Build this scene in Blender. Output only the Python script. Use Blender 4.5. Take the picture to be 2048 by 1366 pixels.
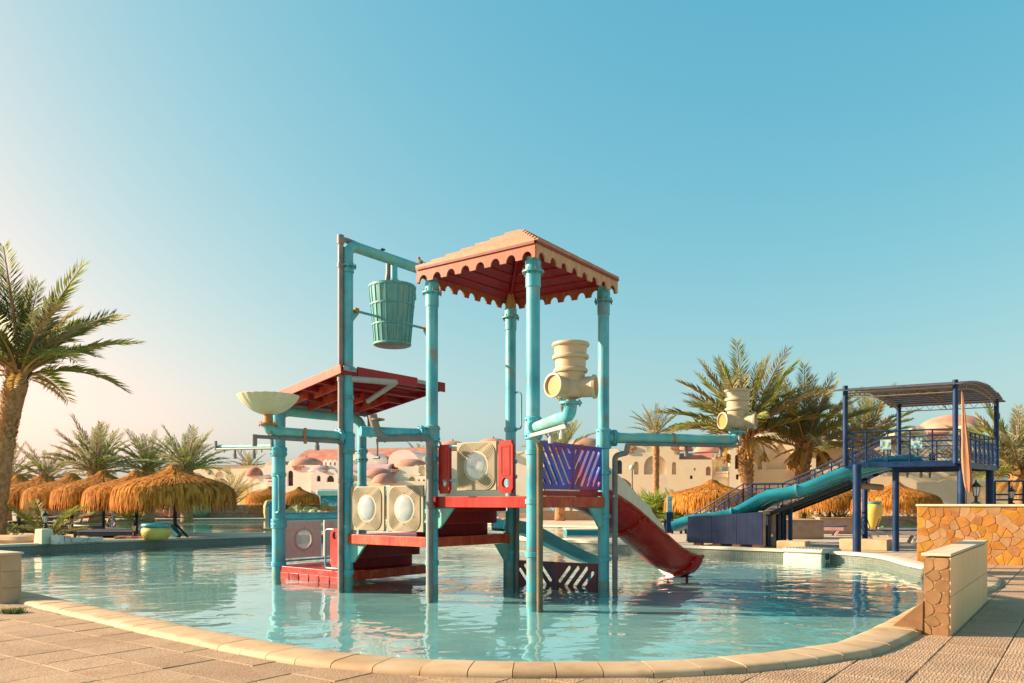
import bpy, math, random
from math import sin, cos, pi, radians, sqrt, atan2
from mathutils import Vector, Matrix
from mathutils.geometry import tessellate_polygon

for o in list(bpy.data.objects):
    bpy.data.objects.remove(o)
scene = bpy.context.scene
COL = scene.collection

# ------------------------------------------------------------------ camera
CAMZ = 1.6
FPX = 1600.0            # focal length in pixels of the 2048 px wide picture
HOR = 1005.0            # horizon row
cam_data = bpy.data.cameras.new('camera')
cam = bpy.data.objects.new('camera', cam_data)
COL.objects.link(cam)
cam.location = (0, 0, CAMZ)
cam.rotation_euler = (radians(90), 0, 0)
cam_data.sensor_width = 36.0
cam_data.lens = 36.0 * FPX / 2048.0
cam_data.shift_y = (HOR - 683.0) / 2048.0
cam_data.clip_start = 0.1
cam_data.clip_end = 6000
scene.camera = cam

# ------------------------------------------------------------------ light
EXPOSURE = 1.55
SUN_AZ = radians(-84)   # left of the view direction
SUN_EL = radians(21.5)
world = bpy.data.worlds.new('World')
scene.world = world
world.use_nodes = True
wn = world.node_tree.nodes
wl = world.node_tree.links
wn.clear()
w_out = wn.new('ShaderNodeOutputWorld')
w_bg = wn.new('ShaderNodeBackground')
w_sky = wn.new('ShaderNodeTexSky')
w_sky.sky_type = 'NISHITA'
w_sky.sun_disc = False
w_sky.sun_elevation = SUN_EL
w_sky.sun_rotation = SUN_AZ
w_sky.altitude = 0
w_sky.air_density = 1.0
w_sky.dust_density = 3.0
w_sky.ozone_density = 1.0
# the photograph's film response on the sky: one power curve per channel over the whole sky
w_sep = wn.new('ShaderNodeSeparateColor')
w_com = wn.new('ShaderNodeCombineColor')
wl.new(w_sky.outputs[0], w_sep.inputs[0])
for ci, (g_, k_) in enumerate(((1.489, 4.05), (0.610, 1.46), (0.350, 1.045))):
    sc_ = wn.new('ShaderNodeMath'); sc_.operation = 'MULTIPLY'; sc_.inputs[1].default_value = 0.1
    pw_ = wn.new('ShaderNodeMath'); pw_.operation = 'POWER'; pw_.inputs[1].default_value = g_
    ml_ = wn.new('ShaderNodeMath'); ml_.operation = 'MULTIPLY'; ml_.inputs[1].default_value = k_ * 10 * 2 ** -EXPOSURE
    wl.new(w_sep.outputs[ci], sc_.inputs[0])
    wl.new(sc_.outputs[0], pw_.inputs[0])
    wl.new(pw_.outputs[0], ml_.inputs[0])
    mn_ = wn.new('ShaderNodeMath'); mn_.operation = 'MINIMUM'; mn_.inputs[1].default_value = (1.5, 1.4, 1.25)[ci] * 10 * 2 ** -EXPOSURE
    wl.new(ml_.outputs[0], mn_.inputs[0])
    wl.new(mn_.outputs[0], w_com.inputs[ci])
w_bg.inputs['Strength'].default_value = 0.1
wl.new(w_com.outputs[0], w_bg.inputs['Color'])
wl.new(w_bg.outputs[0], w_out.inputs['Surface'])

sun_d = bpy.data.lights.new('sun', 'SUN')
sun_d.energy = 4.3
sun_d.angle = radians(0.6)
sun_d.color = (1.0, 0.80, 0.58)
sun = bpy.data.objects.new('sun', sun_d)
COL.objects.link(sun)
sunv = Vector((sin(SUN_AZ) * cos(SUN_EL), cos(SUN_AZ) * cos(SUN_EL), sin(SUN_EL)))
sun.rotation_euler = (-sunv).to_track_quat('-Z', 'Y').to_euler()
sun.location = (-30, 30, 30)

vs = scene.view_settings
vs.view_transform = 'Standard'
vs.look = 'None'
vs.exposure = EXPOSURE
vs.gamma = 1.0
vs.use_curve_mapping = False
scene.render.engine = 'CYCLES'
scene.cycles.use_denoising = True
scene.cycles.max_bounces = 8
scene.cycles.transparent_max_bounces = 16
scene.cycles.caustics_reflective = False
scene.cycles.caustics_refractive = False

# ------------------------------------------------------------------ helpers
Z = Vector((0, 0, 1))
U = Vector((0.8107, -0.5855, 0))      # the paving grid and the play tower follow U and V
V = Vector((0.5855, 0.8107, 0))
rnd = random.Random(7)


def at(px, py, d):
    """point that shows at pixel (px, py) of the 2048 px picture, d metres in front"""
    return Vector(((px - 1024) * d / FPX, d, CAMZ - (py - HOR) * d / FPX))


def gr(px, py, z=0.0):
    d = FPX * (CAMZ - z) / (py - HOR)
    return Vector(((px - 1024) * d / FPX, d, z))


def xz(px, py, d):
    p = at(px, py, d)
    return (p.x, p.z)


def v3(x, y, z=0.0):
    return Vector((x, y, z))


OFF = {}


class MB:
    def __init__(s):
        s.v = []
        s.f = []
        s.m = []

    def add(s, vs_, fs, mi=0):
        b = len(s.v)
        s.v += [tuple(p) for p in vs_]
        s.f += [tuple(i + b for i in f) for f in fs]
        s.m += [mi] * len(fs)
        return s

    def box(s, c, size, R=None, mi=0):
        c = Vector(c)
        hx, hy, hz = size[0] / 2, size[1] / 2, size[2] / 2
        P = [Vector((x, y, z)) for x in (-hx, hx) for y in (-hy, hy) for z in (-hz, hz)]
        if R is not None:
            P = [R @ p for p in P]
        return s.add([c + p for p in P], [(0, 1, 3, 2), (4, 6, 7, 5), (0, 4, 5, 1), (2, 3, 7, 6), (0, 2, 6, 4), (1, 5, 7, 3)], mi)

    def bar(s, p, q, w, h, up=None, mi=0):
        """rectangular bar from p to q, w sideways, h upwards"""
        p = Vector(p)
        q = Vector(q)
        t = (q - p)
        L = t.length
        if L < 1e-6:
            return s
        t /= L
        up = Vector(up) if up is not None else (Z if abs(t.z) < 0.95 else Vector((0, 1, 0)))
        a = t.cross(up).normalized()
        b = a.cross(t)
        P = []
        for e in (p, q):
            for (x, y) in ((-1, -1), (1, -1), (1, 1), (-1, 1)):
                P.append(e + a * (x * w / 2) + b * (y * h / 2))
        return s.add(P, [(3, 2, 1, 0), (4, 5, 6, 7), (0, 1, 5, 4), (1, 2, 6, 5), (2, 3, 7, 6), (3, 0, 4, 7)], mi)

    def tube(s, pts, r, n=12, cap=True, mi=0):
        pts = [Vector(p) for p in pts]
        k = len(pts)
        rs = r if isinstance(r, (list, tuple)) else [r] * k
        t0 = (pts[1] - pts[0]).normalized()
        ref = Z if abs(t0.z) < 0.9 else Vector((1, 0, 0))
        a = t0.cross(ref).normalized()
        P = []
        for i in range(k):
            if i == 0:
                t = t0
            elif i == k - 1:
                t = (pts[-1] - pts[-2]).normalized()
            else:
                t = ((pts[i + 1] - pts[i]).normalized() + (pts[i] - pts[i - 1]).normalized()).normalized()
            a = (a - t * a.dot(t)).normalized()
            b = t.cross(a)
            for j in range(n):
                w = 2 * pi * j / n
                P.append(pts[i] + (a * cos(w) + b * sin(w)) * rs[i])
        F = []
        for i in range(k - 1):
            for j in range(n):
                F.append((i * n + j, i * n + (j + 1) % n, (i + 1) * n + (j + 1) % n, (i + 1) * n + j))
        if cap:
            F.append(tuple(reversed(range(n))))
            F.append(tuple((k - 1) * n + j for j in range(n)))
        return s.add(P, F, mi)

    def lathe(s, prof, n=24, o=(0, 0, 0), R=None, arc=None, cap=True, mi=0, warp=None):
        o = Vector(o)
        P = []
        full = arc is None
        a0, a1 = (0, 2 * pi) if full else arc
        m = n if full else n + 1
        for (r, z) in prof:
            for j in range(m):
                w = a0 + (a1 - a0) * j / n
                rr = r * (warp(w, z) if warp else 1)
                p = Vector((rr * cos(w), rr * sin(w), z))
                P.append(o + (R @ p if R is not None else p))
        F = []
        for i in range(len(prof) - 1):
            for j in range(n):
                F.append((i * m + j, i * m + (j + 1) % m, (i + 1) * m + (j + 1) % m, (i + 1) * m + j))
        if cap and full:
            if prof[0][0] > 1e-4:
                F.append(tuple(reversed(range(n))))
            if prof[-1][0] > 1e-4:
                F.append(tuple((len(prof) - 1) * m + j for j in range(n)))
        return s.add(P, F, mi)

    def plate(s, outline, o, ex, ey, thick, holes=(), back=True, mi=0):
        """flat outline (2D, in ex/ey) with holes, front face at o, thickness along -ex x ey"""
        o = Vector(o)
        ex = Vector(ex)
        ey = Vector(ey)
        nrm = ex.cross(ey).normalized()
        loops = [list(outline)] + [list(h) for h in holes]
        flat = [p for l in loops for p in l]
        tris = tessellate_polygon([[Vector((p[0], p[1], 0)) for p in l] for l in loops])
        n = len(flat)
        fr = [o + ex * p[0] + ey * p[1] for p in flat]
        bk = [p - nrm * thick for p in fr]
        F = []
        for t in tris:
            a, b, c = [Vector((flat[i][0], flat[i][1], 0)) for i in t]
            t = tuple(t)
            if (b - a).cross(c - a).z < 0:
                t = tuple(reversed(t))
            F.append(t)
            if back:
                F.append(tuple(i + n for i in reversed(t)))
        b = 0
        for li, l in enumerate(loops):
            k = len(l)
            area = sum(l[i][0] * l[(i + 1) % k][1] - l[(i + 1) % k][0] * l[i][1] for i in range(k))
            rev = (area < 0) ^ (li > 0)
            for i in range(k):
                j = (i + 1) % k
                q = (b + i, b + i + n, b + j + n, b + j)
                F.append(tuple(reversed(q)) if rev else q)
            b += k
        return s.add(fr + bk, F, mi)

    def grid(s, rows, mi=0, closed=False, flip=False):
        """rows: list of equally long point lists"""
        m = len(rows[0])
        P = [p for r in rows for p in r]
        F = []
        for i in range(len(rows) - 1):
            for j in range(m if closed else m - 1):
                q = (i * m + j, i * m + (j + 1) % m, (i + 1) * m + (j + 1) % m, (i + 1) * m + j)
                F.append(tuple(reversed(q)) if flip else q)
        return s.add(P, F, mi)

    def mesh(s, name, mats, smooth=True, ang=38, off=None):
        off = off or Vector((0, 0, 0))
        me = bpy.data.meshes.new(name)
        me.from_pydata([(p[0] - off.x, p[1] - off.y, p[2] - off.z) for p in s.v], [], s.f)
        for m in (mats if isinstance(mats, (list, tuple)) else [mats]):
            me.materials.append(m)
        if isinstance(mats, (list, tuple)) and len(mats) > 1:
            me.polygons.foreach_set('material_index', s.m)
        if smooth:
            me.polygons.foreach_set('use_smooth', [True] * len(me.polygons))
            me.set_sharp_from_angle(angle=radians(ang))
        me.update()
        return me

    def build(s, name, mats, parent=None, smooth=True, ang=38, bevel=0, kind=None, label=None, solid=0):
        off = OFF.get(parent.name, Vector((0, 0, 0))) if parent is not None else Vector((0, 0, 0))
        base = Vector((0, 0, 0))
        if parent is None and s.v:
            xs = [p[0] for p in s.v]
            ys = [p[1] for p in s.v]
            zs = [p[2] for p in s.v]
            base = Vector(((min(xs) + max(xs)) / 2, (min(ys) + max(ys)) / 2, min(zs)))
            off = base
        me = s.mesh(name, mats, smooth, ang, off)
        ob = bpy.data.objects.new(name, me)
        COL.objects.link(ob)
        if parent is not None:
            ob.parent = parent
        else:
            ob.location = base
        OFF[ob.name] = off
        if solid:
            m = ob.modifiers.new('solid', 'SOLIDIFY')
            m.thickness = solid
            m.offset = 0
        if bevel:
            b = ob.modifiers.new('bevel', 'BEVEL')
            b.width = bevel
            b.segments = 2
            b.limit_method = 'ANGLE'
            b.angle_limit = radians(40)
        if kind:
            ob['kind'] = kind
        if label:
            ob['label'] = label
        return ob


def tag(o, label, cat, group=None):
    o['label'] = label
    o['category'] = cat
    if group:
        o['group'] = group
    return o


def thing(name, loc, label, cat, group=None):
    o = bpy.data.objects.new(name, None)
    o.empty_display_size = 0.2
    COL.objects.link(o)
    o.location = loc
    OFF[o.name] = Vector(loc)
    return tag(o, label, cat, group)


def dup(root, loc, rz=0.0, sc=1.0, label=None):
    """copy of a thing with its parts and their sub-parts"""
    r = root.copy()
    COL.objects.link(r)
    r.location = loc
    r.rotation_euler = (0, 0, rz)
    r.scale = sc if isinstance(sc, (tuple, list)) else (sc, sc, sc)
    if label:
        r['label'] = label
    for ch in list(root.children):
        c = ch.copy()
        COL.objects.link(c)
        c.parent = r
        for g in ch.children:
            d = g.copy()
            COL.objects.link(d)
            d.parent = c
    return r


def spline(P, k=8, closed=False):
    P = [Vector(p) for p in P]
    n = len(P)
    out = []
    rng = range(n) if closed else range(n - 1)
    for i in rng:
        if closed:
            p0, p1, p2, p3 = P[(i - 1) % n], P[i], P[(i + 1) % n], P[(i + 2) % n]
        else:
            p0, p1, p2, p3 = P[max(i - 1, 0)], P[i], P[i + 1], P[min(i + 2, n - 1)]
        for j in range(k):
            t = j / k
            out.append(0.5 * ((2 * p1) + (p2 - p0) * t + (2 * p0 - 5 * p1 + 4 * p2 - p3) * t * t + (3 * p1 - p0 - 3 * p2 + p3) * t ** 3))
    if not closed:
        out.append(P[-1])
    return out


def elbow(a, c, b, r, k=5):
    """points that run a -> c -> b with the corner at c rounded"""
    a, c, b = Vector(a), Vector(c), Vector(b)
    d1 = (a - c).normalized() * r
    d2 = (b - c).normalized() * r
    out = [a]
    for i in range(k + 1):
        t = i / k
        out.append((c + d1) * (1 - t) ** 2 + c * 2 * t * (1 - t) + (c + d2) * t * t)
    out.append(b)
    return out


def circle2(cx, cy, r, n=24, ry=None):
    ry = ry or r
    return [(cx + r * cos(2 * pi * i / n), cy + ry * sin(2 * pi * i / n)) for i in range(n)]


def arch2(x0, x1, z0, z1, n=10, ogee=0.0):
    """2D outline of an arched opening"""
    w = (x1 - x0) / 2
    cx = (x0 + x1) / 2
    zs = max(z1 - w, z0 + 0.25 * (z1 - z0))
    ry = z1 - zs
    out = [(x0, z0), (x1, z0)]
    for i in range(n + 1):
        t = pi * i / n
        o = ogee * max(0, 1 - abs(t - pi / 2) / 0.45)
        out.append((cx + w * cos(t), zs + ry * sin(t) + o))
    return out


def rect2(x0, z0, x1, z1):
    return [(x0, z0), (x1, z0), (x1, z1), (x0, z1)]


def clip_poly(poly, a, b, c):
    """keep the side a*x + b*y <= c of a convex polygon"""
    out = []
    n = len(poly)
    for i in range(n):
        p, q = poly[i], poly[(i + 1) % n]
        dp = a * p[0] + b * p[1] - c
        dq = a * q[0] + b * q[1] - c
        if dp <= 0:
            out.append(p)
        if (dp < 0 < dq) or (dq < 0 < dp):
            t = dp / (dp - dq)
            out.append((p[0] + (q[0] - p[0]) * t, p[1] + (q[1] - p[1]) * t))
    return out


def voronoi(pts, rect, gap):
    x0, z0, x1, z1 = rect
    cells = []
    for i, p in enumerate(pts):
        poly = [(x0, z0), (x1, z0), (x1, z1), (x0, z1)]
        for j, q in enumerate(pts):
            if i == j:
                continue
            dx, dy = q[0] - p[0], q[1] - p[1]
            d = sqrt(dx * dx + dy * dy)
            if d > 3 * max(x1 - x0, z1 - z0):
                continue
            a, b = dx / d, dy / d
            c = a * (p[0] + q[0]) / 2 + b * (p[1] + q[1]) / 2 - gap
            poly = clip_poly(poly, a, b, c)
            if len(poly) < 3:
                break
        if len(poly) >= 3:
            cells.append(poly)
    return cells


# ------------------------------------------------------------------ materials
def new_mat(name):
    m = bpy.data.materials.new(name)
    m.use_nodes = True
    nt = m.node_tree
    nt.nodes.clear()
    out = nt.nodes.new('ShaderNodeOutputMaterial')
    return m, nt, out


def node(nt, typ, **kw):
    n = nt.nodes.new(typ)
    for k, v in kw.items():
        if k in n.inputs:
            n.inputs[k].default_value = v
        else:
            setattr(n, k, v)
    return n


def noise_at(nt, scale, detail=5, stretch=(1, 1, 1), rot=(0, 0, 0), rough=0.55, per_obj=True):
    tc = nt.nodes.new('ShaderNodeTexCoord')
    mp = nt.nodes.new('ShaderNodeMapping')
    mp.inputs['Scale'].default_value = stretch
    mp.inputs['Rotation'].default_value = rot
    nt.links.new(tc.outputs['Object'], mp.inputs['Vector'])
    if per_obj:
        oi = nt.nodes.new('ShaderNodeObjectInfo')
        mul = nt.nodes.new('ShaderNodeVectorMath')
        mul.operation = 'SCALE'
        mul.inputs[0].default_value = (37.0, 61.0, 23.0)
        nt.links.new(oi.outputs['Random'], mul.inputs['Scale'])
        nt.links.new(mul.outputs[0], mp.inputs['Location'])
    nz = nt.nodes.new('ShaderNodeTexNoise')
    nz.inputs['Scale'].default_value = scale
    nz.inputs['Detail'].default_value = detail
    nz.inputs['Roughness'].default_value = rough
    nt.links.new(mp.outputs[0], nz.inputs['Vector'])
    return nz


def ramp(nt, src, cols, lo=0.3, hi=0.7):
    r = nt.nodes.new('ShaderNodeValToRGB')
    el = r.color_ramp.elements
    while len(el) < len(cols):
        el.new(0.5)
    for i, c in enumerate(cols):
        el[i].position = lo + (hi - lo) * i / max(1, len(cols) - 1)
        el[i].color = (c[0], c[1], c[2], 1)
    nt.links.new(src, r.inputs[0])
    return r


def mixc(nt, fac, a, b, mode='MIX'):
    m = nt.nodes.new('ShaderNodeMix')
    m.data_type = 'RGBA'
    m.blend_type = mode
    for sock, val in ((m.inputs[0], fac), (m.inputs[6], a), (m.inputs[7], b)):
        if hasattr(val, 'is_output') or hasattr(val, 'links'):
            nt.links.new(val, sock)
        elif isinstance(val, (int, float)):
            sock.default_value = val
        else:
            sock.default_value = (val[0], val[1], val[2], 1)
    return m.outputs[2]


def pmat(name, cols, scale=2.0, rough=0.6, bump=0.15, bscale=40, bdist=0.01, stretch=(1, 1, 1), streak=None, stain=None,
         metallic=0.0, spec=0.4, objvar=0.0, lo=0.3, hi=0.7, bstretch=(1, 1, 1), coat=0.0):
    m, nt, out = new_mat(name)
    b = nt.nodes.new('ShaderNodeBsdfPrincipled')
    nz = noise_at(nt, scale, 6, stretch)
    col = ramp(nt, nz.outputs[0], cols, lo, hi).outputs[0]
    if streak:      # (colour, amount) run-off streaks down the surface
        s = noise_at(nt, 3.0, 6, (4, 4, 0.35))
        rr = ramp(nt, s.outputs[0], [(0, 0, 0), (streak[1],) * 3], 0.48, 0.72)
        col = mixc(nt, rr.outputs[0], col, streak[0])
    if stain:       # (colour, amount, scale) blotches
        s = noise_at(nt, stain[2], 8, rough=0.7)
        rr = ramp(nt, s.outputs[0], [(0, 0, 0), (stain[1],) * 3], 0.52, 0.66)
        col = mixc(nt, rr.outputs[0], col, stain[0])
    if objvar:
        oi = nt.nodes.new('ShaderNodeObjectInfo')
        h = nt.nodes.new('ShaderNodeHueSaturation')
        mr = nt.nodes.new('ShaderNodeMapRange')
        mr.inputs[3].default_value = 1 - objvar
        mr.inputs[4].default_value = 1 + objvar
        nt.links.new(oi.outputs['Random'], mr.inputs[0])
        nt.links.new(mr.outputs[0], h.inputs['Value'])
        nt.links.new(col, h.inputs['Color'])
        col = h.outputs[0]
    nt.links.new(col, b.inputs['Base Color'])
    b.inputs['Metallic'].default_value = metallic
    b.inputs['Specular IOR Level'].default_value = spec
    b.inputs['Coat Weight'].default_value = coat
    rz = ramp(nt, nz.outputs[0], [(rough - 0.08,) * 3, (min(1, rough + 0.1),) * 3])
    nt.links.new(rz.outputs[0], b.inputs['Roughness'])
    if bump:
        n2 = noise_at(nt, bscale, 4, bstretch)
        bp = nt.nodes.new('ShaderNodeBump')
        bp.inputs['Strength'].default_value = bump
        bp.inputs['Distance'].default_value = bdist
        nt.links.new(n2.outputs[0], bp.inputs['Height'])
        nt.links.new(bp.outputs[0], b.inputs['Normal'])
    nt.links.new(b.outputs[0], out.inputs[0])
    return m


def leaf_mat(name, cols, objvar=0.22, trans=0.45):
    m, nt, out = new_mat(name)
    nz = noise_at(nt, 1.3, 3)
    col = ramp(nt, nz.outputs[0], cols).outputs[0]
    oi = nt.nodes.new('ShaderNodeObjectInfo')
    h = nt.nodes.new('ShaderNodeHueSaturation')
    mr = nt.nodes.new('ShaderNodeMapRange')
    mr.inputs[3].default_value = 1 - objvar
    mr.inputs[4].default_value = 1 + objvar
    nt.links.new(oi.outputs['Random'], mr.inputs[0])
    nt.links.new(mr.outputs[0], h.inputs['Value'])
    nt.links.new(col, h.inputs['Color'])
    d = nt.nodes.new('ShaderNodeBsdfPrincipled')
    d.inputs['Roughness'].default_value = 0.5
    d.inputs['Specular IOR Level'].default_value = 0.35
    t = nt.nodes.new('ShaderNodeBsdfTranslucent')
    mx = nt.nodes.new('ShaderNodeMixShader')
    mx.inputs[0].default_value = trans
    nt.links.new(h.outputs[0], d.inputs['Base Color'])
    nt.links.new(h.outputs[0], t.inputs['Color'])
    nt.links.new(d.outputs[0], mx.inputs[1])
    nt.links.new(t.outputs[0], mx.inputs[2])
    nt.links.new(mx.outputs[0], out.inputs[0])
    return m


M = {}
M['teal'] = pmat('teal_paint', [(.035, .27, .34), (.07, .40, .47), (.14, .50, .54)], 1.4, .42, .12, 60, .004, streak=((.26, .46, .42), .55), stain=((.28, .15, .06), .65, 1.9), spec=.4)
M['scale'] = pmat('waterline_scale', [(.06, .30, .34), (.16, .32, .28), (.28, .25, .15)], 6, .7, .3, 40, .004)
M['teal_old'] = pmat('teal_weathered', [(.07, .35, .37), (.14, .45, .44), (.24, .50, .42)], 2.5, .5, .15, 60, .004, streak=((.30, .42, .22), .6), stain=((.36, .24, .08), .5, 3))
M['bucket'] = pmat('bucket_plastic', [(.05, .26, .29), (.09, .33, .33), (.16, .40, .34)], 2.2, .5, .2, 50, .004, streak=((.33, .40, .24), .65), stain=((.22, .20, .10), .4, 4))
M['red'] = pmat('red_fibreglass', [(.30, .006, .005), (.38, .010, .006), (.44, .02, .010)], 1.6, .38, .1, 50, .004, streak=((.45, .06, .025), .4), spec=.3)
M['slide_red'] = pmat('glossy_red_slide', [(.46, .012, .008), (.56, .02, .010), (.62, .04, .018)], 1.2, .3, .06, 30, .003, streak=((.60, .10, .04), .4), spec=.4)
M['red_fade'] = pmat('faded_red_fibreglass', [(.40, .014, .008), (.54, .05, .015), (.58, .11, .045)], 3.2, .5, .12, 50, .004, streak=((.58, .17, .08), .5), stain=((.28, .015, .01), .5, 5), spec=.3)
M['red_dark'] = pmat('dark_red_board', [(.20, .006, .008), (.28, .010, .010), (.34, .02, .014)], 2.2, .45, .12, 40, .004, streak=((.36, .04, .025), .5), spec=.25)
M['maroon'] = pmat('maroon_board', [(.20, .008, .016), (.27, .013, .018), (.33, .02, .02)], 2.0, .5, .12, 40, .004, streak=((.32, .04, .03), .4), spec=.25)
M['lap_shadow'] = pmat('painted_lap_shadow', [(.15, .02, .012), (.22, .035, .02), (.28, .06, .03)], 5, .6, .1)  # shadow gap below each roof board lap, put into the colour
M['roof_board'] = pmat('sunbleached_roof_board', [(.36, .13, .065), (.46, .19, .095), (.52, .25, .13)], 3, .6, .2, 60, .004, stretch=(1, 1, 4), streak=((.30, .07, .04), .5), objvar=.08)
M['fascia'] = pmat('faded_fascia', [(.25, .05, .022), (.33, .08, .032), (.39, .13, .055)], 5, .6, .15, 60, .004, stretch=(3, 3, .6), streak=((.42, .18, .09), .4))
M['fascia_pale'] = pmat('bleached_fascia', [(.46, .20, .09), (.54, .28, .14), (.60, .34, .19)], 5, .6, .15, 60, .004, stretch=(3, 3, .6), streak=((.42, .13, .06), .4))
M['grey_pipe'] = pmat('grey_plastic_pipe', [(.15, .13, .12), (.21, .18, .17), (.27, .23, .21)], 3, .5, .1, 60, .003, stain=((.30, .17, .08), .4, 3))
M['rust_pipe'] = pmat('rust_streaked_pipe', [(.10, .075, .05), (.15, .105, .06), (.23, .13, .05)], 3, .6, .1, 60, .003, stain=((.28, .14, .04), .5, 2))
M['panel_groove'] = pmat('dark_groove', [(.34, .25, .15), (.42, .32, .20)], 3, .6)  # darker tan backing between the cream rings
M['pale_pipe'] = pmat('pale_plastic_pipe', [(.36, .34, .32), (.46, .43, .40)], 3, .5, .1, 60, .003)
M['rust'] = pmat('rusty_pipe', [(.25, .09, .03), (.42, .20, .05), (.55, .33, .10)], 5, .7, .3, 50, .004, streak=((.15, .06, .03), .6))
M['brass'] = pmat('orange_clamp', [(.40, .15, .04), (.50, .22, .06)], 4, .5)
M['cream'] = pmat('cream_plastic', [(.44, .32, .195), (.50, .375, .235), (.54, .42, .28)], 1.5, .42, .06, 40, .004, streak=((.50, .36, .20), .35), spec=.5)
M['cream_in'] = pmat('orange_spout_plastic', [(.40, .17, .03), (.48, .24, .05)], 2, .5)  # deeper orange for the inside of the cream spouts
M['shell'] = pmat('stained_shell', [(.60, .50, .30), (.68, .58, .38), (.64, .60, .42)], 2, .45, .1, 40, .004, streak=((.50, .48, .30), .5))
M['panel_cream'] = pmat('cream_panel', [(.36, .29, .19), (.42, .345, .235), (.46, .385, .27)], 1.8, .5, .08, 40, .003, streak=((.50, .35, .16), .35))
M['panel_pink'] = pmat('pink_panel', [(.66, .44, .35), (.72, .52, .43), (.75, .57, .49)], 2, .5, .08, 40, .003)
M['panel_blue'] = pmat('purple_blue_panel', [(.03, .09, .42), (.09, .05, .32), (.30, .02, .08)], 0.9, .42, .1, 40, .003, stain=((.22, .12, .22), .5, 2.0), lo=.38, hi=.6)
M['navy_panel'] = pmat('navy_red_panel', [(.02, .02, .07), (.08, .02, .05), (.15, .02, .03)], 1.2, .4)
M['navy'] = pmat('navy_steel', [(.003, .018, .055), (.006, .028, .085), (.012, .042, .115)], 2, .42, .1, 60, .003, streak=((.03, .06, .13), .4), spec=.25)
M['navy_wall'] = pmat('navy_board', [(.003, .010, .030), (.005, .014, .045), (.010, .020, .058)], 2, .55, .12, 50, .003, streak=((.02, .03, .08), .5), spec=.2)
M['slide_blue'] = pmat('blue_slide', [(.015, .24, .34), (.025, .32, .42), (.05, .38, .47)], 1.3, .3, .05, 30, .003, spec=.5)
M['slide_pale'] = pmat('pale_blue_slide', [(.08, .36, .42), (.14, .44, .48), (.20, .50, .52)], 1.3, .35, .05, 30, .003)
M['slide_cream'] = pmat('cream_slide', [(.82, .60, .40), (.86, .67, .47), (.88, .72, .53)], 1.2, .4, .06, 30, .003, streak=((.55, .34, .26), .35))
M['thatch'] = pmat('thatch', [(.24, .075, .012), (.54, .19, .028), (.70, .30, .06)], 7, .85, .5, 60, .02, stretch=(1, 1, .25), spec=.12, objvar=.10, lo=.36, hi=.64)
M['thatch_dark'] = pmat('old_thatch', [(.10, .045, .018), (.17, .075, .026), (.24, .12, .045)], 7, .9, .5, 50, .02, spec=.1)
M['wood_dark'] = pmat('dark_wood', [(.02, .018, .022), (.04, .034, .036), (.06, .05, .045)], 4, .6, .3, 40, .005, stretch=(1, 1, .3))
M['black'] = pmat('black_iron', [(.012, .012, .014), (.025, .024, .026)], 6, .45)
M['lamp_glass'] = pmat('lantern_glass', [(.60, .55, .44), (.68, .63, .52)], 4, .2, 0, spec=.6)
M['bark'] = pmat('palm_bark', [(.22, .10, .045), (.38, .19, .09), (.50, .28, .14)], 6, .9, .8, 22, .03, spec=.1)
M['boot'] = pmat('palm_leaf_base', [(.24, .12, .045), (.38, .21, .085), (.48, .30, .13)], 4, .85, .4, 30, .02, spec=.1)
M['fruit'] = pmat('date_stalk', [(.42, .20, .03), (.55, .29, .05)], 5, .6)
M['leaf'] = leaf_mat('palm_leaf', [(.20, .24, .045), (.30, .32, .07), (.40, .38, .12)])
M['leaf_grey'] = leaf_mat('grey_palm_leaf', [(.30, .27, .12), (.40, .35, .17), (.48, .42, .24)])
M['leaf_dry'] = leaf_mat('dry_palm_leaf', [(.48, .28, .055), (.58, .37, .09), (.62, .45, .15)])
M['leaf_lime'] = leaf_mat('bright_leaf', [(.16, .24, .03), (.24, .31, .05), (.34, .37, .09)])
M['weed'] = leaf_mat('weed_leaf', [(.07, .10, .03), (.14, .15, .06)])
M['terra'] = pmat('terracotta_plaster', [(.38, .13, .085), (.46, .18, .12), (.52, .24, .16)], 1.2, .85, .2, 20, .02, stain=((.30, .14, .12), .5, .8), spec=.2)
M['dome'] = pmat('dusty_dome_plaster', [(.38, .17, .12), (.46, .23, .16), (.52, .29, .21)], .9, .85, .2, 14, .02, stain=((.30, .17, .15), .5, .7), spec=.2)
M['lilac'] = pmat('lilac_dome_plaster', [(.40, .26, .26), (.48, .32, .32)], .9, .85, .15, 14, .02, spec=.2)
M['plaster'] = pmat('beige_plaster', [(.74, .57, .38), (.78, .62, .43), (.80, .66, .48)], .5, .9, .2, 12, .02, stain=((.52, .38, .26), .35, .5), spec=.2)
M['plaster_lt'] = pmat('cream_plaster', [(.78, .64, .48), (.80, .68, .52), (.82, .72, .57)], .5, .9, .2, 12, .02, stain=((.58, .46, .35), .35, .5), spec=.2)
M['plaster_pk'] = pmat('pinkish_plaster', [(.78, .63, .53), (.81, .68, .58), (.83, .72, .63)], .5, .9, .2, 12, .02, stain=((.62, .46, .38), .3, .5), spec=.2)
M['niche'] = pmat('niche_plaster', [(.72, .55, .36), (.76, .60, .41)], .6, .9, .1, 12, .02, spec=.2)
M['niche_pink'] = pmat('pink_niche', [(.58, .34, .38), (.62, .40, .42)], .6, .9, 0)
M['niche_blue'] = pmat('blue_niche', [(.20, .48, .52), (.28, .54, .56)], .6, .9, 0)
M['niche_yellow'] = pmat('yellow_niche', [(.66, .42, .10), (.72, .50, .16)], .6, .9, 0)
M['window'] = pmat('dark_window', [(.025, .016, .014), (.05, .03, .026)], 2, .25, 0, spec=.6)
M['shutter'] = pmat('brown_shutter', [(.10, .035, .022), (.15, .055, .032)], 4, .5, .2, 30, .005)
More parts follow.
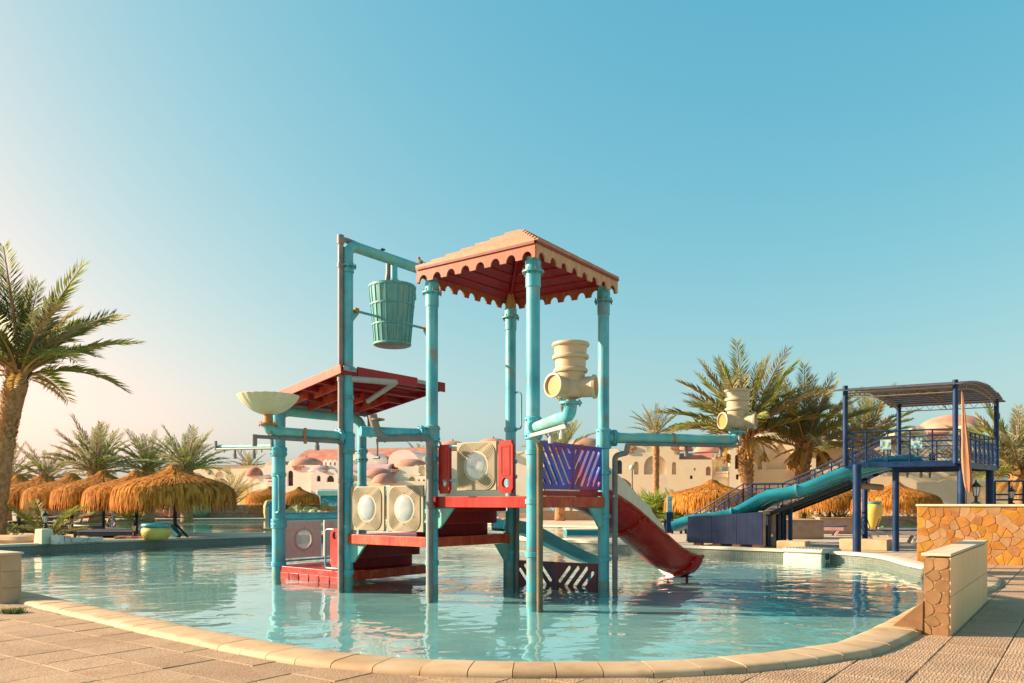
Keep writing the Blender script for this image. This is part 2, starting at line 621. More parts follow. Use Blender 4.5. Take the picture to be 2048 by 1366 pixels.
M['stone_o'] = [pmat('orange_stone_%d' % i, c, 3.0, .8, .5, 16, .012, spec=.25, objvar=.10, stain=((.36, .20, .09), .35, 5)) for i, c in enumerate([
    [(.29, .10, .014), (.36, .14, .022), (.41, .19, .045)], [(.28, .13, .045), (.34, .17, .065), (.38, .21, .09)],
    [(.32, .13, .013), (.40, .18, .02), (.43, .23, .045)], [(.23, .08, .024), (.30, .115, .036), (.34, .155, .06)],
    [(.29, .15, .06), (.35, .19, .085), (.39, .23, .11)]])]
M['mortar'] = pmat('mortar', [(.32, .18, .085), (.38, .22, .11)], 5, .95, .5, 50, .008, spec=.1)
M['cap_stone'] = pmat('cap_stone', [(.56, .42, .27), (.63, .50, .34)], 3, .8, .2, 40, .006)
M['wall_tile'] = pmat('cream_wall_tile', [(.84, .48, .20), (.87, .53, .24), (.88, .58, .29)], 2.5, .5, .2, 30, .004, stretch=(6, 6, .7), objvar=.05)
M['flag_stone'] = pmat('brown_flagstone', [(.19, .085, .03), (.25, .125, .048), (.31, .17, .075)], 3.5, .75, .3, 30, .006, objvar=.12)
M['rubble'] = pmat('rubble_wall', [(.26, .16, .10), (.38, .25, .16), (.46, .33, .22)], 3.5, .9, .7, 6, .05, spec=.2)
M['brown_wall'] = pmat('brown_plaster', [(.33, .22, .16), (.40, .27, .19), (.44, .31, .23)], 3, .9, .3, 40, .01, spec=.2)
M['block'] = pmat('sandstone_block', [(.46, .30, .17), (.53, .36, .21), (.57, .41, .26)], 2.5, .85, .3, 40, .008, spec=.2)
M['pot_yellow'] = pmat('yellow_glaze', [(.70, .44, .08), (.76, .52, .13)], 3, .4, .1, 30, .004)
M['pot_blue'] = pmat('blue_glaze', [(.05, .30, .36), (.10, .38, .42)], 4, .35, .1, 30, .004, stain=((.30, .42, .40), .4, 4))
M['pot_sky'] = pmat('sky_blue_glaze', [(.04, .26, .44), (.06, .32, .50)], 4, .4)
M['pot_pink'] = pmat('pink_glaze', [(.56, .26, .24), (.62, .33, .30)], 2, .5)
M['pot_green'] = pmat('green_glaze', [(.10, .28, .18), (.17, .36, .24)], 2, .5)
M['white'] = pmat('white_plastic', [(.42, .42, .35), (.50, .50, .42)], 2, .4, .08, 30, .003, streak=((.60, .55, .38), .3))
M['ring_red'] = pmat('orange_red_ring', [(.60, .08, .03), (.66, .12, .05)], 3, .4)
M['pink_bed'] = pmat('pink_sunbed', [(.58, .26, .26), (.66, .40, .36)], 2, .6)
M['bed_white'] = pmat('white_sunbed', [(.56, .45, .40), (.64, .54, .48)], 2, .6)
M['mat_blue'] = pmat('dark_blue_mat', [(.03, .05, .10), (.05, .08, .14)], 3, .7)
M['mat_green'] = pmat('green_mat', [(.03, .16, .05), (.06, .24, .09)], 3, .7)
M['mat_teal'] = pmat('teal_mat', [(.02, .17, .22), (.04, .23, .28)], 3, .6)
M['canopy'] = pmat('grey_reed_slat', [(.06, .07, .10), (.10, .105, .14), (.15, .15, .18)], 6, .7, .2, 50, .004, objvar=.18)
M['truss'] = pmat('golden_truss', [(.22, .15, .10), (.32, .22, .13)], 5, .5)
M['cloth'] = pmat('faded_pink_cloth', [(.30, .13, .07), (.36, .17, .095), (.40, .22, .13)], 3, .9, .3, 30, .01, stretch=(1, 1, .2), spec=.1)
M['mural'] = pmat('sea_mural_blue', [(.01, .18, .34), (.02, .30, .44), (.05, .38, .46)], .8, .5, 0)
M['mural_reef'] = pmat('painted_reef', [(.14, .15, .04), (.30, .20, .06), (.08, .22, .12)], 3, .6, 0, lo=.38, hi=.62)
M['yellow'] = pmat('yellow_paint', [(.66, .46, .04), (.70, .52, .08)], 3, .5, 0)
M['white_paint'] = pmat('white_paint', [(.68, .70, .66), (.74, .76, .72)], 2, .6, .05)
M['mint'] = pmat('mint_canopy', [(.42, .62, .52), (.50, .68, .58)], 2, .5, .05)
M['rock'] = pmat('algae_rock', [(.26, .24, .09), (.36, .33, .15), (.42, .40, .24)], 2.2, .9, .8, 5, .06, stain=((.20, .24, .07), .6, 3))
M['orange_fish'] = pmat('orange_paint', [(.60, .12, .03), (.66, .20, .05)], 4, .5, 0)
M['bird'] = pmat('bird_feathers', [(.14, .09, .06), (.26, .18, .12)], 30, .8, .2)
M['deck_wood'] = pmat('dark_deck_board', [(.03, .035, .055), (.05, .055, .08), (.075, .08, .11)], 4, .6, .2, 30, .005)
M['soil'] = pmat('dark_soil', [(.05, .028, .02), (.10, .055, .035)], 9, .95, .8, 20, .04)
M['tile_deco'] = pmat('patterned_blue_tile', [(.03, .10, .18), (.18, .38, .38), (.50, .50, .36)], 9, .4, 0, lo=.4, hi=.6)


def bubble_mat():
    m, nt, out = new_mat('bubble_plastic')
    tr = node(nt, 'ShaderNodeBsdfTransparent')
    tr.inputs[0].default_value = (.9, .93, .95, 1)
    d = node(nt, 'ShaderNodeBsdfPrincipled')
    d.inputs['Roughness'].default_value = .12
    nz = noise_at(nt, 3.5, 5)
    rr = ramp(nt, nz.outputs[0], [(.50, .54, .56), (.74, .74, .72)])
    nt.links.new(rr.outputs[0], d.inputs['Base Color'])
    lw = node(nt, 'ShaderNodeLayerWeight')
    lw.inputs[0].default_value = .35
    mr = node(nt, 'ShaderNodeMapRange')
    mr.inputs[3].default_value = .38
    mr.inputs[4].default_value = .85
    nt.links.new(lw.outputs['Facing'], mr.inputs[0])
    mx = node(nt, 'ShaderNodeMixShader')
    nt.links.new(mr.outputs[0], mx.inputs[0])
    nt.links.new(tr.outputs[0], mx.inputs[1])
    nt.links.new(d.outputs[0], mx.inputs[2])
    nt.links.new(mx.outputs[0], out.inputs[0])
    return m


M['bubble'] = bubble_mat()


def water_mat(name, scale, dist, tint):
    m, nt, out = new_mat(name)
    tc = node(nt, 'ShaderNodeTexCoord')
    mp = node(nt, 'ShaderNodeMapping')
    mp.inputs['Scale'].default_value = (1.0, 1.0, 1.0)
    nt.links.new(tc.outputs['Object'], mp.inputs['Vector'])
    # patches of rougher and calmer water
    pn = node(nt, 'ShaderNodeTexNoise', Scale=.16, Detail=2.0)
    nt.links.new(mp.outputs[0], pn.inputs['Vector'])
    pr = node(nt, 'ShaderNodeMapRange')
    pr.inputs[1].default_value = .35
    pr.inputs[2].default_value = .65
    pr.inputs[3].default_value = .22
    pr.inputs[4].default_value = 1.0
    nt.links.new(pn.outputs[0], pr.inputs[0])
    h = None
    for (sc_, amp, det) in ((scale, 1.0, 1.0), (scale * 2.9, .26, 2.0)):
        nz = node(nt, 'ShaderNodeTexNoise', Scale=sc_, Detail=det, Roughness=.4, Distortion=.6)
        nt.links.new(mp.outputs[0], nz.inputs['Vector'])
        mul = node(nt, 'ShaderNodeMath', operation='MULTIPLY')
        mul.inputs[1].default_value = amp
        nt.links.new(nz.outputs[0], mul.inputs[0])
        if h is None:
            h = mul.outputs[0]
        else:
            ad = node(nt, 'ShaderNodeMath', operation='ADD')
            nt.links.new(h, ad.inputs[0])
            nt.links.new(mul.outputs[0], ad.inputs[1])
            h = ad.outputs[0]
    mu = node(nt, 'ShaderNodeMath', operation='MULTIPLY')
    nt.links.new(h, mu.inputs[0])
    nt.links.new(pr.outputs[0], mu.inputs[1])
    bp = node(nt, 'ShaderNodeBump')
    bp.inputs['Strength'].default_value = 1.0
    bp.inputs['Distance'].default_value = dist
    nt.links.new(mu.outputs[0], bp.inputs['Height'])
    # Schlick reflectance, the same from above and below the surface
    geo = node(nt, 'ShaderNodeNewGeometry')
    dt = node(nt, 'ShaderNodeVectorMath', operation='DOT_PRODUCT')
    nt.links.new(bp.outputs[0], dt.inputs[0])
    nt.links.new(geo.outputs['Incoming'], dt.inputs[1])
    ab = node(nt, 'ShaderNodeMath', operation='ABSOLUTE')
    nt.links.new(dt.outputs['Value'], ab.inputs[0])
    om = node(nt, 'ShaderNodeMath', operation='SUBTRACT')
    om.inputs[0].default_value = 1.0
    nt.links.new(ab.outputs[0], om.inputs[1])
    p5 = node(nt, 'ShaderNodeMath', operation='POWER')
    p5.inputs[1].default_value = 5.0
    nt.links.new(om.outputs[0], p5.inputs[0])
    fr = node(nt, 'ShaderNodeMath', operation='MULTIPLY_ADD')
    fr.inputs[1].default_value = .98
    fr.inputs[2].default_value = .02
    fr.use_clamp = True
    nt.links.new(p5.outputs[0], fr.inputs[0])
    tr = node(nt, 'ShaderNodeBsdfTransparent')
    tr.inputs[0].default_value = (*tint, 1)
    gl = node(nt, 'ShaderNodeBsdfGlossy')
    gl.inputs['Roughness'].default_value = .015
    gl.inputs['Color'].default_value = (1, 1, 1, 1)
    nt.links.new(bp.outputs[0], gl.inputs['Normal'])
    mx = node(nt, 'ShaderNodeMixShader')
    nt.links.new(fr.outputs[0], mx.inputs[0])
    nt.links.new(tr.outputs[0], mx.inputs[1])
    nt.links.new(gl.outputs[0], mx.inputs[2])
    nt.links.new(mx.outputs[0], out.inputs[0])
    return m


M['water'] = water_mat('pool_water', 1.15, .042, (.70, .89, .90))
M['water2'] = water_mat('far_pool_water', 1.1, .03, (.42, .80, .80))


def mosaic_mat(name, size, c1, c2, grout, along):
    """small square pool tiles; 'along' picks the running coordinate stored in a UV map"""
    m, nt, out = new_mat(name)
    uv = node(nt, 'ShaderNodeUVMap')
    br = node(nt, 'ShaderNodeTexBrick')
    br.offset = 0.0
    br.inputs['Color1'].default_value = (*c1, 1)
    br.inputs['Color2'].default_value = (*c2, 1)
    br.inputs['Mortar'].default_value = (*grout, 1)
    br.inputs['Scale'].default_value = 1.0
    br.inputs['Mortar Size'].default_value = size * .07
    br.inputs['Brick Width'].default_value = size
    br.inputs['Row Height'].default_value = size
    nt.links.new(uv.outputs[0], br.inputs['Vector'])
    b = node(nt, 'ShaderNodeBsdfPrincipled')
    b.inputs['Roughness'].default_value = .3
    nt.links.new(br.outputs['Color'], b.inputs['Base Color'])
    nt.links.new(b.outputs[0], out.inputs[0])
    return m


M['mosaic'] = mosaic_mat('pool_mosaic', .06, (.075, .11, .105), (.15, .17, .14), (.30, .28, .20), 'u')
M['floor_pool'] = pmat('pool_floor_paint', [(.32, .49, .47), (.38, .54, .51), (.45, .58, .52)], .7, .7, .1, 8, .01, stain=((.54, .55, .40), .4, .5))


def paving_mat(name, cols, grid, joint, jcol):
    """far paving: slabs too small to build, laid in the U/V grid"""
    m, nt, out = new_mat(name)
    tc = node(nt, 'ShaderNodeTexCoord')
    mp = node(nt, 'ShaderNodeMapping')
    mp.inputs['Rotation'].default_value = (0, 0, atan2(0.5855, 0.8107))
    mp.inputs['Location'].default_value = (-0.5855 * 66 + 1.31, 0.8107 * 66 - .13, 0)
    nt.links.new(tc.outputs['Object'], mp.inputs['Vector'])
    br = node(nt, 'ShaderNodeTexBrick')
    br.offset = 0.0
    br.inputs['Scale'].default_value = 1.0
    br.inputs['Mortar Size'].default_value = joint
    br.inputs['Brick Width'].default_value = grid
    br.inputs['Row Height'].default_value = grid
    br.inputs['Color1'].default_value = (.92, .92, .92, 1)
    br.inputs['Color2'].default_value = (1.05, 1.05, 1.05, 1)
    br.inputs['Mortar'].default_value = (*jcol, 1)
    nt.links.new(mp.outputs[0], br.inputs['Vector'])
    nz = noise_at(nt, .9, 8, per_obj=False, rough=.65)
    rr = ramp(nt, nz.outputs[0], cols)
    c = mixc(nt, 1.0, rr.outputs[0], br.outputs['Color'], 'MULTIPLY')
    b = node(nt, 'ShaderNodeBsdfPrincipled')
    b.inputs['Roughness'].default_value = .8
    b.inputs['Specular IOR Level'].default_value = .25
    nt.links.new(c, b.inputs['Base Color'])
    n2 = noise_at(nt, 70, 3, per_obj=False)
    bp = node(nt, 'ShaderNodeBump')
    bp.inputs['Strength'].default_value = .3
    bp.inputs['Distance'].default_value = .004
    nt.links.new(n2.outputs[0], bp.inputs['Height'])
    nt.links.new(bp.outputs[0], b.inputs['Normal'])
    nt.links.new(b.outputs[0], out.inputs[0])
    return m


M['paving'] = paving_mat('deck_paving', [(.46, .33, .23), (.53, .40, .29), (.58, .45, .33)], .585, .011, (.34, .28, .24))


def slab_mat():
    """rough-cast slabs with a wavy tooled relief"""
    m, nt, out = new_mat('tooled_slab')
    nz = noise_at(nt, 1.6, 8, rough=.65)
    rr = ramp(nt, nz.outputs[0], [(.36, .21, .12), (.43, .27, .16), (.50, .335, .21)])
    sp = noise_at(nt, 26, 5, rough=.7)
    sr = ramp(nt, sp.outputs[0], [(.80, .78, .76), (1.06, 1.06, 1.06)], .35, .6)
    c = mixc(nt, 1.0, rr.outputs[0], sr.outputs[0], 'MULTIPLY')
    st = noise_at(nt, .8, 8, rough=.75)
    sr2 = ramp(nt, st.outputs[0], [(0, 0, 0), (.55, .55, .55)], .5, .68)
    c = mixc(nt, sr2.outputs[0], c, (.30, .19, .12))
    oi = node(nt, 'ShaderNodeObjectInfo')
    h = node(nt, 'ShaderNodeHueSaturation')
    mr = node(nt, 'ShaderNodeMapRange')
    mr.inputs[3].default_value = .9
    mr.inputs[4].default_value = 1.08
    nt.links.new(oi.outputs['Random'], mr.inputs[0])
    nt.links.new(mr.outputs[0], h.inputs['Value'])
    nt.links.new(c, h.inputs['Color'])
    b = node(nt, 'ShaderNodeBsdfPrincipled')
    b.inputs['Roughness'].default_value = .78
    b.inputs['Specular IOR Level'].default_value = .3
    nt.links.new(h.outputs[0], b.inputs['Base Color'])
    tc = node(nt, 'ShaderNodeTexCoord')
    mp = node(nt, 'ShaderNodeMapping')
    mp.inputs['Rotation'].default_value = (0, 0, radians(36))
    nt.links.new(tc.outputs['Object'], mp.inputs['Vector'])
    wv = node(nt, 'ShaderNodeTexWave')
    wv.inputs['Scale'].default_value = 9.0
    wv.inputs['Distortion'].default_value = 7.0
    wv.inputs['Detail'].default_value = 2.0
    wv.inputs['Detail Scale'].default_value = 2.5
    nt.links.new(mp.outputs[0], wv.inputs['Vector'])
    bp = node(nt, 'ShaderNodeBump')
    bp.inputs['Strength'].default_value = .55
    bp.inputs['Distance'].default_value = .008
    nt.links.new(wv.outputs[0], bp.inputs['Height'])
    b2 = node(nt, 'ShaderNodeBump')
    b2.inputs['Strength'].default_value = .4
    b2.inputs['Distance'].default_value = .005
    nt.links.new(sp.outputs[0], b2.inputs['Height'])
    nt.links.new(bp.outputs[0], b2.inputs['Normal'])
    nt.links.new(b2.outputs[0], b.inputs['Normal'])
    nt.links.new(b.outputs[0], out.inputs[0])
    return m


M['slab'] = slab_mat()
M['coping'] = pmat('coping_stone', [(.44, .265, .135), (.51, .335, .185), (.56, .39, .235)], 2.2, .7, .25, 40, .005, stain=((.36, .20, .10), .6, 1.8), objvar=.09)
M['coping_pale'] = pmat('pale_coping', [(.60, .50, .36), (.66, .57, .43)], 2.2, .7, .15, 40, .005)
M['sand'] = pmat('sand', [(.50, .40, .29), (.58, .48, .36)], .05, .95, .3, 3, .03)
M['wall_end'] = pmat('grout_brown', [(.30, .18, .09), (.36, .22, .12)], 4, .9, .2, 40, .004)

# ================================================================== SETTING
WZ = -0.25              # water level
FZ = -0.45              # pool floor

pool_pts = [gr(17, 1187), gr(171, 1219), gr(396, 1268), gr(581, 1304), gr(700, 1321), gr(850, 1333), gr(1000, 1338), gr(1180, 1338.5),
            gr(1334, 1336), gr(1496, 1324), gr(1615, 1308), gr(1685, 1295), gr(1769, 1258), v3(5.98, 11.8), v3(7.25, 13.5), v3(8.7, 15.2),
            v3(9.55, 16.6), v3(9.9, 18.0), v3(10.1, 19.5), v3(10.35, 21.2), v3(10.75, 23.0), v3(10.75, 24.4), gr(1668, 1106), gr(1582, 1101.7),
            gr(1382, 1094), gr(1196, 1085), gr(1079, 1080.6), gr(900, 1073), gr(690, 1069), gr(551, 1072), gr(240, 1082), gr(0, 1092),
            v3(-20.6, 26.0), v3(-17.5, 20.5), v3(-12.6, 16.2)]
POOL = [Vector((p.x, p.y, 0)) for p in spline(pool_pts, 7, True)]
pool2_pts = [gr(150, 1050), gr(215, 1056), gr(320, 1063), gr(430, 1066.5), gr(560, 1066.5), gr(720, 1063), gr(900, 1067), gr(1079, 1076),
             gr(1196, 1080), gr(1290, 1076), gr(1300, 1066), gr(1240, 1055), gr(1079, 1051), gr(900, 1044), gr(600, 1037.5), gr(300, 1038.5),
             gr(200, 1041), gr(152, 1045)]
POOL2 = [Vector((p.x, p.y, 0)) for p in spline(pool2_pts, 5, True)]


def outward(loop):
    n = len(loop)
    out = []
    for i in range(n):
        t = (loop[(i + 1) % n] - loop[(i - 1) % n]).normalized()
        out.append(Vector((t.y, -t.x, 0)))          # loops run counter-clockwise
    return out


PN = outward(POOL)
PN2 = outward(POOL2)

# ground sheet with the two pools cut out
ground_outer = [Vector((-2500, -300, 0)), Vector((2500, -300, 0)), Vector((2500, 3000, 0)), Vector((-2500, 3000, 0))]
deck_outer = [Vector((-70, -8, 0)), Vector((70, -8, 0)), Vector((70, 140, 0)), Vector((-70, 140, 0))]


def sheet(name, loops, z, mat):
    tris = tessellate_polygon(loops)
    flat = [p for l in loops for p in l]
    mb = MB()
    F = []
    for t in tris:
        a, b, c = [flat[i] for i in t]
        F.append(tuple(t) if (b - a).cross(c - a).z > 0 else tuple(reversed(t)))
    mb.add([(p.x, p.y, z) for p in flat], F)
    o = mb.build(name, mat, smooth=False)
    o['kind'] = 'structure'
    return o


sheet('ground', [ground_outer, deck_outer], -0.004, M['sand'])
deck = sheet('pool_deck', [deck_outer, POOL, POOL2], 0.0, M['paving'])


def pool_shell(loop, name, wz, fz, water, top=0.0):
    n = len(loop)
    mb = MB()
    mb.add([(p.x, p.y, fz) for p in loop], [tuple(range(n))])
    o = mb.build(name + '_floor', M['floor_pool'], smooth=False)
    o['kind'] = 'structure'
    # wall with a running UV for the mosaic
    me = bpy.data.meshes.new(name + '_wall')
    P = [(p.x, p.y, top) for p in loop] + [(p.x, p.y, fz) for p in loop]
    F = [(i, i + n, (i + 1) % n + n, (i + 1) % n) for i in range(n)]
    me.from_pydata(P, [], F)
    uv = me.uv_layers.new(name='UVMap')
    s = [0.0]
    for i in range(n):
        s.append(s[-1] + (loop[(i + 1) % n] - loop[i]).length)
    for pi_, poly in enumerate(me.polygons):
        i = pi_
        vals = [(s[i], top), (s[i], fz), (s[i + 1], fz), (s[i + 1], top)]
        for li, v_ in zip(poly.loop_indices, vals):
            uv.data[li].uv = v_
    me.materials.append(M['mosaic'])
    o = bpy.data.objects.new(name + '_wall', me)
    COL.objects.link(o)
    o['kind'] = 'structure'
    mb = MB()
    mb.add([(p.x, p.y, wz) for p in loop], [tuple(range(n))])
    o = mb.build(name + '_water', water, smooth=False)
    o['kind'] = 'structure'


pool_shell(POOL, 'pool', WZ, FZ, M['water'])
pool_shell(POOL2, 'far_pool', -0.12, -0.45, M['water2'])

# ---- coping: single stones where they show, one strip beyond
PROF = [(-.05, -.07), (-.055, .03), (-.035, .062), (.01, .078), (.10, .085), (.40, .08), (.455, .062), (.47, .03), (.475, -.03)]
arcl = [0.0]
for i in range(len(POOL)):
    arcl.append(arcl[-1] + (POOL[(i + 1) % len(POOL)] - POOL[i]).length)
TOT = arcl[-1]


def on_pool(s):
    s = s % TOT
    lo, hi = 0, len(POOL)
    while hi - lo > 1:
        m_ = (lo + hi) // 2
        if arcl[m_] <= s:
            lo = m_
        else:
            hi = m_
    t = (s - arcl[lo]) / max(1e-9, arcl[lo + 1] - arcl[lo])
    j = (lo + 1) % len(POOL)
    return POOL[lo].lerp(POOL[j], t), PN[lo].lerp(PN[j], t).normalized()


coping = MB()
# far strip
def coping_strip(mb, s0, s1, step, prof, scale=1.0, dz=0.0):
    k = max(1, int(math.ceil((s1 - s0) / step)))
    rows = []
    for i in range(k + 1):
        p, n = on_pool(s0 + (s1 - s0) * i / k)
        rows.append([p + n * (o * scale) + Z * (z + dz) for (o, z) in prof])
    mb.grid(rows)
    m_ = len(prof)
    return mb


s_near = 0.0
s_far = arcl[13 * 7 + 5 * 7]        # up to the right lobe, where single stones stop showing
strip = MB()
coping_strip(strip, s_far, TOT, .4, [(o, z * .6) for (o, z) in PROF])
cs = strip.build('pool_coping', M['coping_pale'])
cs['kind'] = 'structure'
k = 0
s = s_near
while s < s_far - .1:
    L_ = .40 + rnd.uniform(-.03, .03)
    mb = MB()
    dz = rnd.uniform(-.004, .004)
    g = .004
    rows = []
    for t in (g, L_ / 2, L_ - g):
        p, n = on_pool(s + t)
        rows.append([p + n * o + Z * (z + dz) for (o, z) in PROF])
    mb.grid(rows)
    m_ = len(PROF)
    b = len(mb.v) - 3 * m_
    mb.f += [tuple(range(m_)), tuple(reversed(range(2 * m_, 3 * m_)))]
    mb.m += [0, 0]
    mb.build('coping_stone', M['coping'], cs, ang=60)
    s += L_
# mortar bed under the stones
bed = MB()
coping_strip(bed, s_near, s_far, .4, [(-.03, -.06), (-.03, .05), (.44, .05), (.45, -.02)])
bed.build('mortar_bed', M['mortar'], cs)
# far pool coping
mb = MB()
rows = []
for i in range(len(POOL2) + 1):
    p, n = POOL2[i % len(POOL2)], PN2[i % len(POOL2)]
    rows.append([p + n * o + Z * z for (o, z) in ((-.04, -.06), (-.04, .03), (.0, .05), (.5, .05), (.52, -.01))])
mb.grid(rows)
o = mb.build('far_pool_coping', M['coping_pale'])
o['kind'] = 'structure'

# a walled-off toddlers' basin inside the far pool, seen between the posts
pa, pb = gr(1133, 1062, .0), gr(1245, 1062, .0)
o = MB().box(((pa.x + pb.x) / 2, pa.y + 1.2, -.33), (pb.x - pa.x, 2.4, .74)).build('basin_wall', M['mat_teal'], bevel=.03)
o['kind'] = 'structure'
o2 = MB().box(((pa.x + pb.x) / 2, pa.y + 1.2, .08), (pb.x - pa.x + .1, 2.5, .08)).build('basin_coping', M['coping_pale'], o, bevel=.02)

# ---- slabs of the near deck, one by one
SL = .585
u0, v0 = -1.31, 0.0


def pool_inside_offset(x, y):
    """signed distance to the pool edge (positive outside) with the local outward normal"""
    best = 1e9
    bi = 0
    for i, p in enumerate(POOL):
        d = (p.x - x) ** 2 + (p.y - y) ** 2
        if d < best:
            best = d
            bi = i
    p, n = POOL[bi], PN[bi]
    return (x - p.x) * n.x + (y - p.y) * n.y, p, n, sqrt(best)


nslab = 0
for iu in range(-24, 16):
    for iv in range(4, 44):
        cu = u0 + (iu + .5) * SL
        cv = (iv + .5) * SL + .13
        x = U.x * cu + V.x * cv
        y = U.y * cu + V.y * cv
        if y < 5.4 or y > 20.5 or abs(x) > y * .72 + .5:
            continue
        if y > 14 and x < 0:
            continue
        d, p, n, dist = pool_inside_offset(x, y)
        if d < -.25:
            continue
        if dist > 6.5:
            continue
        h = SL / 2 - .0055
        poly = [(x + U.x * a + V.x * b, y + U.y * a + V.y * b) for (a, b) in ((-h, -h), (h, -h), (h, h), (-h, h))]
        if d < .9:
            poly = clip_poly(poly, -n.x, -n.y, -(p.x * n.x + p.y * n.y) - .30)
            if len(poly) < 3:
                continue
        zt = .016 + rnd.uniform(-.004, .004)
        mb = MB()
        k = len(poly)
        ins = []
        cx = sum(q[0] for q in poly) / k
        cy = sum(q[1] for q in poly) / k
        for q in poly:
            dx, dy = cx - q[0], cy - q[1]
            l = sqrt(dx * dx + dy * dy)
            ins.append((q[0] + dx / l * .006, q[1] + dy / l * .006, zt))
        tx, ty = rnd.uniform(-.004, .004), rnd.uniform(-.004, .004)
        ins = [(a, b, c + tx * (a - cx) + ty * (b - cy)) for (a, b, c) in ins]
        mb.add([(q[0], q[1], -.01) for q in poly] + [(q[0], q[1], zt - .004) for q in poly] + ins,
               [tuple(range(2 * k, 3 * k))] + [(i, (i + 1) % k, (i + 1) % k + k, i + k) for i in range(k)] +
               [(i + k, (i + 1) % k + k, (i + 1) % k + 2 * k, i + 2 * k) for i in range(k)])
        mb.build('slab', M['slab'], deck, smooth=False)
        nslab += 1
print('slabs', nslab)

# ================================================================== WALLS AT THE POOL
def stone_face(parent, name, o, ex, ey, w, h, npts, gap, mats, proud=.03, seed=1, jitter=.34, thick=.06):
    """irregular stones over a w x h face"""
    r = random.Random(seed)
    asp = w / h
    ny = max(1, int(round(sqrt(npts / asp))))
    nx = max(1, int(round(npts / ny)))
    pts = []
    for j in range(ny):
        for i in range(nx):
            sh = .5 * (j % 2)
            pts.append(((i + .25 + sh + r.uniform(-jitter, jitter)) * w / nx, (j + .5 + r.uniform(-jitter, jitter)) * h / ny))
    pts = [p for p in pts if -.1 < p[0] < w + .1]
    for poly in voronoi(pts, (0, 0, w, h), gap):
        # knock the corners off
        cx = sum(p[0] for p in poly) / len(poly)
        cy = sum(p[1] for p in poly) / len(poly)
        q = []
        k = len(poly)
        for i in range(k):
            a, b, c = Vector(poly[i - 1]), Vector(poly[i]), Vector(poly[(i + 1) % k])
            e1 = (a - b)
            e2 = (c - b)
            m1, m2 = min(.022, e1.length * .25), min(.022, e2.length * .25)
            if e1.length > 1e-5:
                q.append(b + e1.normalized() * m1)
            if e2.length > 1e-5:
                q.append(b + e2.normalized() * m2)
        if len(q) < 3:
            continue
        pr = proud * r.uniform(.5, 1.25)
        mb = MB()
        nrm = Vector(ex).cross(Vector(ey)).normalized()
        k = len(q)
        tiltx, tilty = r.uniform(-.04, .04), r.uniform(-.04, .04)

        def P(p, dep):
            return Vector(o) + Vector(ex) * p[0] + Vector(ey) * p[1] + nrm * (dep)
        ring0 = [P(p, -thick) for p in q]
        ring1 = [P(p, pr * .55) for p in q]
        ctr = Vector((cx, cy))
        ring2 = [P(ctr + (p - ctr) * .94, pr + tiltx * (p.x - cx) + tilty * (p.y - cy)) for p in q]
        mb.add(ring0 + ring1 + ring2, [(i, (i + 1) % k, (i + 1) % k + k, i + k) for i in range(k)] +
               [(i + k, (i + 1) % k + k, (i + 1) % k + 2 * k, i + 2 * k) for i in range(k)] + [tuple(range(2 * k, 3 * k))])
        mb.build('stone', mats[r.randrange(len(mats))], parent, smooth=False)


# tall stone wall at the right
SW = v3(10.95, 21.6)
sw = thing('stone_wall', SW, 'tall wall of irregular orange stones with cream cap, right of the pool', 'wall')
swl = 5.2
c_ = SW + U * (swl / 2) + V * .2
Ru = Matrix.Rotation(atan2(U.y, U.x), 3, 'Z')
MB().box((c_.x, c_.y, .745), (swl, .36, 1.49), Ru).build('core', M['mortar'], sw)
c2 = SW + U * (swl / 2) + V * .2
MB().box((c2.x, c2.y, 1.525), (swl + .08, .46, .06), Ru).build('cap', M['cap_stone'], sw, bevel=.012)
stone_face(sw, 'stone', SW + V * .02 - Z * 0, U, Z, swl, 1.48, 165, .0045, M['stone_o'], .014, 5, .55)
stone_face(sw, 'stone', SW + V * .38, -V, Z, .36, 1.48, 10, .009, M['stone_o'], .02, 9)

# low wall in front of it, stone end and tiled long side
LW = v3(5.18, 9.48)          # near right corner
lw = thing('low_wall', LW - U * .14 + V * 2.1, 'low free-standing wall with cream tiled side and brown flagstone end at the pool corner', 'wall')
LWL, LWT, LWH = 4.2, .27, .98
c_ = LW - U * (LWT / 2) + V * (LWL / 2)
MB().box((c_.x, c_.y, LWH / 2 - .02), (LWT, LWL, LWH - .04), Ru).build('core', M['wall_end'], lw)
MB().box((c_.x, c_.y, LWH - .005), (LWT + .05, LWL + .04, .035), Ru).build('cap', M['cap_stone'], lw, bevel=.008)
nx_ = 7
for j in range(2):
    for i in range(nx_):
        a = i * LWL / nx_ + .004
        b = (i + 1) * LWL / nx_ - .004
        z0, z1 = (.005, .475) if j == 0 else (.483, .945)
        MB().plate(rect2(a, z0, b, z1), LW + U * .014, V, Z, .012).build('wall_tile', M['wall_tile'], lw, smooth=False)
stone_face(lw, 'flagstone', LW - U * LWT - V * .004, U, Z, LWT, LWH - .04, 15, .0028, [M['flag_stone']], .005, 3, .3, .01)
# sloping foot down to the coping
foot = MB()
A = LW - U * LWT
ft = [(0, 0), (0, .42), (-.34, .10), (-.36, 0)]
foot.plate([(p[0], p[1]) for p in ft][::-1], A - V * .02, U, Z, .35)
foot.build('sloping_foot', M['flag_stone'], lw, bevel=.01)

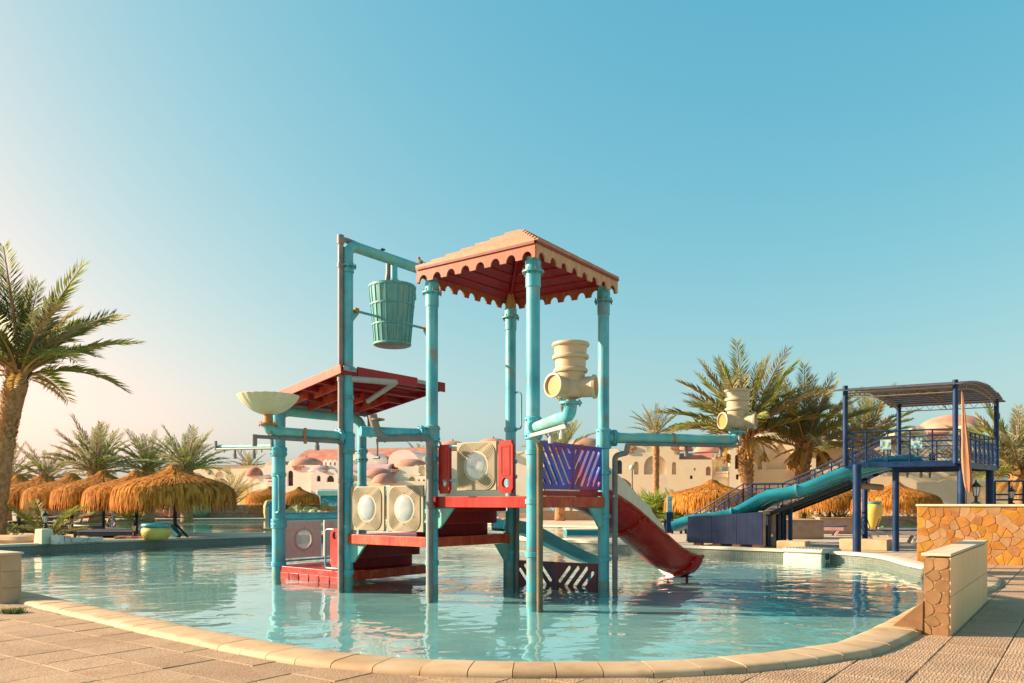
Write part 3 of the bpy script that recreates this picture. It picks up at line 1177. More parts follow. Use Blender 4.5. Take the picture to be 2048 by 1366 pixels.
# the same kind of wall at the left edge
LE = v3(-7.97, 12.45)
le = thing('low_wall', LE, 'low sandstone wall cut off by the left edge beside the coping', 'wall')
c_ = LE - U * 1.3 + V * .16
MB().box((c_.x, c_.y, .39), (2.6, .30, .78), Ru).build('core', M['block'], le)
MB().box((c_.x, c_.y, .795), (2.66, .36, .035), Ru).build('cap', M['cap_stone'], le, bevel=.008)
for j in range(3):
    MB().plate(rect2(.005, j * .26 + .004, .295, j * .26 + .256), LE + V * .01 + U * .012, V, Z, .012).build('wall_tile', M['block'], le, smooth=False)
    for i in range(4):
        MB().plate(rect2(-2.6 + i * .65 + .004, j * .26 + .004, -1.95 + i * .65 - .004, j * .26 + .256), LE - V * .002, U, Z, .012).build('wall_tile', M['block'], le, smooth=False)

# weed in the paving joint
wd = MB()
w0 = gr(28, 1228)
r = random.Random(3)
for i in range(260):
    a = r.uniform(0, 2 * pi)
    rr = r.uniform(0, .13)
    b = w0 + v3(cos(a) * rr * 1.3, sin(a) * rr, .012)
    d = v3(cos(a) * r.uniform(.2, 1), sin(a) * r.uniform(.2, 1), r.uniform(.5, 1.4)).normalized()
    L_ = r.uniform(.03, .10)
    s_ = d.cross(v3(r.uniform(-1, 1), r.uniform(-1, 1), r.uniform(-1, 1))).normalized() * .009
    wd.add([b - s_ * .4, b + s_ * .4, b + d * L_ * .6 + s_, b + d * L_, b + d * L_ * .6 - s_], [(0, 1, 2, 3, 4)])
tag(wd.build('weed', M['weed'], smooth=False), 'small green weed growing from a paving joint by the left wall', 'plant')

# ================================================================== PLAY TOWER
pF, pL, pR, pB = v3(.40, 15.1), v3(-1.66, 16.6), v3(1.98, 17.3), v3(-.03, 18.62)
pP1, pQ1, pP0, pQ0 = v3(-3.76, 18.3), v3(-2.06, 20.6), v3(-5.86, 20.1), v3(-4.18, 22.3)
tw = thing('play_tower', v3(-1.9, 18.3, FZ), 'teal and red water play tower with scalloped roof standing in the pool', 'play structure')


def zat(p, z):
    return Vector((p.x, p.y, z))


def bolts(mb, c, r, n, z, br=.014, bl=.06):
    for i in range(n):
        a = 2 * pi * i / n + .2
        x, y = c.x + r * cos(a), c.y + r * sin(a)
        mb.tube([(x, y, z - bl), (x, y, z + bl)], br, 6)


def post(p, top, r=.125, collars=(), flange=None, neck=None, sleeves=()):
    mb = MB().tube([zat(p, FZ), zat(p, -.3), zat(p, .6), zat(p, top)], r, 18)
    po = mb.build('post', M['teal'], tw)
    MB().lathe([(r + .002, -.32), (r + .006, -.22), (r + .004, -.14), (r + .001, -.09)], 18, zat(p, 0), cap=False).build('waterline_scale', M['scale'], po)
    for z in collars:
        c = MB().lathe([(r + .004, -.05), (r + .022, -.045), (r + .022, .045), (r + .004, .05)], 18, zat(p, z), cap=False)
        for s_ in (-1, 1):
            q = zat(p, z) + U * ((r + .03) * s_)
            c.box(q, (.05, .035, .07), Ru)
        c.build('collar', M['teal'], po)
    for (z0, z1, rr) in sleeves:
        c = MB().lathe([(r + .003, z0), (rr, z0 + .02), (rr, z1 - .02), (r + .003, z1)], 18, zat(p, 0), cap=False)
        for z in (z0 + .07, z1 - .07):
            for i in range(10):
                a = 2 * pi * i / 10
                q = zat(p, z) + v3(cos(a), sin(a)) * rr
                c.lathe([(.02, -.012), (.02, .012)], 6, q, R=Matrix.Rotation(pi / 2, 3, 'Y') @ Matrix.Rotation(0, 3, 'Z') if abs(cos(a)) > .7 else Matrix.Rotation(pi / 2, 3, 'X'))
        c.build('sleeve', M['teal'], po)
    if flange is not None:
        f_ = MB()
        f_.lathe([(r + .002, flange - .30), (r + .014, flange - .29), (r + .016, flange - .02), (r + .08, flange - .015), (r + .08, flange + .012),
                  (r + .02, flange + .016), (r + .02, flange + .2), (r + .004, flange + .21)], 20, zat(p, 0), cap=False)
        f_.build('flange', M['teal'], po)
        bt = MB()
        bolts(bt, zat(p, 0), r + .058, 8, flange)
        bt.build('flange_bolts', M['rust_pipe'], po, kind='stuff')
    return po


post(pF, 6.22, .13, (.62, 1.62, 2.55), 5.95, sleeves=((2.78, 3.22, .165),))
post(pL, 6.25, .125, (.35, 1.42, 2.5), 5.95, sleeves=((2.85, 3.2, .16),))
post(pR, 6.25, .122, (.38, 1.30, 2.25), 5.95, sleeves=((2.75, 3.2, .165),))
pb_ = post(pB, 6.0, .122, (.45, 2.2, 2.55, 3.3), 5.90)
MB().lathe([(.126, 5.98), (.126, 6.2), (.06, 6.5), (.05, 6.75)], 16, zat(pB, 0)).build('tapered_head', M['rust'], pb_)
post(pP1, 7.42, .125, (.02, 1.05, 2.1, 4.0, 6.9), None, sleeves=((2.7, 3.2, .165), (4.62, 4.7, .15)))
post(pQ1, 7.45, .12, (.5, 2.2))
post(pP0, 3.8, .165, (.06, 2.3), None, sleeves=((.95, 1.2, .195), (2.75, 3.0, .2)))
post(pQ0, 3.75, .125, (.3, 2.05), None, sleeves=((2.72, 2.86, .155), (2.95, 3.1, .155)))

# ---- overhead beam with the bucket feed
zb = 7.50
b0, b1 = zat(pP1, zb), zat(pQ1, zb)
dirv = (b1 - b0).normalized()
mb = MB().tube(elbow(zat(pP1, 7.0), b0, b1 + dirv * .15, .28), .125, 16)
ob = mb.build('overhead_beam', M['teal_old'], tw)
f_ = MB().lathe([(.13, 6.98), (.2, 6.985), (.2, 7.01), (.13, 7.015)], 18, zat(pP1, 0), cap=False)
bolts(f_, zat(pP1, 0), .175, 8, 7.0)
f_.build('flange', M['teal'], ob)
fp = b0.lerp(b1, .52)
MB().tube(elbow(fp - Z * .1, fp - Z * .52, fp - Z * .62 + dirv * .35 + U * .1, .12) , .085, 12).build('feed_spout', M['teal'], ob)
q_ = fp - Z * .62 + dirv * .35 + U * .1
MB().tube(elbow(q_, q_ + dirv * .18, q_ + dirv * .2 - Z * .25, .12), .095, 12).build('feed_spout', M['teal'], ob)
side = -U * .03 - V * .185
mb = MB().tube([zat(pP1, FZ) + side, zat(pP1, 7.62) + side], .065, 12)
top_ = -U * .13 + Z * .06
mb.tube([zat(pP1, 7.58) + side, zat(pP1, 7.58) + top_ + dirv * .1, zat(pP1, 7.52) + top_ + (b1 - b0) * .50], .065, 12)
mb.lathe([(.08, -.1), (.085, 0), (.08, .1)], 12, zat(pP1, 7.57) + side)
for z in (2.1, 3.0, 4.4, 6.98):
    mb.lathe([(.066, -.05), (.08, -.045), (.08, .045), (.066, .05)], 12, zat(pP1, z) + side, cap=False)
e_ = zat(pP1, 7.52) + top_ + (b1 - b0) * .50
mb.tube([e_ + Z * .03, e_ - Z * .38, e_ - Z * .62 - U * .05, e_ - Z * .85 - U * .18 - V * .05], [.065, .065, .06, .06], 12)
mb.build('water_pipe', M['grey_pipe'], tw)
MB().tube([e_ - dirv * .25 + Z * .02, e_ - dirv * .17 + Z * .02], .085, 12).build('pipe_clamp', M['pale_pipe'], tw)
mb = MB()
mb.bar(e_ - dirv * .35 + Z * .08, e_ - dirv * .12 + Z * .16, .03, .04)
mb.box(e_ - dirv * .2 + Z * .12, (.05, .05, .1))
mb.build('valve_handle', M['black'], tw)

# ---- bucket brackets
za = 6.0
for (p, s_) in ((pP1, 1), (pQ1, -1)):
    d = dirv * s_
    c = zat(p, za) + d * .24
    mb = MB()
    mb.plate([(-.05, -.28), (.02, -.28), (.24, -.02), (.24, .05), (-.05, .05)], zat(p, za) + d * .1 + Vector((d.y, -d.x, 0)) * .01, d, Z, .02)
    mb.build('bucket_bracket', M['teal_old'], tw)
    MB().box(c + Z * .03, (.14, .12, .12), Ru).build('axle_bearing', M['rust'], tw, bevel=.015)

# ---- decks
RD = M['red_dark']


def deck_block(corners, z, h, name='platform', mat=None):
    mb = MB()
    P = [zat(c, z - h) for c in corners] + [zat(c, z) for c in corners]
    n = len(corners)
    mb.add(P, [tuple(reversed(range(n))), tuple(range(n, 2 * n))] + [(i, (i + 1) % n, (i + 1) % n + n, i + n) for i in range(n)])
    return mb.build(name, mat or M['red'], tw, smooth=False, bevel=.012)


def inset(ps, k):
    c = sum(ps, Vector((0, 0, 0))) / len(ps)
    return [c + (p - c) * k for p in ps]


def edge_beam(a, b, z, h, mat, t=.06, out=.0):
    d = (b - a).normalized()
    n = Vector((d.y, -d.x, 0))
    m_ = MB().bar(zat(a, z - h / 2) + n * out + d * .10, zat(b, z - h / 2) + n * out - d * .10, t, h)
    return m_.build('edge_beam', mat, tw, smooth=False, bevel=.008)


zA, zB, zC = .02, .88, 1.72
dk = deck_block(inset([pP0, pP1, pQ1, pQ0], .97), zA - .01, .06, 'platform', M['red'])
for i in range(5):
    a = pP0.lerp(pP1, (i + .5) / 5)
for (a, b) in ((pP0, pP1), (pP1, pQ1), (pQ0, pP0)):
    edge_beam(a, b, zA, .22, M['red'] if b is not pQ1 else M['red_fade'], .07, .03)
for i in range(6):
    t0_ = .06 + i * .147
    a, b = pP0.lerp(pP1, t0_), pP0.lerp(pP1, t0_ + .135)
    n = -V
    MB().bar(zat(a, -.21) + n * .05, zat(b, -.21) + n * .05, .05, .17).build('skirt_board', M['red_dark'], tw, smooth=False, bevel=.008)
deck_block(inset([pP1, pL, pB, pQ1], .965), zB - .01, .06)
edge_beam(pP1, pL, zB, .21, M['red_fade'], .06, .06)
edge_beam(pL, pB, zB, .21, M['red_fade'], .06, .03)
deck_block(inset([pL, pF, pR, pB], .96), zC - .01, .06)
edge_beam(pL, pF, zC, .22, M['red'], .06, .06)
edge_beam(pF, pR, zC, .22, M['red_fade'], .06, .06)
edge_beam(pR, pB, zC, .22, M['red_dark'], .06, .03)
edge_beam(pF, pR, zC + .11, .10, M['red'], .05, .0)

# ---- steps between the levels (treads and risers seen below the decks)
def flight(a, b, zlo, zhi, n, mats):
    """closed steps that come down from a-b towards -U; the camera sees their backs below the deck"""
    d = (b - a).normalized()
    a2, b2 = a + d * .15, b - d * .15
    run = .27
    h = (zhi - zlo) / n
    for i in range(n):
        zt_ = zhi - i * h
        o1 = -U * (run * i + .03)
        MB().bar(zat(a2, zt_ - h / 2) + o1, zat(b2, zt_ - h / 2) + o1, .03, h - .004).build('riser', mats[i % len(mats)], tw, smooth=False)
        if i < n - 1:
            MB().bar(zat(a2, zt_ - h) + o1 - U * (run / 2), zat(b2, zt_ - h) + o1 - U * (run / 2), run + .03, .035).build('tread', M['red'], tw, smooth=False)


flight(pL, pB, zB - .02, zC - .02, 3, [M['red_dark'], M['red_dark'], M['maroon']])
flight(pP1, pQ1, zA - .02, zB - .02, 3, [M['red_dark'], M['red_dark'], M['maroon']])

# gusset brackets under the decks
for (p, d, z) in ((pP1, U, zB - .22), (pL, U, zC - .23), (pR, -V, zC - .23), (pB, -V, zB - .22)):
    n = Vector((d.y, -d.x, 0))
    MB().plate([(0, 0), (.48, 0), (.10, -.42), (0, -.42)], zat(p, z) + d * .12 + n * .03, d, Z, .06).build('gusset', M['teal_old'], tw, smooth=False)

# ---- panels
def frame_of(a, b):
    d = (b - a).normalized()
    return d, Vector((d.y, -d.x, 0))


def rsq(cx, cy, h, r, n=5):
    out = []
    for (sx, sy, a0) in ((1, 1, 0), (-1, 1, pi / 2), (-1, -1, pi), (1, -1, 3 * pi / 2)):
        for i in range(n + 1):
            a = a0 + pi / 2 * i / n
            out.append((cx + sx * (h - r) + r * cos(a), cy + sy * (h - r) + r * sin(a)))
    return out


def bubble_panel(a, b, s0, s1, z0, z1, mat, rings=True, bubble=.58, flat=False, out=.06):
    d, n = frame_of(a, b)
    w, h = s1 - s0, z1 - z0
    o = zat(a, z0) + d * s0 + n * out
    cx, cy = w / 2, h / 2
    R_ = min(w, h) * bubble / 2
    pn = MB().plate(rect2(0, 0, w, h), o, d, Z, .045, holes=[circle2(cx, cy, R_, 28)]).build('window_panel', M['panel_groove'] if rings else mat, tw, ang=30, bevel=.008)
    rg = MB()
    if rings:
        k = 8
        for i in range(k):
            t = (i + .6) / k
            wr = (min(w, h) / 2 * .985 - R_ * 1.12) / k * .56
            hw = R_ * 1.12 + (min(w, h) / 2 * .985 - R_ * 1.12) * t
            rad = hw * (1 - .55 * t)
            lo = rsq(cx, cy, hw, max(.02, rad), 6)
            li = rsq(cx, cy, hw - wr, max(.012, rad - wr), 6)
            lo = [(max(.012, min(w - .012, x)), y) for (x, y) in lo]
            rg.plate(lo, o + n * .02, d, Z, .021, holes=[li], back=False)
        rg.plate(rect2(0, 0, w, h), o + n * .014, d, Z, .015, holes=[rsq(cx, cy, min(w, h) / 2 * .99, .03, 4)], back=False) if False else None
        rg.build('rib_rings', mat, pn, ang=30, kind='stuff')
    else:
        for (sx, sy) in ((0, 0), (1, 0), (1, 1), (0, 1)):
            c0 = (w * (.13 + .74 * sx), h * (.13 + .74 * sy))
            a0 = atan2(cy - c0[1], cx - c0[0])
            pts = [(c0[0] + .13 * cos(a0 + t), c0[1] + .13 * sin(a0 + t)) for t in [-1.3 + 2.6 * i / 8 for i in range(9)]]
            rg.tube([o + d * x + Z * y + n * .003 for (x, y) in pts], .007, 5)
        rg.plate(circle2(cx, cy, R_ * 1.22, 28), o + n * .012, d, Z, .014, holes=[circle2(cx, cy, R_ * 1.16, 28)], back=False)
        rg.build('moulded_arcs', M['panel_pink'], pn)
    # retaining ring with screws and the blown dome
    rr_ = MB().plate(circle2(cx, cy, R_ * 1.10, 28), o + n * .016, d, Z, .018, holes=[circle2(cx, cy, R_ * .97, 28)])
    rr_.build('window_rim', mat if rings else M['panel_pink'], pn, ang=30)
    sc_ = MB()
    for i in range(6):
        an = 2 * pi * i / 6 + .5
        q = o + d * (cx + R_ * 1.17 * cos(an)) + Z * (cy + R_ * 1.17 * sin(an)) + n * .02
        sc_.tube([q, q + n * .012], .011, 6)
    sc_.build('screws', M['rust'], pn, kind='stuff')
    Rm = Matrix((d, Z, n)).transposed()
    dep = .03 if flat else .3
    prof = [(R_ * .98 * cos(t), R_ * dep * sin(t)) for t in [pi / 2 * i / 8 for i in range(9)]]
    MB().lathe(prof, 28, o + d * cx + Z * cy + n * .0, R=Rm).build('bubble_window', M['bubble'], pn, ang=80)
    return pn


def clamp_bar(a, b, s, z, n_len=.1):
    d, n = frame_of(a, b)
    MB().box(zat(a, z) + d * s, (n_len, .05, .05), Matrix.Rotation(atan2(d.y, d.x), 3, 'Z')).build('panel_clamp', M['teal'], tw)


LF = (pF - pL).length
lab = bubble_panel(pP1, pL, .18, 1.30, .98, 1.96, M['panel_cream'])
bubble_panel(pP1, pL, 1.38, 2.50, .98, 1.96, M['panel_cream'])
MB().box(zat(pP1, 1.94) + U * 1.34 - V * .07, (.22, .07, .07), Ru).build('panel_clamp', M['teal'], tw)
MB().box(zat(pP1, 1.0) + U * 1.34 - V * .07, (.22, .07, .07), Ru).build('panel_clamp', M['teal'], tw)
MB().tube([zat(pP1, 1.0) + U * 1.34 - V * .05, zat(pP1, 1.94) + U * 1.34 - V * .05], .022, 8).build('panel_rail', M['teal'], tw)
bubble_panel(pL, pF, .72, 1.72, 1.84, 2.80, M['panel_cream'])
bubble_panel(pP0, pQ0, .22, 1.38, .17, 1.13, M['panel_pink'], False, .52, True, -.04)
bubble_panel(pP0, pQ0, 1.48, 2.60, .17, 1.13, M['panel_pink'], False, .52, True, -.04)
# teal rails that carry the pink panels
for z in (.12, 1.18):
    MB().tube([zat(pP0, z) + V * .1, zat(pQ0, z) - V * .1], .025, 8).build('panel_rail', M['teal'], tw)
for (a, b, z) in ((pP0, pP1, 1.32),):
    MB().tube([zat(pP0, 1.32) + V * .1, zat(pQ0, 1.32) - V * .1], .03, 8).build('panel_rail', M['teal'], tw)


def gate_panel(a, b, s0, s1, z0, z1, hole, mat, out=.06):
    d, n = frame_of(a, b)
    w, h = s1 - s0, z1 - z0
    c = .035
    ol = [(c, 0), (w - c, 0), (w - c, .04), (w, .09), (w, h - .09), (w - c, h - .04), (w - c, h), (c, h), (c, h - .04), (0, h - .09), (0, .09), (c, .04)]
    o = zat(a, z0) + d * s0 + n * out
    p = MB().plate(ol, o, d, Z, .07, holes=[circle2(w / 2, hole, w * .23, 20, w * .26)]).build('gate_panel', mat, tw, ang=30, bevel=.008)
    zlo = hole + w * .4 if hole < h / 2 else .09
    zhi = h - .1 if hole < h / 2 else hole - w * .4
    MB().plate(rsq(w / 2, (zlo + zhi) / 2, 1, 0.001, 1)[:0] or rect2(w * .2, zlo, w * .8, zhi), o + n * .008, d, Z, .01,
               holes=[rect2(w * .26, zlo + .03, w * .74, zhi - .03)], back=False).build('moulded_frame', mat, p, smooth=False)
    return p


gate_panel(pP1, pP0, .14, .48, .10, 1.0, .74, M['red'], -.06)
gate_panel(pL, pF, .22, .53, 1.78, 2.78, .22, M['red'])
gate_panel(pL, pF, 1.76, 2.12, 1.78, 2.80, .20, M['red'])


def loop_handle(a, d, z0, z1, reach, r=.022):
    p0_, p1_ = zat(a, z0), zat(a, z1)
    pts = elbow(p0_, p0_ + d * reach, p0_ + d * reach + Z * (z1 - z0) * .5, .08)[:-1] + elbow(p0_ + d * reach + Z * (z1 - z0) * .5, p1_ + d * reach, p1_, .10)
    MB().tube(pts, r, 8).build('hand_rail', M['teal'], tw)


loop_handle(pP1 - V * .08, -U, .08, .98, .66)
loop_handle(pL - V * .02, U, 2.0, 2.86, .26)
loop_handle(pB, U, 3.30, 4.15, .3)
loop_handle(pP0 - V * .13, U, 1.35, 2.28, .18)
loop_handle(pQ0, -U * .5 - V * .5, 1.3, 1.9, .4)
for z in (2.05, 2.74):
    MB().tube([zat(pL, z) - V * .02, zat(pL, z) + U * .78 - V * .03], .026, 8).build('panel_rail', M['teal'], tw)


def slot_panel(a, b, s0, s1, z0, z1, lean, mat, out=.05, nsl=6):
    """plate with slanted slots that rise towards one side"""
    d, n = frame_of(a, b)
    w, h = s1 - s0, z1 - z0
    o = zat(a, z0) + d * s0 + n * out
    holes = []
    m_ = .07
    sw_ = .042
    ang = lean
    dx, dy = cos(ang), sin(ang)
    nx_, ny_ = -dy, dx
    # slots between two margins: clip the slanted line to the panel
    lim = w * abs(nx_) + h * abs(ny_)
    step = lim / (nsl + 1)
    for i in range(1, nsl + 1):
        off = -lim / 2 + i * step
        px_, py_ = w / 2 + nx_ * off, h / 2 + ny_ * off
        ts = []
        lo, hi = -9, 9
        for (c, dd, mx) in ((px_, dx, w), (py_, dy, h)):
            t1 = (m_ + sw_ - c) / dd
            t2 = (mx - m_ - sw_ - c) / dd
            lo = max(lo, min(t1, t2))
            hi = min(hi, max(t1, t2))
        if hi - lo < .06:
            continue
        A_, B_ = (px_ + dx * lo, py_ + dy * lo), (px_ + dx * hi, py_ + dy * hi)
        base = atan2(dy, dx)
        sl = []
        for j in range(7):
            t = base - pi / 2 + pi * j / 6
            sl.append((B_[0] + sw_ * cos(t), B_[1] + sw_ * sin(t)))
        for j in range(7):
            t = base + pi / 2 + pi * j / 6
            sl.append((A_[0] + sw_ * cos(t), A_[1] + sw_ * sin(t)))
        holes.append(sl)
    return MB().plate(rect2(0, 0, w, h), o, d, Z, .04, holes=holes).build('slotted_panel', mat, tw, ang=30, bevel=.006)


FR = (pR - pF).length
slot_panel(pF, pR, .18, FR / 2 - .01, 1.86, 2.78, radians(126), M['panel_blue'], .05, 7)
slot_panel(pF, pR, FR / 2 + .01, FR - .16, 1.86, 2.78, radians(54), M['panel_blue'], .05, 7)
RB = (pB - pR).length
slot_panel(pB, pR, .16, RB / 2 - .01, -.36, .27, radians(128), M['navy_panel'], .03, 6)
slot_panel(pB, pR, RB / 2 + .01, RB - .14, -.36, .27, radians(52), M['navy_panel'], .03, 6)

# ---- big roof over the tower
ctr = (pF + pL + pR + pB) / 4
kf = 1.165
rc = [ctr + (p - ctr) * kf for p in (pL, pF, pR, pB)]
zE0, zE1 = 6.14, 6.40
apex = zat(ctr, 7.30)
rf = MB().tube([zat(ctr, 6.42), apex], .05, 8).build('roof', M['maroon'], tw)
rf['label'] = 'hipped roof of sun-bleached red boards with scalloped eaves'
NB = 7
for si in range(4):
    a, b = rc[si], rc[(si + 1) % 4]
    d, n = frame_of(a, b)
    # scalloped fascia
    w = (b - a).length
    ns = 8
    ol = [(0, zE1 - zE0), (0, 0)]
    seg = w / ns
    for i in range(ns):
        x0 = i * seg + seg * .20
        x1 = (i + 1) * seg - seg * .20
        for j in range(9):
            t = pi - pi * j / 8
            ol.append(((x0 + x1) / 2 + (x1 - x0) / 2 * cos(t), .135 * sin(t)))
    ol += [(w, 0), (w, zE1 - zE0)]
    MB().plate(ol[::-1], zat(a, zE0) + n * .02, d, Z, .035).build('scalloped_fascia', M['fascia_pale'] if si == 1 else M['fascia'], rf, smooth=False)
    # lapped boards, each a wedge
    for i in range(NB):
        t0_, t1_ = i / NB, (i + 1) / NB
        A0, B0 = zat(a, zE1).lerp(apex, t0_), zat(b, zE1).lerp(apex, t0_)
        A1, B1 = zat(a, zE1).lerp(apex, t1_), zat(b, zE1).lerp(apex, t1_)
        up = Z * .10
        lap = n * .05 - Z * .01
        mb = MB()
        mb.add([A0 + lap, B0 + lap, B1, A1, A0 + lap + up, B0 + lap + up, B1 + Z * .03, A1 + Z * .03],
               [(4, 5, 6, 7), (3, 2, 1, 0), (1, 2, 6, 5), (0, 4, 7, 3)])
        lw_ = up * .5
        mb.add([A0 + lap, B0 + lap, B0 + lap + lw_, A0 + lap + lw_], [(0, 1, 2, 3)], 1)  # lower half of the riser painted dark as the gap's shadow
        mb.add([A0 + lap + lw_, B0 + lap + lw_, B0 + lap + up, A0 + lap + up], [(0, 1, 2, 3)], 0)
        mb.build('roof_board', [M['roof_board'], M['lap_shadow']], rf, smooth=False)
        # lining below
        dn = -Z * .05
        mb = MB()
        mb.add([A0 + dn, B0 + dn, B1 + dn * 1.5, A1 + dn * 1.5, A0 + dn * .3, B0 + dn * .3, B1 + dn * .3, A1 + dn * .3],
               [(3, 2, 1, 0), (0, 1, 5, 4), (1, 2, 6, 5), (2, 3, 7, 6), (3, 0, 4, 7)])
        mb.build('lining_board', M['maroon'] if si % 2 else M['red_dark'], rf, smooth=False)
    MB().tube([zat(a, zE1 - .1), apex - Z * .16], .035, 6).build('hip_rafter', M['maroon'], rf)

# ---- low shed roof over the entry deck
hi0, hi1 = zat(pP1, 4.66) - V * .3 + U * .12, zat(pQ1, 4.66) + V * .35 + U * .10
lo0, lo1 = zat(pP0, 4.15) - V * .3 - U * .25, zat(pQ0, 4.15) + V * .3 - U * .25
sr = MB().bar(hi0 - Z * .12, hi1 - Z * .12, .06, .08).build('shed_roof', M['maroon'], tw)
sr['label'] = 'low sloping shed roof of red boards with pieces missing'
for i in range(7):
    t0_, t1_ = i / 7, (i + .94) / 7
    a, b = lo0.lerp(hi0, t0_), lo1.lerp(hi1, t0_)
    c, d = lo1.lerp(hi1, t1_), lo0.lerp(hi0, t1_)
    mb = MB()
    up = Z * .04
    mb.add([a, b, c, d, a + up, b + up, c + up * .4, d + up * .4], [(3, 2, 1, 0), (4, 5, 6, 7), (0, 1, 5, 4), (1, 2, 6, 5), (2, 3, 7, 6), (3, 0, 4, 7)])
    mb.build('roof_board', M['maroon'], sr, smooth=False)


def fascia(p, q, h, mat, drop=.02):
    MB().bar(p - Z * (h / 2 - .05), q - Z * (h / 2 - .05), .04, h).build('fascia_board', mat, sr, smooth=False, bevel=.006)


fascia(lo0, hi0, .20, M['red_fade'])
fascia(hi0.lerp(hi1, .13) + U * .03, hi0.lerp(hi1, .70) + U * .03, .24, M['red'])
fascia(hi0.lerp(hi1, .93) + U * .03, hi1 + U * .03, .24, M['red_dark'])
fascia(lo1, hi1, .18, M['maroon'])
fascia(lo0, lo1, .16, M['maroon'])
for (t0_, t1_) in ((.02, .13), (.70, .80)):
    MB().bar(hi0.lerp(hi1, t0_) - Z * .04, hi0.lerp(hi1, t1_) - Z * .04, .02, .12).build('metal_bracket', M['pale_pipe'], sr, smooth=False)
for (t, s0, s1) in ((.12, .2, .42), (.16, .45, .8), (.35, .1, .5), (.55, .15, .55), (.75, .2, .6)):
    a, b = lo0.lerp(lo1, t), hi0.lerp(hi1, t)
    MB().bar(a.lerp(b, s0) - Z * .13, a.lerp(b, s1) - Z * .13, .05, .22).build('rafter', M['red_fade'], sr, smooth=False, bevel=.005)
for t in (.28, .50, .70, .9):
    a, b = lo0.lerp(hi0, t), lo1.lerp(hi1, t)
    MB().bar(a - Z * .08, b - Z * .08, .10, .10).build('purlin', M['maroon'], sr, smooth=False)
# the pipe frame that carries it
MB().tube(elbow(zat(pP0, 3.2), zat(pP0, 3.92), zat(pQ0, 3.92).lerp(zat(pP0, 3.92), .5), .35), .135, 14).build('roof_frame_pipe', M['teal_old'], tw)
MB().tube(elbow(zat(pQ0, 3.2), zat(pQ0, 3.92), zat(pQ0, 3.92).lerp(zat(pP0, 3.92), .5), .35), .125, 14).build('roof_frame_pipe', M['teal_old'], tw)
off_ = -U * .05 + V * 0 - v3(0, .2)
mb = MB().tube([zat(pP0, 4.06) + off_, zat(pQ0, 4.06) + off_ * .5], .06, 10)
mb.tube(elbow(zat(pQ0, 4.06) + off_ * .5, zat(pQ0, 4.06) + U * .3, zat(pQ0, 3.4) + U * .32, .15), .065, 10)
mb.tube([zat(pP0, 4.02) + off_ - U * .2, zat(pP0, 2.9) + off_ - U * .12], .045, 8)
mb.build('water_pipe', M['grey_pipe'], tw)
mb = MB().tube([zat(pP1, 4.42) + U * .1, zat(pP1, 4.42) + V * 1.0 + U * .55], .07, 10)
mb.tube([zat(pP1, 4.42) + V * 1.0 + U * .55, zat(pP1, 4.16) + V * 1.6 - U * 1.0], .065, 10)
mb.build('water_pipe', M['pale_pipe'], tw)

# ---- spray arms
def arm(a, z, b, r, mat, name='spray_arm', end=True):
    a, b = zat(a, z), zat(b, z)
    d = (b - a).normalized()
    o = MB().tube([a + d * .1, b], r, 14).build(name, mat, tw)
    Rm = Matrix((d.cross(Z), Z, d)).transposed() if False else d.to_track_quat('Z', 'Y').to_matrix()
    f_ = MB().lathe([(r, .20), (r + .065, .205), (r + .065, .235), (r + .02, .24), (r + .065, .245), (r + .065, .275), (r, .28)], 16, a, R=Rm, cap=False)
    for i in range(8):
        w = 2 * pi * i / 8
        q = a + Rm @ Vector(((r + .042) * cos(w), (r + .042) * sin(w), .24))
        f_.tube([q - d * .07, q + d * .07], .012, 6)
    f_.build('flange', M['teal'], o)
    return o, a, b, d


zarm = 3.0
oa, a_, aFe, dF = arm(pF, zarm, v3(.88, 12.95), .10, M['teal_old'])
MB().tube(elbow(aFe - dF * .02, aFe + dF * .22, aFe + dF * .24 + Z * .20, .18), [.105] * 8, 14).build('elbow', M['teal'], oa)
eF = aFe + dF * .24 + Z * .20
oa2, a2_, aRe, dR = arm(pR, zarm, v3(4.85, 17.95), .115, M['teal_old'])
MB().tube(elbow(aRe - dR * .02, aRe + dR * .2, aRe + dR * .22 + Z * .20, .17), .115, 14).build('elbow', M['teal'], oa2)
eR = aRe + dR * .22 + Z * .20
oa3, a3_, aLe, dL = arm(pL, 3.02, v3(-3.02, 15.95), .105, M['teal'])
oa4, a4_, aSe, dS = arm(pP1, 3.1, v3(-4.95, 17.1), .115, M['teal_old'])
MB().tube(elbow(aSe - dS * .02, aSe + dS * .26, aSe + dS * .28 + Z * .17, .17), .13, 14).build('elbow', M['teal_old'], oa4)
eS = aSe + dS * .28 + Z * .17
for (e, r_) in ((eF, .1), (eR, .115), (eS, .13)):
    f_ = MB().lathe([(r_, -.04), (r_ + .08, -.035), (r_ + .08, .0), (r_, .005)], 16, e, cap=False)
    bolts(f_, zat(e, 0), r_ + .055, 8, e.z - .02, .012, .05)
    f_.build('pipe_flange', M['rust'] if e is eS else M['teal'], tw)


def drops(mb, a, b, ts, L=.17, r=.032):
    for t in ts:
        p = a.lerp(b, t)
        mb.tube([p + Z * .0, p - Z * L], r, 8)
        mb.tube([p - Z * (L * .55), p - Z * (L + .02)], r * 1.35, 8)


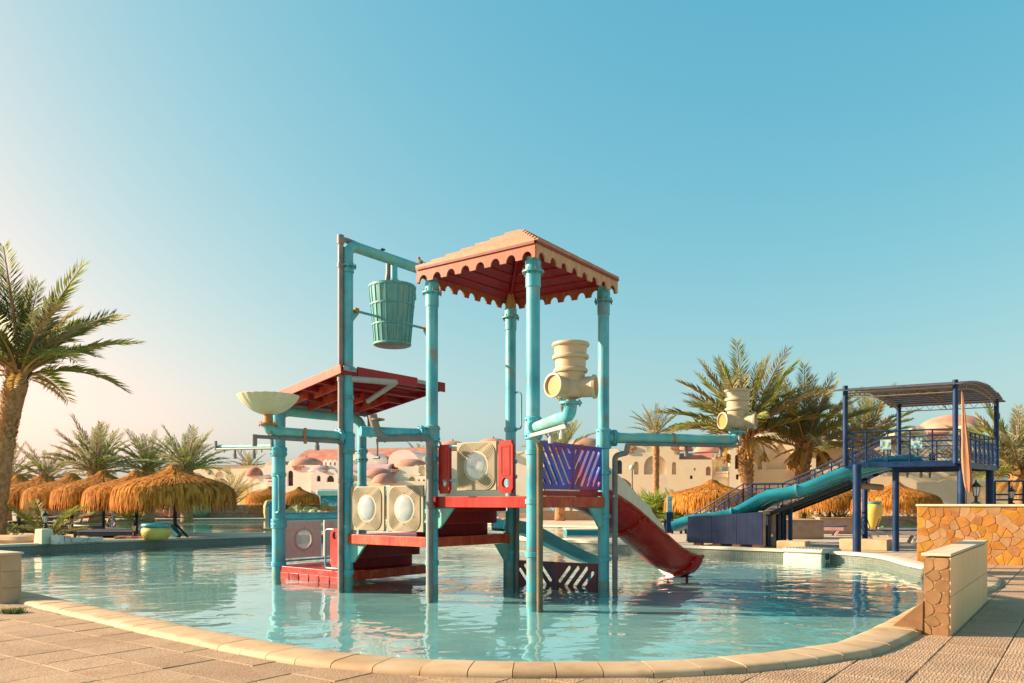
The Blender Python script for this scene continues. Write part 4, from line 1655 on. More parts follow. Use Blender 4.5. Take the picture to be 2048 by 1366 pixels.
# grey pipes that follow the arms and posts
mb = MB()
s_ = -V * .10
p0_ = zat(pL, 2.92) + U * .12 - V * .20
mb.tube(elbow(zat(aLe, 2.88) + dL * -.35 - v3(0, .05), p0_, zat(pL, FZ) + U * .12 - V * .20, .12), .068, 12)
for z in (2.3, 1.55, 2.8):
    mb.lathe([(.07, -.07), (.083, -.06), (.083, .06), (.07, .07)], 12, zat(p0_, z), cap=False)
mb.build('water_pipe', M['grey_pipe'], tw)
mb = MB()
q0 = zat(aLe, 2.98) - dL * .35 - v3(0, .05)
mb.tube(elbow(q0 + Z * .38 + dL * .1, q0 + Z * .0, q0 - dL * .2 - Z * .1, .14), .09, 12)
mb.build('pipe_bend', M['grey_pipe'], tw)
MB().lathe([(.1, 0), (.15, .01), (.15, .04), (.1, .05)], 14, q0 + Z * .26, cap=False).build('pipe_flange', M['rust'], tw)
mb = MB().tube([q0 - Z * .1, q0 - Z * .5], .022, 8)
mb.tube([q0 - Z * .48 - U * .1, q0 - Z * .48 + U * .06], .03, 8)
mb.build('shower_drop', M['grey_pipe'], tw)
mb = MB()
gF = zat(pF, 0) + U * .19 - V * .06
mb.tube([zat(gF, FZ), zat(gF, 2.62), zat(gF, 2.72) - V * .04], .06, 12)
mb.build('water_pipe', M['rust_pipe'], tw)
mb = MB()
mb.tube([zat(gF, 2.68), zat(gF, 2.84) - U * .05 - V * .2, zat(aFe, 2.84) + v3(.02, 0)], .045, 10)
drops(mb, zat(gF, 2.82), zat(aFe, 2.84), (.45, .85))
mb.build('arm_pipe', M['pale_pipe'], tw)
mb = MB()
mb.tube([zat(aFe, 2.86) + v3(-.02, -.02), zat(aFe, 3.34) + v3(-.12, -.1)], .03, 8)
mb.build('arm_pipe', M['grey_pipe'], tw)
mb = MB()
gR = zat(pR, 0) + v3(.235, -.08)
mb.tube(elbow(zat(gR, FZ), zat(gR, 2.62), zat(gR, 2.66) + dR * .3, .12)[:-1] + elbow(zat(gR, 2.66) + dR * .2, zat(gR, 2.66) + dR * .26, zat(gR, 2.86) + dR * .30, .05), .06, 12)
mb.tube([zat(gR, 2.86) + dR * .3, zat(aRe, 2.86) + dR * .2 - v3(0, .1)], .035, 10)
drops(mb, zat(gR, 2.86), zat(aRe, 2.86), (.62, .93), .22)
mb.tube([zat(aRe, 2.86) + dR * .24 - v3(0, .14), zat(aRe, 3.45) + dR * .24 - v3(0, .14)], .04, 8)
for z in (1.72, .4):
    mb.lathe([(.062, -.04), (.075, -.03), (.075, .03), (.062, .04)], 12, zat(gR, z), cap=False)
mb.build('water_pipe', M['grey_pipe'], tw)
for t in (.55, .1):
    p = zat(pR, zarm).lerp(zat(aRe, zarm), t)
    if t == .55:
        MB().lathe([(.12, -.02), (.135, -.02), (.135, .02), (.12, .02)], 14, p, R=dR.to_track_quat('Z', 'Y').to_matrix(), cap=False).build('pipe_clamp', M['rust'], tw)
gB = zat(pB, 0) + U * .2 - V * .02
MB().tube([zat(gB, FZ), zat(gB, 1.55)], .055, 10).build('water_pipe', M['grey_pipe'], tw)
mb = MB()
s4 = -v3(0, .13) - Z * .13
mb.tube([zat(pP1, 3.1) + s4 + dS * .1, zat(aSe, 3.1) + s4 - dS * .02], .05, 10)
mb.tube([zat(aSe, 3.1) + s4, zat(aSe, 3.1) + s4 + dS * .55], .04, 10)
mb.tube([zat(aSe, 3.1) + s4 + dS * .55 + Z * .04, zat(aSe, 3.1) + s4 + dS * .55 - Z * .2], .055, 10)
drops(mb, zat(pP1, 3.1) + s4, zat(aSe, 3.1) + s4, (.45,), .2, .04)
mb.tube([zat(aSe, 3.0) + s4 + dS * .16, zat(aSe, 3.0) + s4 + dS * .18 + Z * .95], .03, 8)
mb.build('water_pipe', M['grey_pipe'], tw)
p_ = zat(pP1, 3.1).lerp(zat(aSe, 3.1), .62)
MB().box(p_ - v3(0, .15) - Z * .05, (.05, .10, .34)).build('pipe_clamp', M['brass'], tw)
# thin spray bar at the far left
sb0, sb1 = zat(pP0, 3.02) - U * .15, v3(-7.85, 21.3, 3.08)
ob = MB().tube([sb0, sb1], [.075, .05], 10).build('spray_bar', M['teal_old'], tw)
mb = MB().tube([sb0 - v3(0, .1) - Z * .06, sb1 - v3(0, .1) - Z * .07], .03, 8)
drops(mb, sb0 - v3(0, .1) - Z * .06, sb1 - v3(0, .1) - Z * .06, (.33, .66), .24, .035)
drops(mb, sb0 - v3(0, .1) - Z * .06, sb1 - v3(0, .1) - Z * .06, (.2, .55, .85), .08, .015)
mb.tube([sb1 - v3(0, .1) + Z * .15, sb1 - v3(0, .1) - Z * .1], .04, 8)
mb.build('spray_nozzle_pipe', M['grey_pipe'], ob)

# ================================================================== THINGS THAT HANG ON THE TOWER
# tipping bucket
axm = zat(pP1, za).lerp(zat(pQ1, za), .5)
bk = thing('tipping_bucket', axm - Z * .62, 'teal ribbed tipping bucket hanging below the overhead beam', 'bucket')
zb0, zb1 = 5.40, 6.86
r0_, r1_ = .43, .56
bz = zat(axm, 0)
MB().lathe([(0.01, zb0), (r0_ - .02, zb0), (r0_, zb0 + .02), (r1_, zb1), (r1_ - .025, zb1), (r0_ - .03, zb0 + .04), (.01, zb0 + .04)], 40, bz).build('body', M['bucket'], bk, ang=50)
for i in range(22):
    a = 2 * pi * i / 22
    d = v3(cos(a), sin(a))
    MB().bar(bz + d * (r0_ + .004) + Z * (zb0 + .01), bz + d * (r1_ + .004) + Z * (zb1 - .01), .036, .03, up=d).build('stave_rib', M['bucket'], bk, smooth=False, bevel=.006)
for t in (.03, .34, .67, .97):
    rr = r0_ + (r1_ - r0_) * t
    z = zb0 + (zb1 - zb0) * t
    MB().lathe([(rr - .005, -.025), (rr + .022, -.02), (rr + .024, .02), (rr - .003, .025)], 40, bz + Z * z, cap=False).build('hoop', M['bucket'], bk)
MB().tube([zat(pP1, za) + dirv * .2 + Z * .03, zat(pQ1, za) - dirv * .2 + Z * .03], .03, 10).build('axle', M['teal'], bk)

# shell basin
sh = thing('shell_basin', eS, 'fluted cream shell basin on a rusty neck left of the shed roof', 'basin')
MB().lathe([(.10, 0), (.10, .10), (.085, .26)], 14, eS).build('neck', M['rust'], sh)
NF = 22


def flute(w, z):
    return 1 + .035 * abs(cos(w * NF / 2)) * min(1, max(0, (z - eS.z - .28)) / .2)


pr_ = [(.06, .27), (.18, .285), (.36, .36), (.50, .47), (.60, .59), (.665, .71), (.65, .72), (.57, .60), (.45, .48), (.30, .38), (.01, .33)]
pr_ = [(r_ * .93, (z_ - .05) * .92 - .02) for (r_, z_) in pr_]
MB().lathe(pr_, NF * 4, v3(eS.x, eS.y, eS.z), warp=lambda w, z: 1 + .04 * abs(cos(w * NF / 2)) * min(1, max(0, z - .28) / .2)).build('bowl', M['shell'], sh, ang=70)


def spray_barrel(e, label, rz, tubes):
    t = thing('spray_barrel', e, label, 'spray barrel', 'cream spray barrels on the tower arms')
    MB().lathe([(.085, -.01), (.085, .10), (.12, .14)], 16, e).build('neck', M['cream'], t)
    z0 = .20
    pr = [(.10, z0), (.20, z0 + .04), (.25, z0 + .12), (.25, z0 + .30), (.225, z0 + .36), (.235, z0 + .38), (.25, z0 + .55), (.285, z0 + .56), (.30, z0 + .60), (.285, z0 + .64),
          (.258, z0 + .65), (.268, z0 + .84), (.305, z0 + .85), (.32, z0 + .89), (.305, z0 + .93), (.273, z0 + .94), (.285, z0 + 1.1), (.318, z0 + 1.12), (.328, z0 + 1.155), (.315, z0 + 1.19),
          (.285, z0 + 1.2), (.27, z0 + 1.18), (.24, z0 + .7), (.05, z0 + .65)]
    sc_ = .92
    MB().lathe([(r * sc_, (z - .14) * .745) for (r, z) in pr], 36, e).build('barrel', M['cream'], t, ang=50)
    for a in tubes:
        d = v3(cos(a + rz), sin(a + rz))
        Rm = d.to_track_quat('Z', 'Y').to_matrix()
        c = e + Z * .225
        b_ = MB().lathe([(.16, .1), (.165, .34), (.175, .36), (.19, .365), (.19, .41), (.165, .415), (.155, .40), (.15, .30), (.14, .05)], 28, c, R=Rm, cap=False).build('side_spout', M['cream'], t, ang=50)
        MB().lathe([(.156, .38), (.148, .26), (.02, .24)], 28, c, R=Rm).build('spout_lining', M['cream_in'], b_)
    return t


spray_barrel(eF, 'large cream spray barrel with side spouts in front of the tower roof', 0, (radians(222), radians(-18), radians(100)))
spray_barrel(eR, 'smaller looking cream spray barrel at the end of the long arm before the palms', 0, (radians(202), radians(-28), radians(90)))

# bird on the overhead beam
bp = zat(pP1, zb).lerp(zat(pQ1, zb), .86) + Z * .125
bd = MB()
bd.tube([bp + U * .07 + Z * .06, bp + Z * .07, bp - U * .06 + Z * .10, bp - U * .09 + Z * .14, bp - U * .08 + Z * .19, bp - U * .11 + Z * .22],
        [.015, .05, .055, .04, .038, .012], 8)
bd.tube([bp - U * .10 + Z * .19, bp - U * .15 + Z * .19], [.012, .002], 5)
bd.tube([bp + U * .05 + Z * .07, bp + U * .17 + Z * .01], [.022, .012], 5)
bd.tube([bp - V * .02 + Z * .03, bp - V * .02 - Z * .01], .006, 4)
bd.tube([bp + V * .02 + Z * .03, bp + V * .02 - Z * .01], .006, 4)
tag(bd.build('bird', M['bird'], ang=80), 'small brown bird perched on the overhead beam', 'bird')

# ================================================================== SLIDES OF THE TOWER
def trough(path, r, arc, width=1.0, lip=.05, th=.02, tilt=0.0, flare=None):
    """half-pipe along a path; rows of points from one rim to the other, outside then inside"""
    pts = spline(path, 6)
    rows = []
    for i, p in enumerate(pts):
        t = (pts[min(i + 1, len(pts) - 1)] - pts[max(i - 1, 0)]).normalized()
        s = t.cross(Z).normalized()
        n = s.cross(t)
        fl = flare(i / (len(pts) - 1)) if flare else 1
        prof = []
        k = 12
        for j in range(k + 1):
            a = arc[0] + (arc[1] - arc[0]) * j / k
            prof.append((sin(a) * r * width, -cos(a) * r * fl))
        c = p + n * r
        rows.append((c, s, n, prof))
    return rows


def trough_rows(rows, dr):
    return [[c + s * (x * (1 + dr)) + n * (z * (1 + dr)) for (x, z) in prof] for (c, s, n, prof) in rows]


sl = thing('spiral_slide', v3(3.2, 20.2, FZ), 'red slide with cream scalloped hood dropping into the pool', 'slide')
path = [v3(1.1, 18.0, 1.56), v3(1.65, 18.5, 1.42), v3(2.3, 18.95, 1.06), v3(3.0, 19.4, .50), v3(3.6, 19.85, .03), v3(4.12, 20.25, -.20), v3(4.40, 20.45, -.23)]
rows = trough(path, .62, (-1.62, 1.36))
n_r = len(rows)
cut = [0, int(n_r * .40), int(n_r * .80), n_r - 1]
for k in range(3):
    rr = rows[cut[k]:cut[k + 1] + 1]
    mb = MB()
    mb.grid(trough_rows(rr, 0.05))
    mb.build('chute_section', M['slide_red'], sl, ang=60)
    mi_ = MB()
    mi_.grid(trough_rows(rr, 0.0), flip=True)
    mi_.build('chute_lining', M['slide_cream'], sl, ang=60)
    # flanged joint
    c, s, n, prof = rr[-1]
    if k < 2:
        tdir = s.cross(n)
        j0 = [c + s * (x * 1.05) + n * (z * 1.05) for (x, z) in prof]
        j1 = [c + s * (x * 1.17) + n * (z * 1.17) for (x, z) in prof]
        fb = MB()
        d_ = tdir * .03
        fb.grid([[p - d_ for p in j0], [p - d_ for p in j1], [p + d_ for p in j1], [p + d_ for p in j0]])
        jo = fb.build('joint_flange', M['slide_red'], sl, ang=30)
        bl = MB()
        for q in range(1, 12, 2):
            x, z = prof[q]
            P_ = c + s * (x * 1.11) + n * (z * 1.11)
            bl.tube([P_ - tdir * .055, P_ + tdir * .055], .016, 6)
        bl.build('joint_bolts', M['pale_pipe'], jo, kind='stuff')
# rims and the raised far side with its scallops
for (idx, mat, nm) in ((0, M['red_fade'], 'rim'), (-1, M['red_fade'], 'rim')):
    pts = []
    for (c, s, n, prof) in rows:
        x, z = prof[idx]
        pts.append(c + s * (x * 1.03) + n * (z * 1.03))
    MB().tube(pts, .045, 8).build(nm, mat, sl)
far = []
for i, (c, s, n, prof) in enumerate(rows):
    x, z = prof[0]
    t = i / (n_r - 1)
    h = .08 + .84 * min(1, max(0, (.97 - t) / .30)) * min(1, max(.25, t / .22)) + .16 * max(0, sin((t * 2.5 + .15) * pi)) ** .7 * (1 if .1 < t < .93 else 0)
    b_ = c + s * x + n * z
    far.append((b_, h, s))
mb = MB()
mb.grid([[b_ - s * .0, b_ - s * .03 + Z * h * .6, b_ + s * .02 + Z * h, b_ + s * .07 + Z * h * 1.0, b_ + s * .06 + Z * h * .5, b_ + s * .05 - Z * .03] for (b_, h, s) in far])
mb.build('scalloped_hood', M['slide_cream'], sl, ang=60, solid=.015)
ft = rows[int(n_r * .86)]
b_ = ft[0] - ft[2] * .6
mb = MB()
mb.bar(v3(b_.x - .3, b_.y, WZ - .03), v3(b_.x + .35, b_.y + .05, WZ - .03), .35, .03)
for dx in (-.22, .25):
    mb.tube([v3(b_.x + dx, b_.y, FZ), v3(b_.x + dx, b_.y, .10)], .035, 8)
mb.build('support_foot', M['black'], sl)

s2 = thing('toddler_slide', v3(1.1, 19.9, FZ), 'small pale blue slide running down behind the front posts', 'slide')
path2 = [v3(-.35, 19.15, .95), v3(.25, 19.45, .86), v3(1.0, 19.8, .50), v3(1.7, 20.12, .16), v3(2.25, 20.4, .02)]
pts = spline(path2, 5)
outer = []
for i, p in enumerate(pts):
    t = (pts[min(i + 1, len(pts) - 1)] - pts[max(i - 1, 0)]).normalized()
    s = t.cross(Z).normalized()
    n = s.cross(t)
    hh = .27 * (1 - .35 * i / len(pts))
    outer.append([p + s * x + n * z for (x, z) in ((-.40, hh - .05), (-.40, hh), (-.33, hh), (-.28, .03), (.28, .03), (.33, hh), (.40, hh), (.40, hh - .05), (.31, -.03), (-.31, -.03), (-.40, hh - .05))])
mb = MB().grid(outer)
mb.build('chute', M['slide_pale'], s2, ang=30)
for sd in (2, 5):
    pass
MB().tube([pts[2] + v3(0, 0, -.05), v3(pts[2].x, pts[2].y, FZ)], .05, 10).build('support_post', M['teal'], s2)
MB().tube([pts[-4] + v3(0, 0, -.05), v3(pts[-4].x, pts[-4].y, FZ)], .05, 10).build('support_post', M['teal'], s2)

# ================================================================== STEEL PLATFORM WITH SLIDES (right)
sF, sL, sBR, sBL = v3(13.8, 24.9), v3(11.0, 26.4), v3(17.5, 28.9), v3(14.7, 30.4)
ZD, ZE = 2.92, 5.25
st = thing('steel_platform', v3(14.2, 27.6, 0), 'navy steel slide platform on posts under an arched slatted canopy', 'platform')


def sq_post(p, z0, z1, w=.13, name='post', mat=None, par=None):
    return MB().tube([zat(p, z0), zat(p, z1)], w / 2 * 1.08, 12).build(name, mat or M['navy'], par or st)


sq_post(v3(11.10, 25.75), 0, ZD - .1, .24)
sq_post(v3(12.52, 26.1), 0, ZD - .1, .19)
sq_post(v3(13.76, 31.2), 0, ZD - .1, .2)
sq_post(v3(14.05, 25.0), 0, ZD - .1, .24)
sq_post(v3(17.2, 28.8), 0, ZD - .1, .24)
for p, zt in ((sF, 5.42), (sL, 5.45), (sBR, 5.3), (sBL, 5.3)):
    sq_post(p, ZD - .1, zt, .15)
MB().add([zat(p, ZD - .05) for p in (sF, sBR, sBL, sL)] + [zat(p, ZD) for p in (sF, sBR, sBL, sL)],
         [(3, 2, 1, 0), (4, 5, 6, 7), (0, 1, 5, 4), (1, 2, 6, 5), (2, 3, 7, 6), (3, 0, 4, 7)]).build('deck_plate', M['navy'], st, smooth=False)
for a, b in ((sF, sL), (sL, sBL), (sBL, sBR), (sBR, sF)):
    MB().bar(zat(a, ZD - .1), zat(b, ZD - .1), .1, .17).build('deck_beam', M['navy'], st, smooth=False, bevel=.01)
for i in range(1, 6):
    t = i / 6
    MB().bar(zat(sF.lerp(sBR, t), ZD - .11), zat(sL.lerp(sBL, t), ZD - .11), .06, .12).build('joist', M['navy'], st, smooth=False)


def lattice_rail(par, a, b, za_, zb_, h=.95, gap=.62, mat=None, top_only=False, squares=False):
    """railing from a to b whose foot rises from za_ to zb_"""
    mat = mat or M['navy']
    A, B = zat(a, za_), zat(b, zb_)
    L_ = (b - a).length
    n = max(1, int(round(L_ / gap)))
    MB().tube([A + Z * h, B + Z * h], .027, 8).build('handrail', mat, par)
    MB().bar(A + Z * (h * .80), B + Z * (h * .80), .03, .035).build('middle_rail', mat, par, smooth=False)
    MB().bar(A + Z * .10, B + Z * .10, .03, .035).build('bottom_rail', mat, par, smooth=False)
    for i in range(n + 1):
        p = A.lerp(B, i / n)
        MB().bar(p, p + Z * h, .036, .036).build('baluster', mat, par, smooth=False)
    lt = MB()
    for i in range(n):
        p, q = A.lerp(B, i / n), A.lerp(B, (i + 1) / n)

        def C(x, y):
            return p.lerp(q, x) + Z * (h * (.105 + .695 * y))
        w = .017
        if squares:
            for k in (.5, .28):
                P_ = [C(.5 - k, .5), C(.5, .5 + k), C(.5 + k, .5), C(.5, .5 - k)]
                for j in range(4):
                    lt.bar(P_[j], P_[(j + 1) % 4], w, w)
            lt.bar(C(0, .25), C(.25, 0), w, w)
            lt.bar(C(1, .75), C(.75, 1), w, w)
            lt.bar(C(0, .75), C(.25, 1), w, w)
            lt.bar(C(1, .25), C(.75, 0), w, w)
        else:
            lt.bar(C(0, 0), C(1, 1), w, w)
            lt.bar(C(0, 1), C(1, 0), w, w)
            P_ = [C(.15, .5), C(.5, .85), C(.85, .5), C(.5, .15)]
            for j in range(4):
                lt.bar(P_[j], P_[(j + 1) % 4], w, w)
            lt.bar(C(0, .5), C(1, .5), w, w)
    lt.build('lattice', mat, par, smooth=False, kind='stuff')


lattice_rail(st, sL, sF, ZD, ZD, .98, .64, squares=True)
lattice_rail(st, sF, sBR, ZD, ZD, .98, .62, squares=True)
lattice_rail(st, sBR, sBL, ZD, ZD, .98, .64, squares=True)
lattice_rail(st, sL, sL.lerp(sBL, .12), ZD, ZD, .98, .6, squares=True)
for t in (.38, .66):
    p = zat(sL.lerp(sF, t), ZD + .55)
    e = (sF - sL).normalized()
    MB().plate(rect2(-.16, -.16, .16, .16), p - Vector((-e.y, e.x, 0)) * .03, e, Z, .02).build('ceramic_tile', M['tile_deco'], st, smooth=False)

# arched canopy of slats on trusses
cn = MB().bar(zat(sF, ZE - .05), zat(sL, ZE - .05), .04, .05).build('canopy', M['truss'], st)
cn['label'] = 'arched canopy of grey reed slats on golden trusses'
ex = (sL - sF).normalized()
ey_ = (sBR - sF).normalized()
dep = (sBR - sF).length


def arch_z(t):
    return ZE + .27 * (1 - (2 * t - 1) ** 2)


NS = 46
for i in range(NS):
    t = -.04 + 1.10 * (i + .5) / NS
    tt = t
    p = zat(sF + ey_ * (dep * tt), arch_z(tt) + .06 + (.01 if i % 2 else 0))
    t2 = t + .01
    slope = Vector((0, 0, 1))
    dzt = (arch_z(t + .01) - arch_z(t - .01)) / (.02 * dep)
    upv = (Z - ey_ * dzt).normalized()
    ov0, ov1 = .22 + rnd.uniform(-.03, .03), .38 + rnd.uniform(-.04, .04)
    MB().bar(p - ex * ov0, p + ex * ((sL - sF).length + ov1), dep * 1.10 / NS * .80, .018, up=upv).build('canopy_slat', M['canopy'], cn, smooth=False)
for (base, off) in ((sF, 0), (sL, 0), (sF.lerp(sL, .5), 0)):
    top, bot = [], []
    for i in range(13):
        t = i / 12
        q = base + ey_ * (dep * t)
        top.append(zat(q, arch_z(t) + .02))
        bot.append(zat(q, arch_z(t) - .17))
    MB().tube(top, .018, 6).build('truss_chord', M['truss'], cn)
    MB().tube(bot, .018, 6).build('truss_chord', M['truss'], cn)
    wb = MB()
    for i in range(12):
        wb.bar(top[i], bot[i + 1], .014, .014)
        wb.bar(bot[i], top[i], .014, .014)
    wb.build('truss_web', M['truss'], cn, smooth=False, kind='stuff')
for t in (0, 1):
    a, b = sF + ey_ * (dep * t), sL + ey_ * (dep * t)
    z1, z0 = ZE + .02, ZE - .20
    for z in (z1, z0):
        MB().tube([zat(a, z), zat(b, z)], .018, 6).build('truss_chord', M['truss'], cn)
    wb = MB()
    for i in range(9):
        p, q = a.lerp(b, i / 9), a.lerp(b, (i + 1) / 9)
        m_ = p.lerp(q, .5)
        wb.bar(zat(p, z0), zat(m_, z1), .014, .014)
        wb.bar(zat(m_, z1), zat(q, z0), .014, .014)
    wb.build('truss_web', M['truss'], cn, smooth=False, kind='stuff')
for t in (.25, .5, .75):
    MB().bar(zat(sF + ey_ * dep * t, arch_z(t)), zat(sL + ey_ * dep * t, arch_z(t)), .03, .04).build('purlin', M['truss'], cn, smooth=False)

# ---- stairs
sd = v3(-.8, .6)
sn = v3(-.6, -.8)
T0, T1, T2, T3 = v3(13.5, 28.8), v3(10.64, 30.95), v3(9.4, 31.9), v3(7.5, 33.3)
sx = thing('steel_stairs', T2, 'navy steel stairs with lattice railings climbing behind the blue slides', 'stairs')
ZL = 1.38
for k, (a, b, za_, zb_, n) in enumerate(((T1, T0, ZL, ZD, 9), (T3, T2, 0, ZL, 8))):
    for sgn in (-.5, .5):
        MB().bar(zat(a, za_ - .05) + sn * sgn, zat(b, zb_ - .05) + sn * sgn, .05, .2).build('stringer', M['navy'], sx, smooth=False)
    for i in range(n):
        p = a.lerp(b, (i + .5) / n)
        z = za_ + (zb_ - za_) * (i + .6) / n
        MB().bar(zat(p, z) - sn * .48, zat(p, z) + sn * .48, .27, .035).build('tread', M['navy'], sx, smooth=False)
MB().add([zat(T1 + sn * .5, ZL - .06), zat(T2 + sn * .5, ZL - .06), zat(T2 - sn * .5, ZL - .06), zat(T1 - sn * .5, ZL - .06),
          zat(T1 + sn * .5, ZL), zat(T2 + sn * .5, ZL), zat(T2 - sn * .5, ZL), zat(T1 - sn * .5, ZL)],
         [(3, 2, 1, 0), (4, 5, 6, 7), (0, 1, 5, 4), (1, 2, 6, 5), (2, 3, 7, 6), (3, 0, 4, 7)]).build('landing', M['navy'], sx, smooth=False)
for sgn in (.5, -.5):
    lattice_rail(sx, T1 + sn * sgn, T0 + sn * sgn, ZL, ZD, .95, .6)
    lattice_rail(sx, T2 + sn * sgn, T1 + sn * sgn, ZL, ZL, .95, .5)
    lattice_rail(sx, T3 + sn * sgn, T2 + sn * sgn, 0, ZL, .95, .55)
for p in (T1, T2):
    for sgn in (.5, -.5):
        sq_post(p + sn * sgn, 0, ZL, .1, par=sx)

# ---- two-lane blue slide
ds = thing('lane_slide', v3(8.9, 29.0, 0), 'wavy two-lane blue slide running down from the steel platform', 'slide')
lane = [v3(13.2, 26.5, 3.10), v3(12.3, 26.75, 3.02), v3(11.2, 27.25, 2.66), v3(10.3, 27.8, 2.22), v3(9.75, 28.15, 2.06), v3(9.2, 28.5, 1.94), v3(8.6, 28.95, 1.55), v3(8.1, 29.3, 1.28),
        v3(7.4, 29.85, 1.13), v3(6.8, 30.3, 1.02), v3(6.35, 30.65, .80)]
pn_ = v3(.6, .8)
for k in range(2):
    off = pn_ * (1.18 * k)
    pts = spline([p + off for p in lane], 5)
    rows = []
    for i, p in enumerate(pts):
        t = (pts[min(i + 1, len(pts) - 1)] - pts[max(i - 1, 0)]).normalized()
        s = Vector((t.y, -t.x, 0)).normalized()
        n = Z
        pr = [(.52, .02), (.55, .07), (.585, .06), (.57, -.04), (.50, -.19), (.36, -.28), (0, -.31), (-.36, -.28), (-.50, -.19), (-.57, -.04), (-.585, .06), (-.55, .07), (-.52, .02), (-.44, -.17), (-.30, -.24), (0, -.27), (.30, -.24), (.44, -.17), (.52, .02)]
        rows.append([p + s * x + n * z for (x, z) in pr])
    cut = [0, len(pts) // 3, 2 * len(pts) // 3, len(pts) - 1]
    for j in range(3):
        MB().grid(rows[cut[j]:cut[j + 1] + 1]).build('lane_section', M['slide_blue'], ds, ang=60)
        if j:
            r_ = rows[cut[j]]
            c = sum(r_[:11], Vector((0, 0, 0))) / 11
            jf = MB()
            t = (rows[cut[j] + 1][6] - rows[cut[j]][6]).normalized() * .03
            jf.grid([[p - t for p in r_[2:11]], [c + (p - c) * 1.14 - t for p in r_[2:11]], [c + (p - c) * 1.14 + t for p in r_[2:11]], [p + t for p in r_[2:11]]])
            jf.build('joint_flange', M['slide_pale'], ds)
for k in range(3):
    off = pn_ * (.9 * k - .1)
    MB().bar(v3(11.5, 27.1, 2.30) + off, v3(8.9, 28.85, 1.02) + off, .09, .14).build('support_beam', M['black'], ds, smooth=False)
for p in (v3(9.95, 28.6), v3(10.0, 29.6)):
    MB().tube([zat(p, 0), zat(p, 1.5)], .07, 10).build('support_post', M['navy'], ds)
MB().tube([v3(12.0, 27.6, 2.18), v3(12.9, 27.9, 2.12)], .11, 12).build('inlet_pipe', M['brown_wall'], ds)

# ---- navy boarded tank below it
tk = thing('boarded_tank', v3(8.0, 29.6, 0), 'dark navy boarded enclosure under the slide at the pool edge', 'tank')
ta, tb = v3(6.50, 29.62), v3(8.72, 27.85)
te = (tb - ta).normalized()
tn = Vector((-te.y, te.x, 0))
wb_ = (tb - ta).length / 3
for i in range(3):
    top = [1.08, 1.13, 1.20, 1.28]
    a = ta + te * (wb_ * i + .006)
    MB().plate([(0, .12), (wb_ - .012, .12), (wb_ - .012, top[i + 1]), (0, top[i])], zat(a, 0), te, Z, .05).build('board', M['navy_wall'], tk, smooth=False)
    MB().plate([(0, .12), (wb_ - .012, .12), (wb_ - .012, top[i + 1]), (0, top[i])], zat(a, 0) + tn * 2.3, te, Z, .05).build('board', M['navy_wall'], tk, smooth=False)
MB().plate([(0, .12), (2.3, .12), (2.3, 1.0), (0, 1.0)], zat(ta + te * .05, 0) + tn * .05, tn, Z, .05).build('board', M['navy_wall'], tk, smooth=False)
for i in range(4):
    p = tb - te * .1 + tn * (.25 + .5 * i)
    MB().bar(zat(p, .05), zat(p, 1.18), .12, .3, up=tn).build('end_upright', M['brown_wall'] if i % 2 == 0 else M['navy_wall'], tk, smooth=False)
MB().bar(zat(tb - te * .1, 1.24) + tn * .1, zat(tb - te * .1, 1.24) + tn * 2.2, .16, .12).build('end_rail', M['brown_wall'], tk, smooth=False)
for i in range(4):
    p = ta + te * (.3 + .75 * i) + tn * .3
    MB().box(zat(p, .06), (.3, .25, .12), Ru).build('foot_block', M['block'], tk, smooth=False)

# ---- sandstone blocks at the feet
for (x, y, sx_, sy_, sz_, lab) in ((9.55, 27.15, .95, .6, .30, 'sandstone block beside the navy boarded tank'), (12.0, 27.15, 1.5, .8, .36, 'long sandstone block behind the front blue post')):
    b_ = MB().box((x, y, sz_ / 2), (sx_, sy_, sz_), Ru).build('stone_block', M['block'], bevel=.02)
    tag(b_, lab, 'stone block')

# ---- white plastic box over the pool edge
wbx = thing('pool_filter_box', v3(9.5, 26.0, 0), 'white plastic filter box with ribbed lid hung over the far pool edge', 'filter box')
wa, wb2 = gr(1590, 1101), gr(1668, 1105)
we = (wb2 - wa).normalized()
wnn = Vector((-we.y, we.x, 0))
w_ = (wb2 - wa).length
o0 = wa - wnn * .75
Rw = Matrix.Rotation(atan2(we.y, we.x), 3, 'Z')
c = wa + we * (w_ / 2) - wnn * .25
MB().box((c.x, c.y, -.26), (w_, .95, .46), Rw).build('body', M['white'], wbx, bevel=.06)
lid = MB().box((c.x + wnn.x * .1, c.y + wnn.y * .1, .045), (w_ + .06, 1.2, .13), Rw).build('lid', M['white'], wbx, bevel=.05)
for i in range(12):
    p = c + we * (w_ * (-.46 + .92 * i / 11)) + wnn * .1
    MB().box((p.x, p.y, .118), (.05, 1.0, .025), Rw).build('lid_rib', M['white'], lid, bevel=.008)
c2 = c + we * (w_ / 2 + .02) - wnn * .2
# round emblem on the end
Rm = we.to_track_quat('Z', 'Y').to_matrix()
MB().lathe([(.07, -.01), (.10, -.005), (.10, .02), (.07, .02)], 20, zat(c2, -.12), R=Rm, cap=False).build('emblem', M['navy'], wbx)
MB().box(zat(c2 + we * .01, -.12), (.02, .05, .05), Rw).build('emblem', M['navy'], wbx)

# ================================================================== BUILDINGS
EXX = v3(1, 0, 0)
FRA = {'pxc': 1024.0, 'ang': 0.0}


def set_frame(pxc, deg):
    FRA['pxc'] = pxc
    FRA['ang'] = radians(deg)


def f_ex():
    return v3(cos(FRA['ang']), sin(FRA['ang']))


def f_o(d):
    return v3((FRA['pxc'] - 1024) * d / FPX, d)


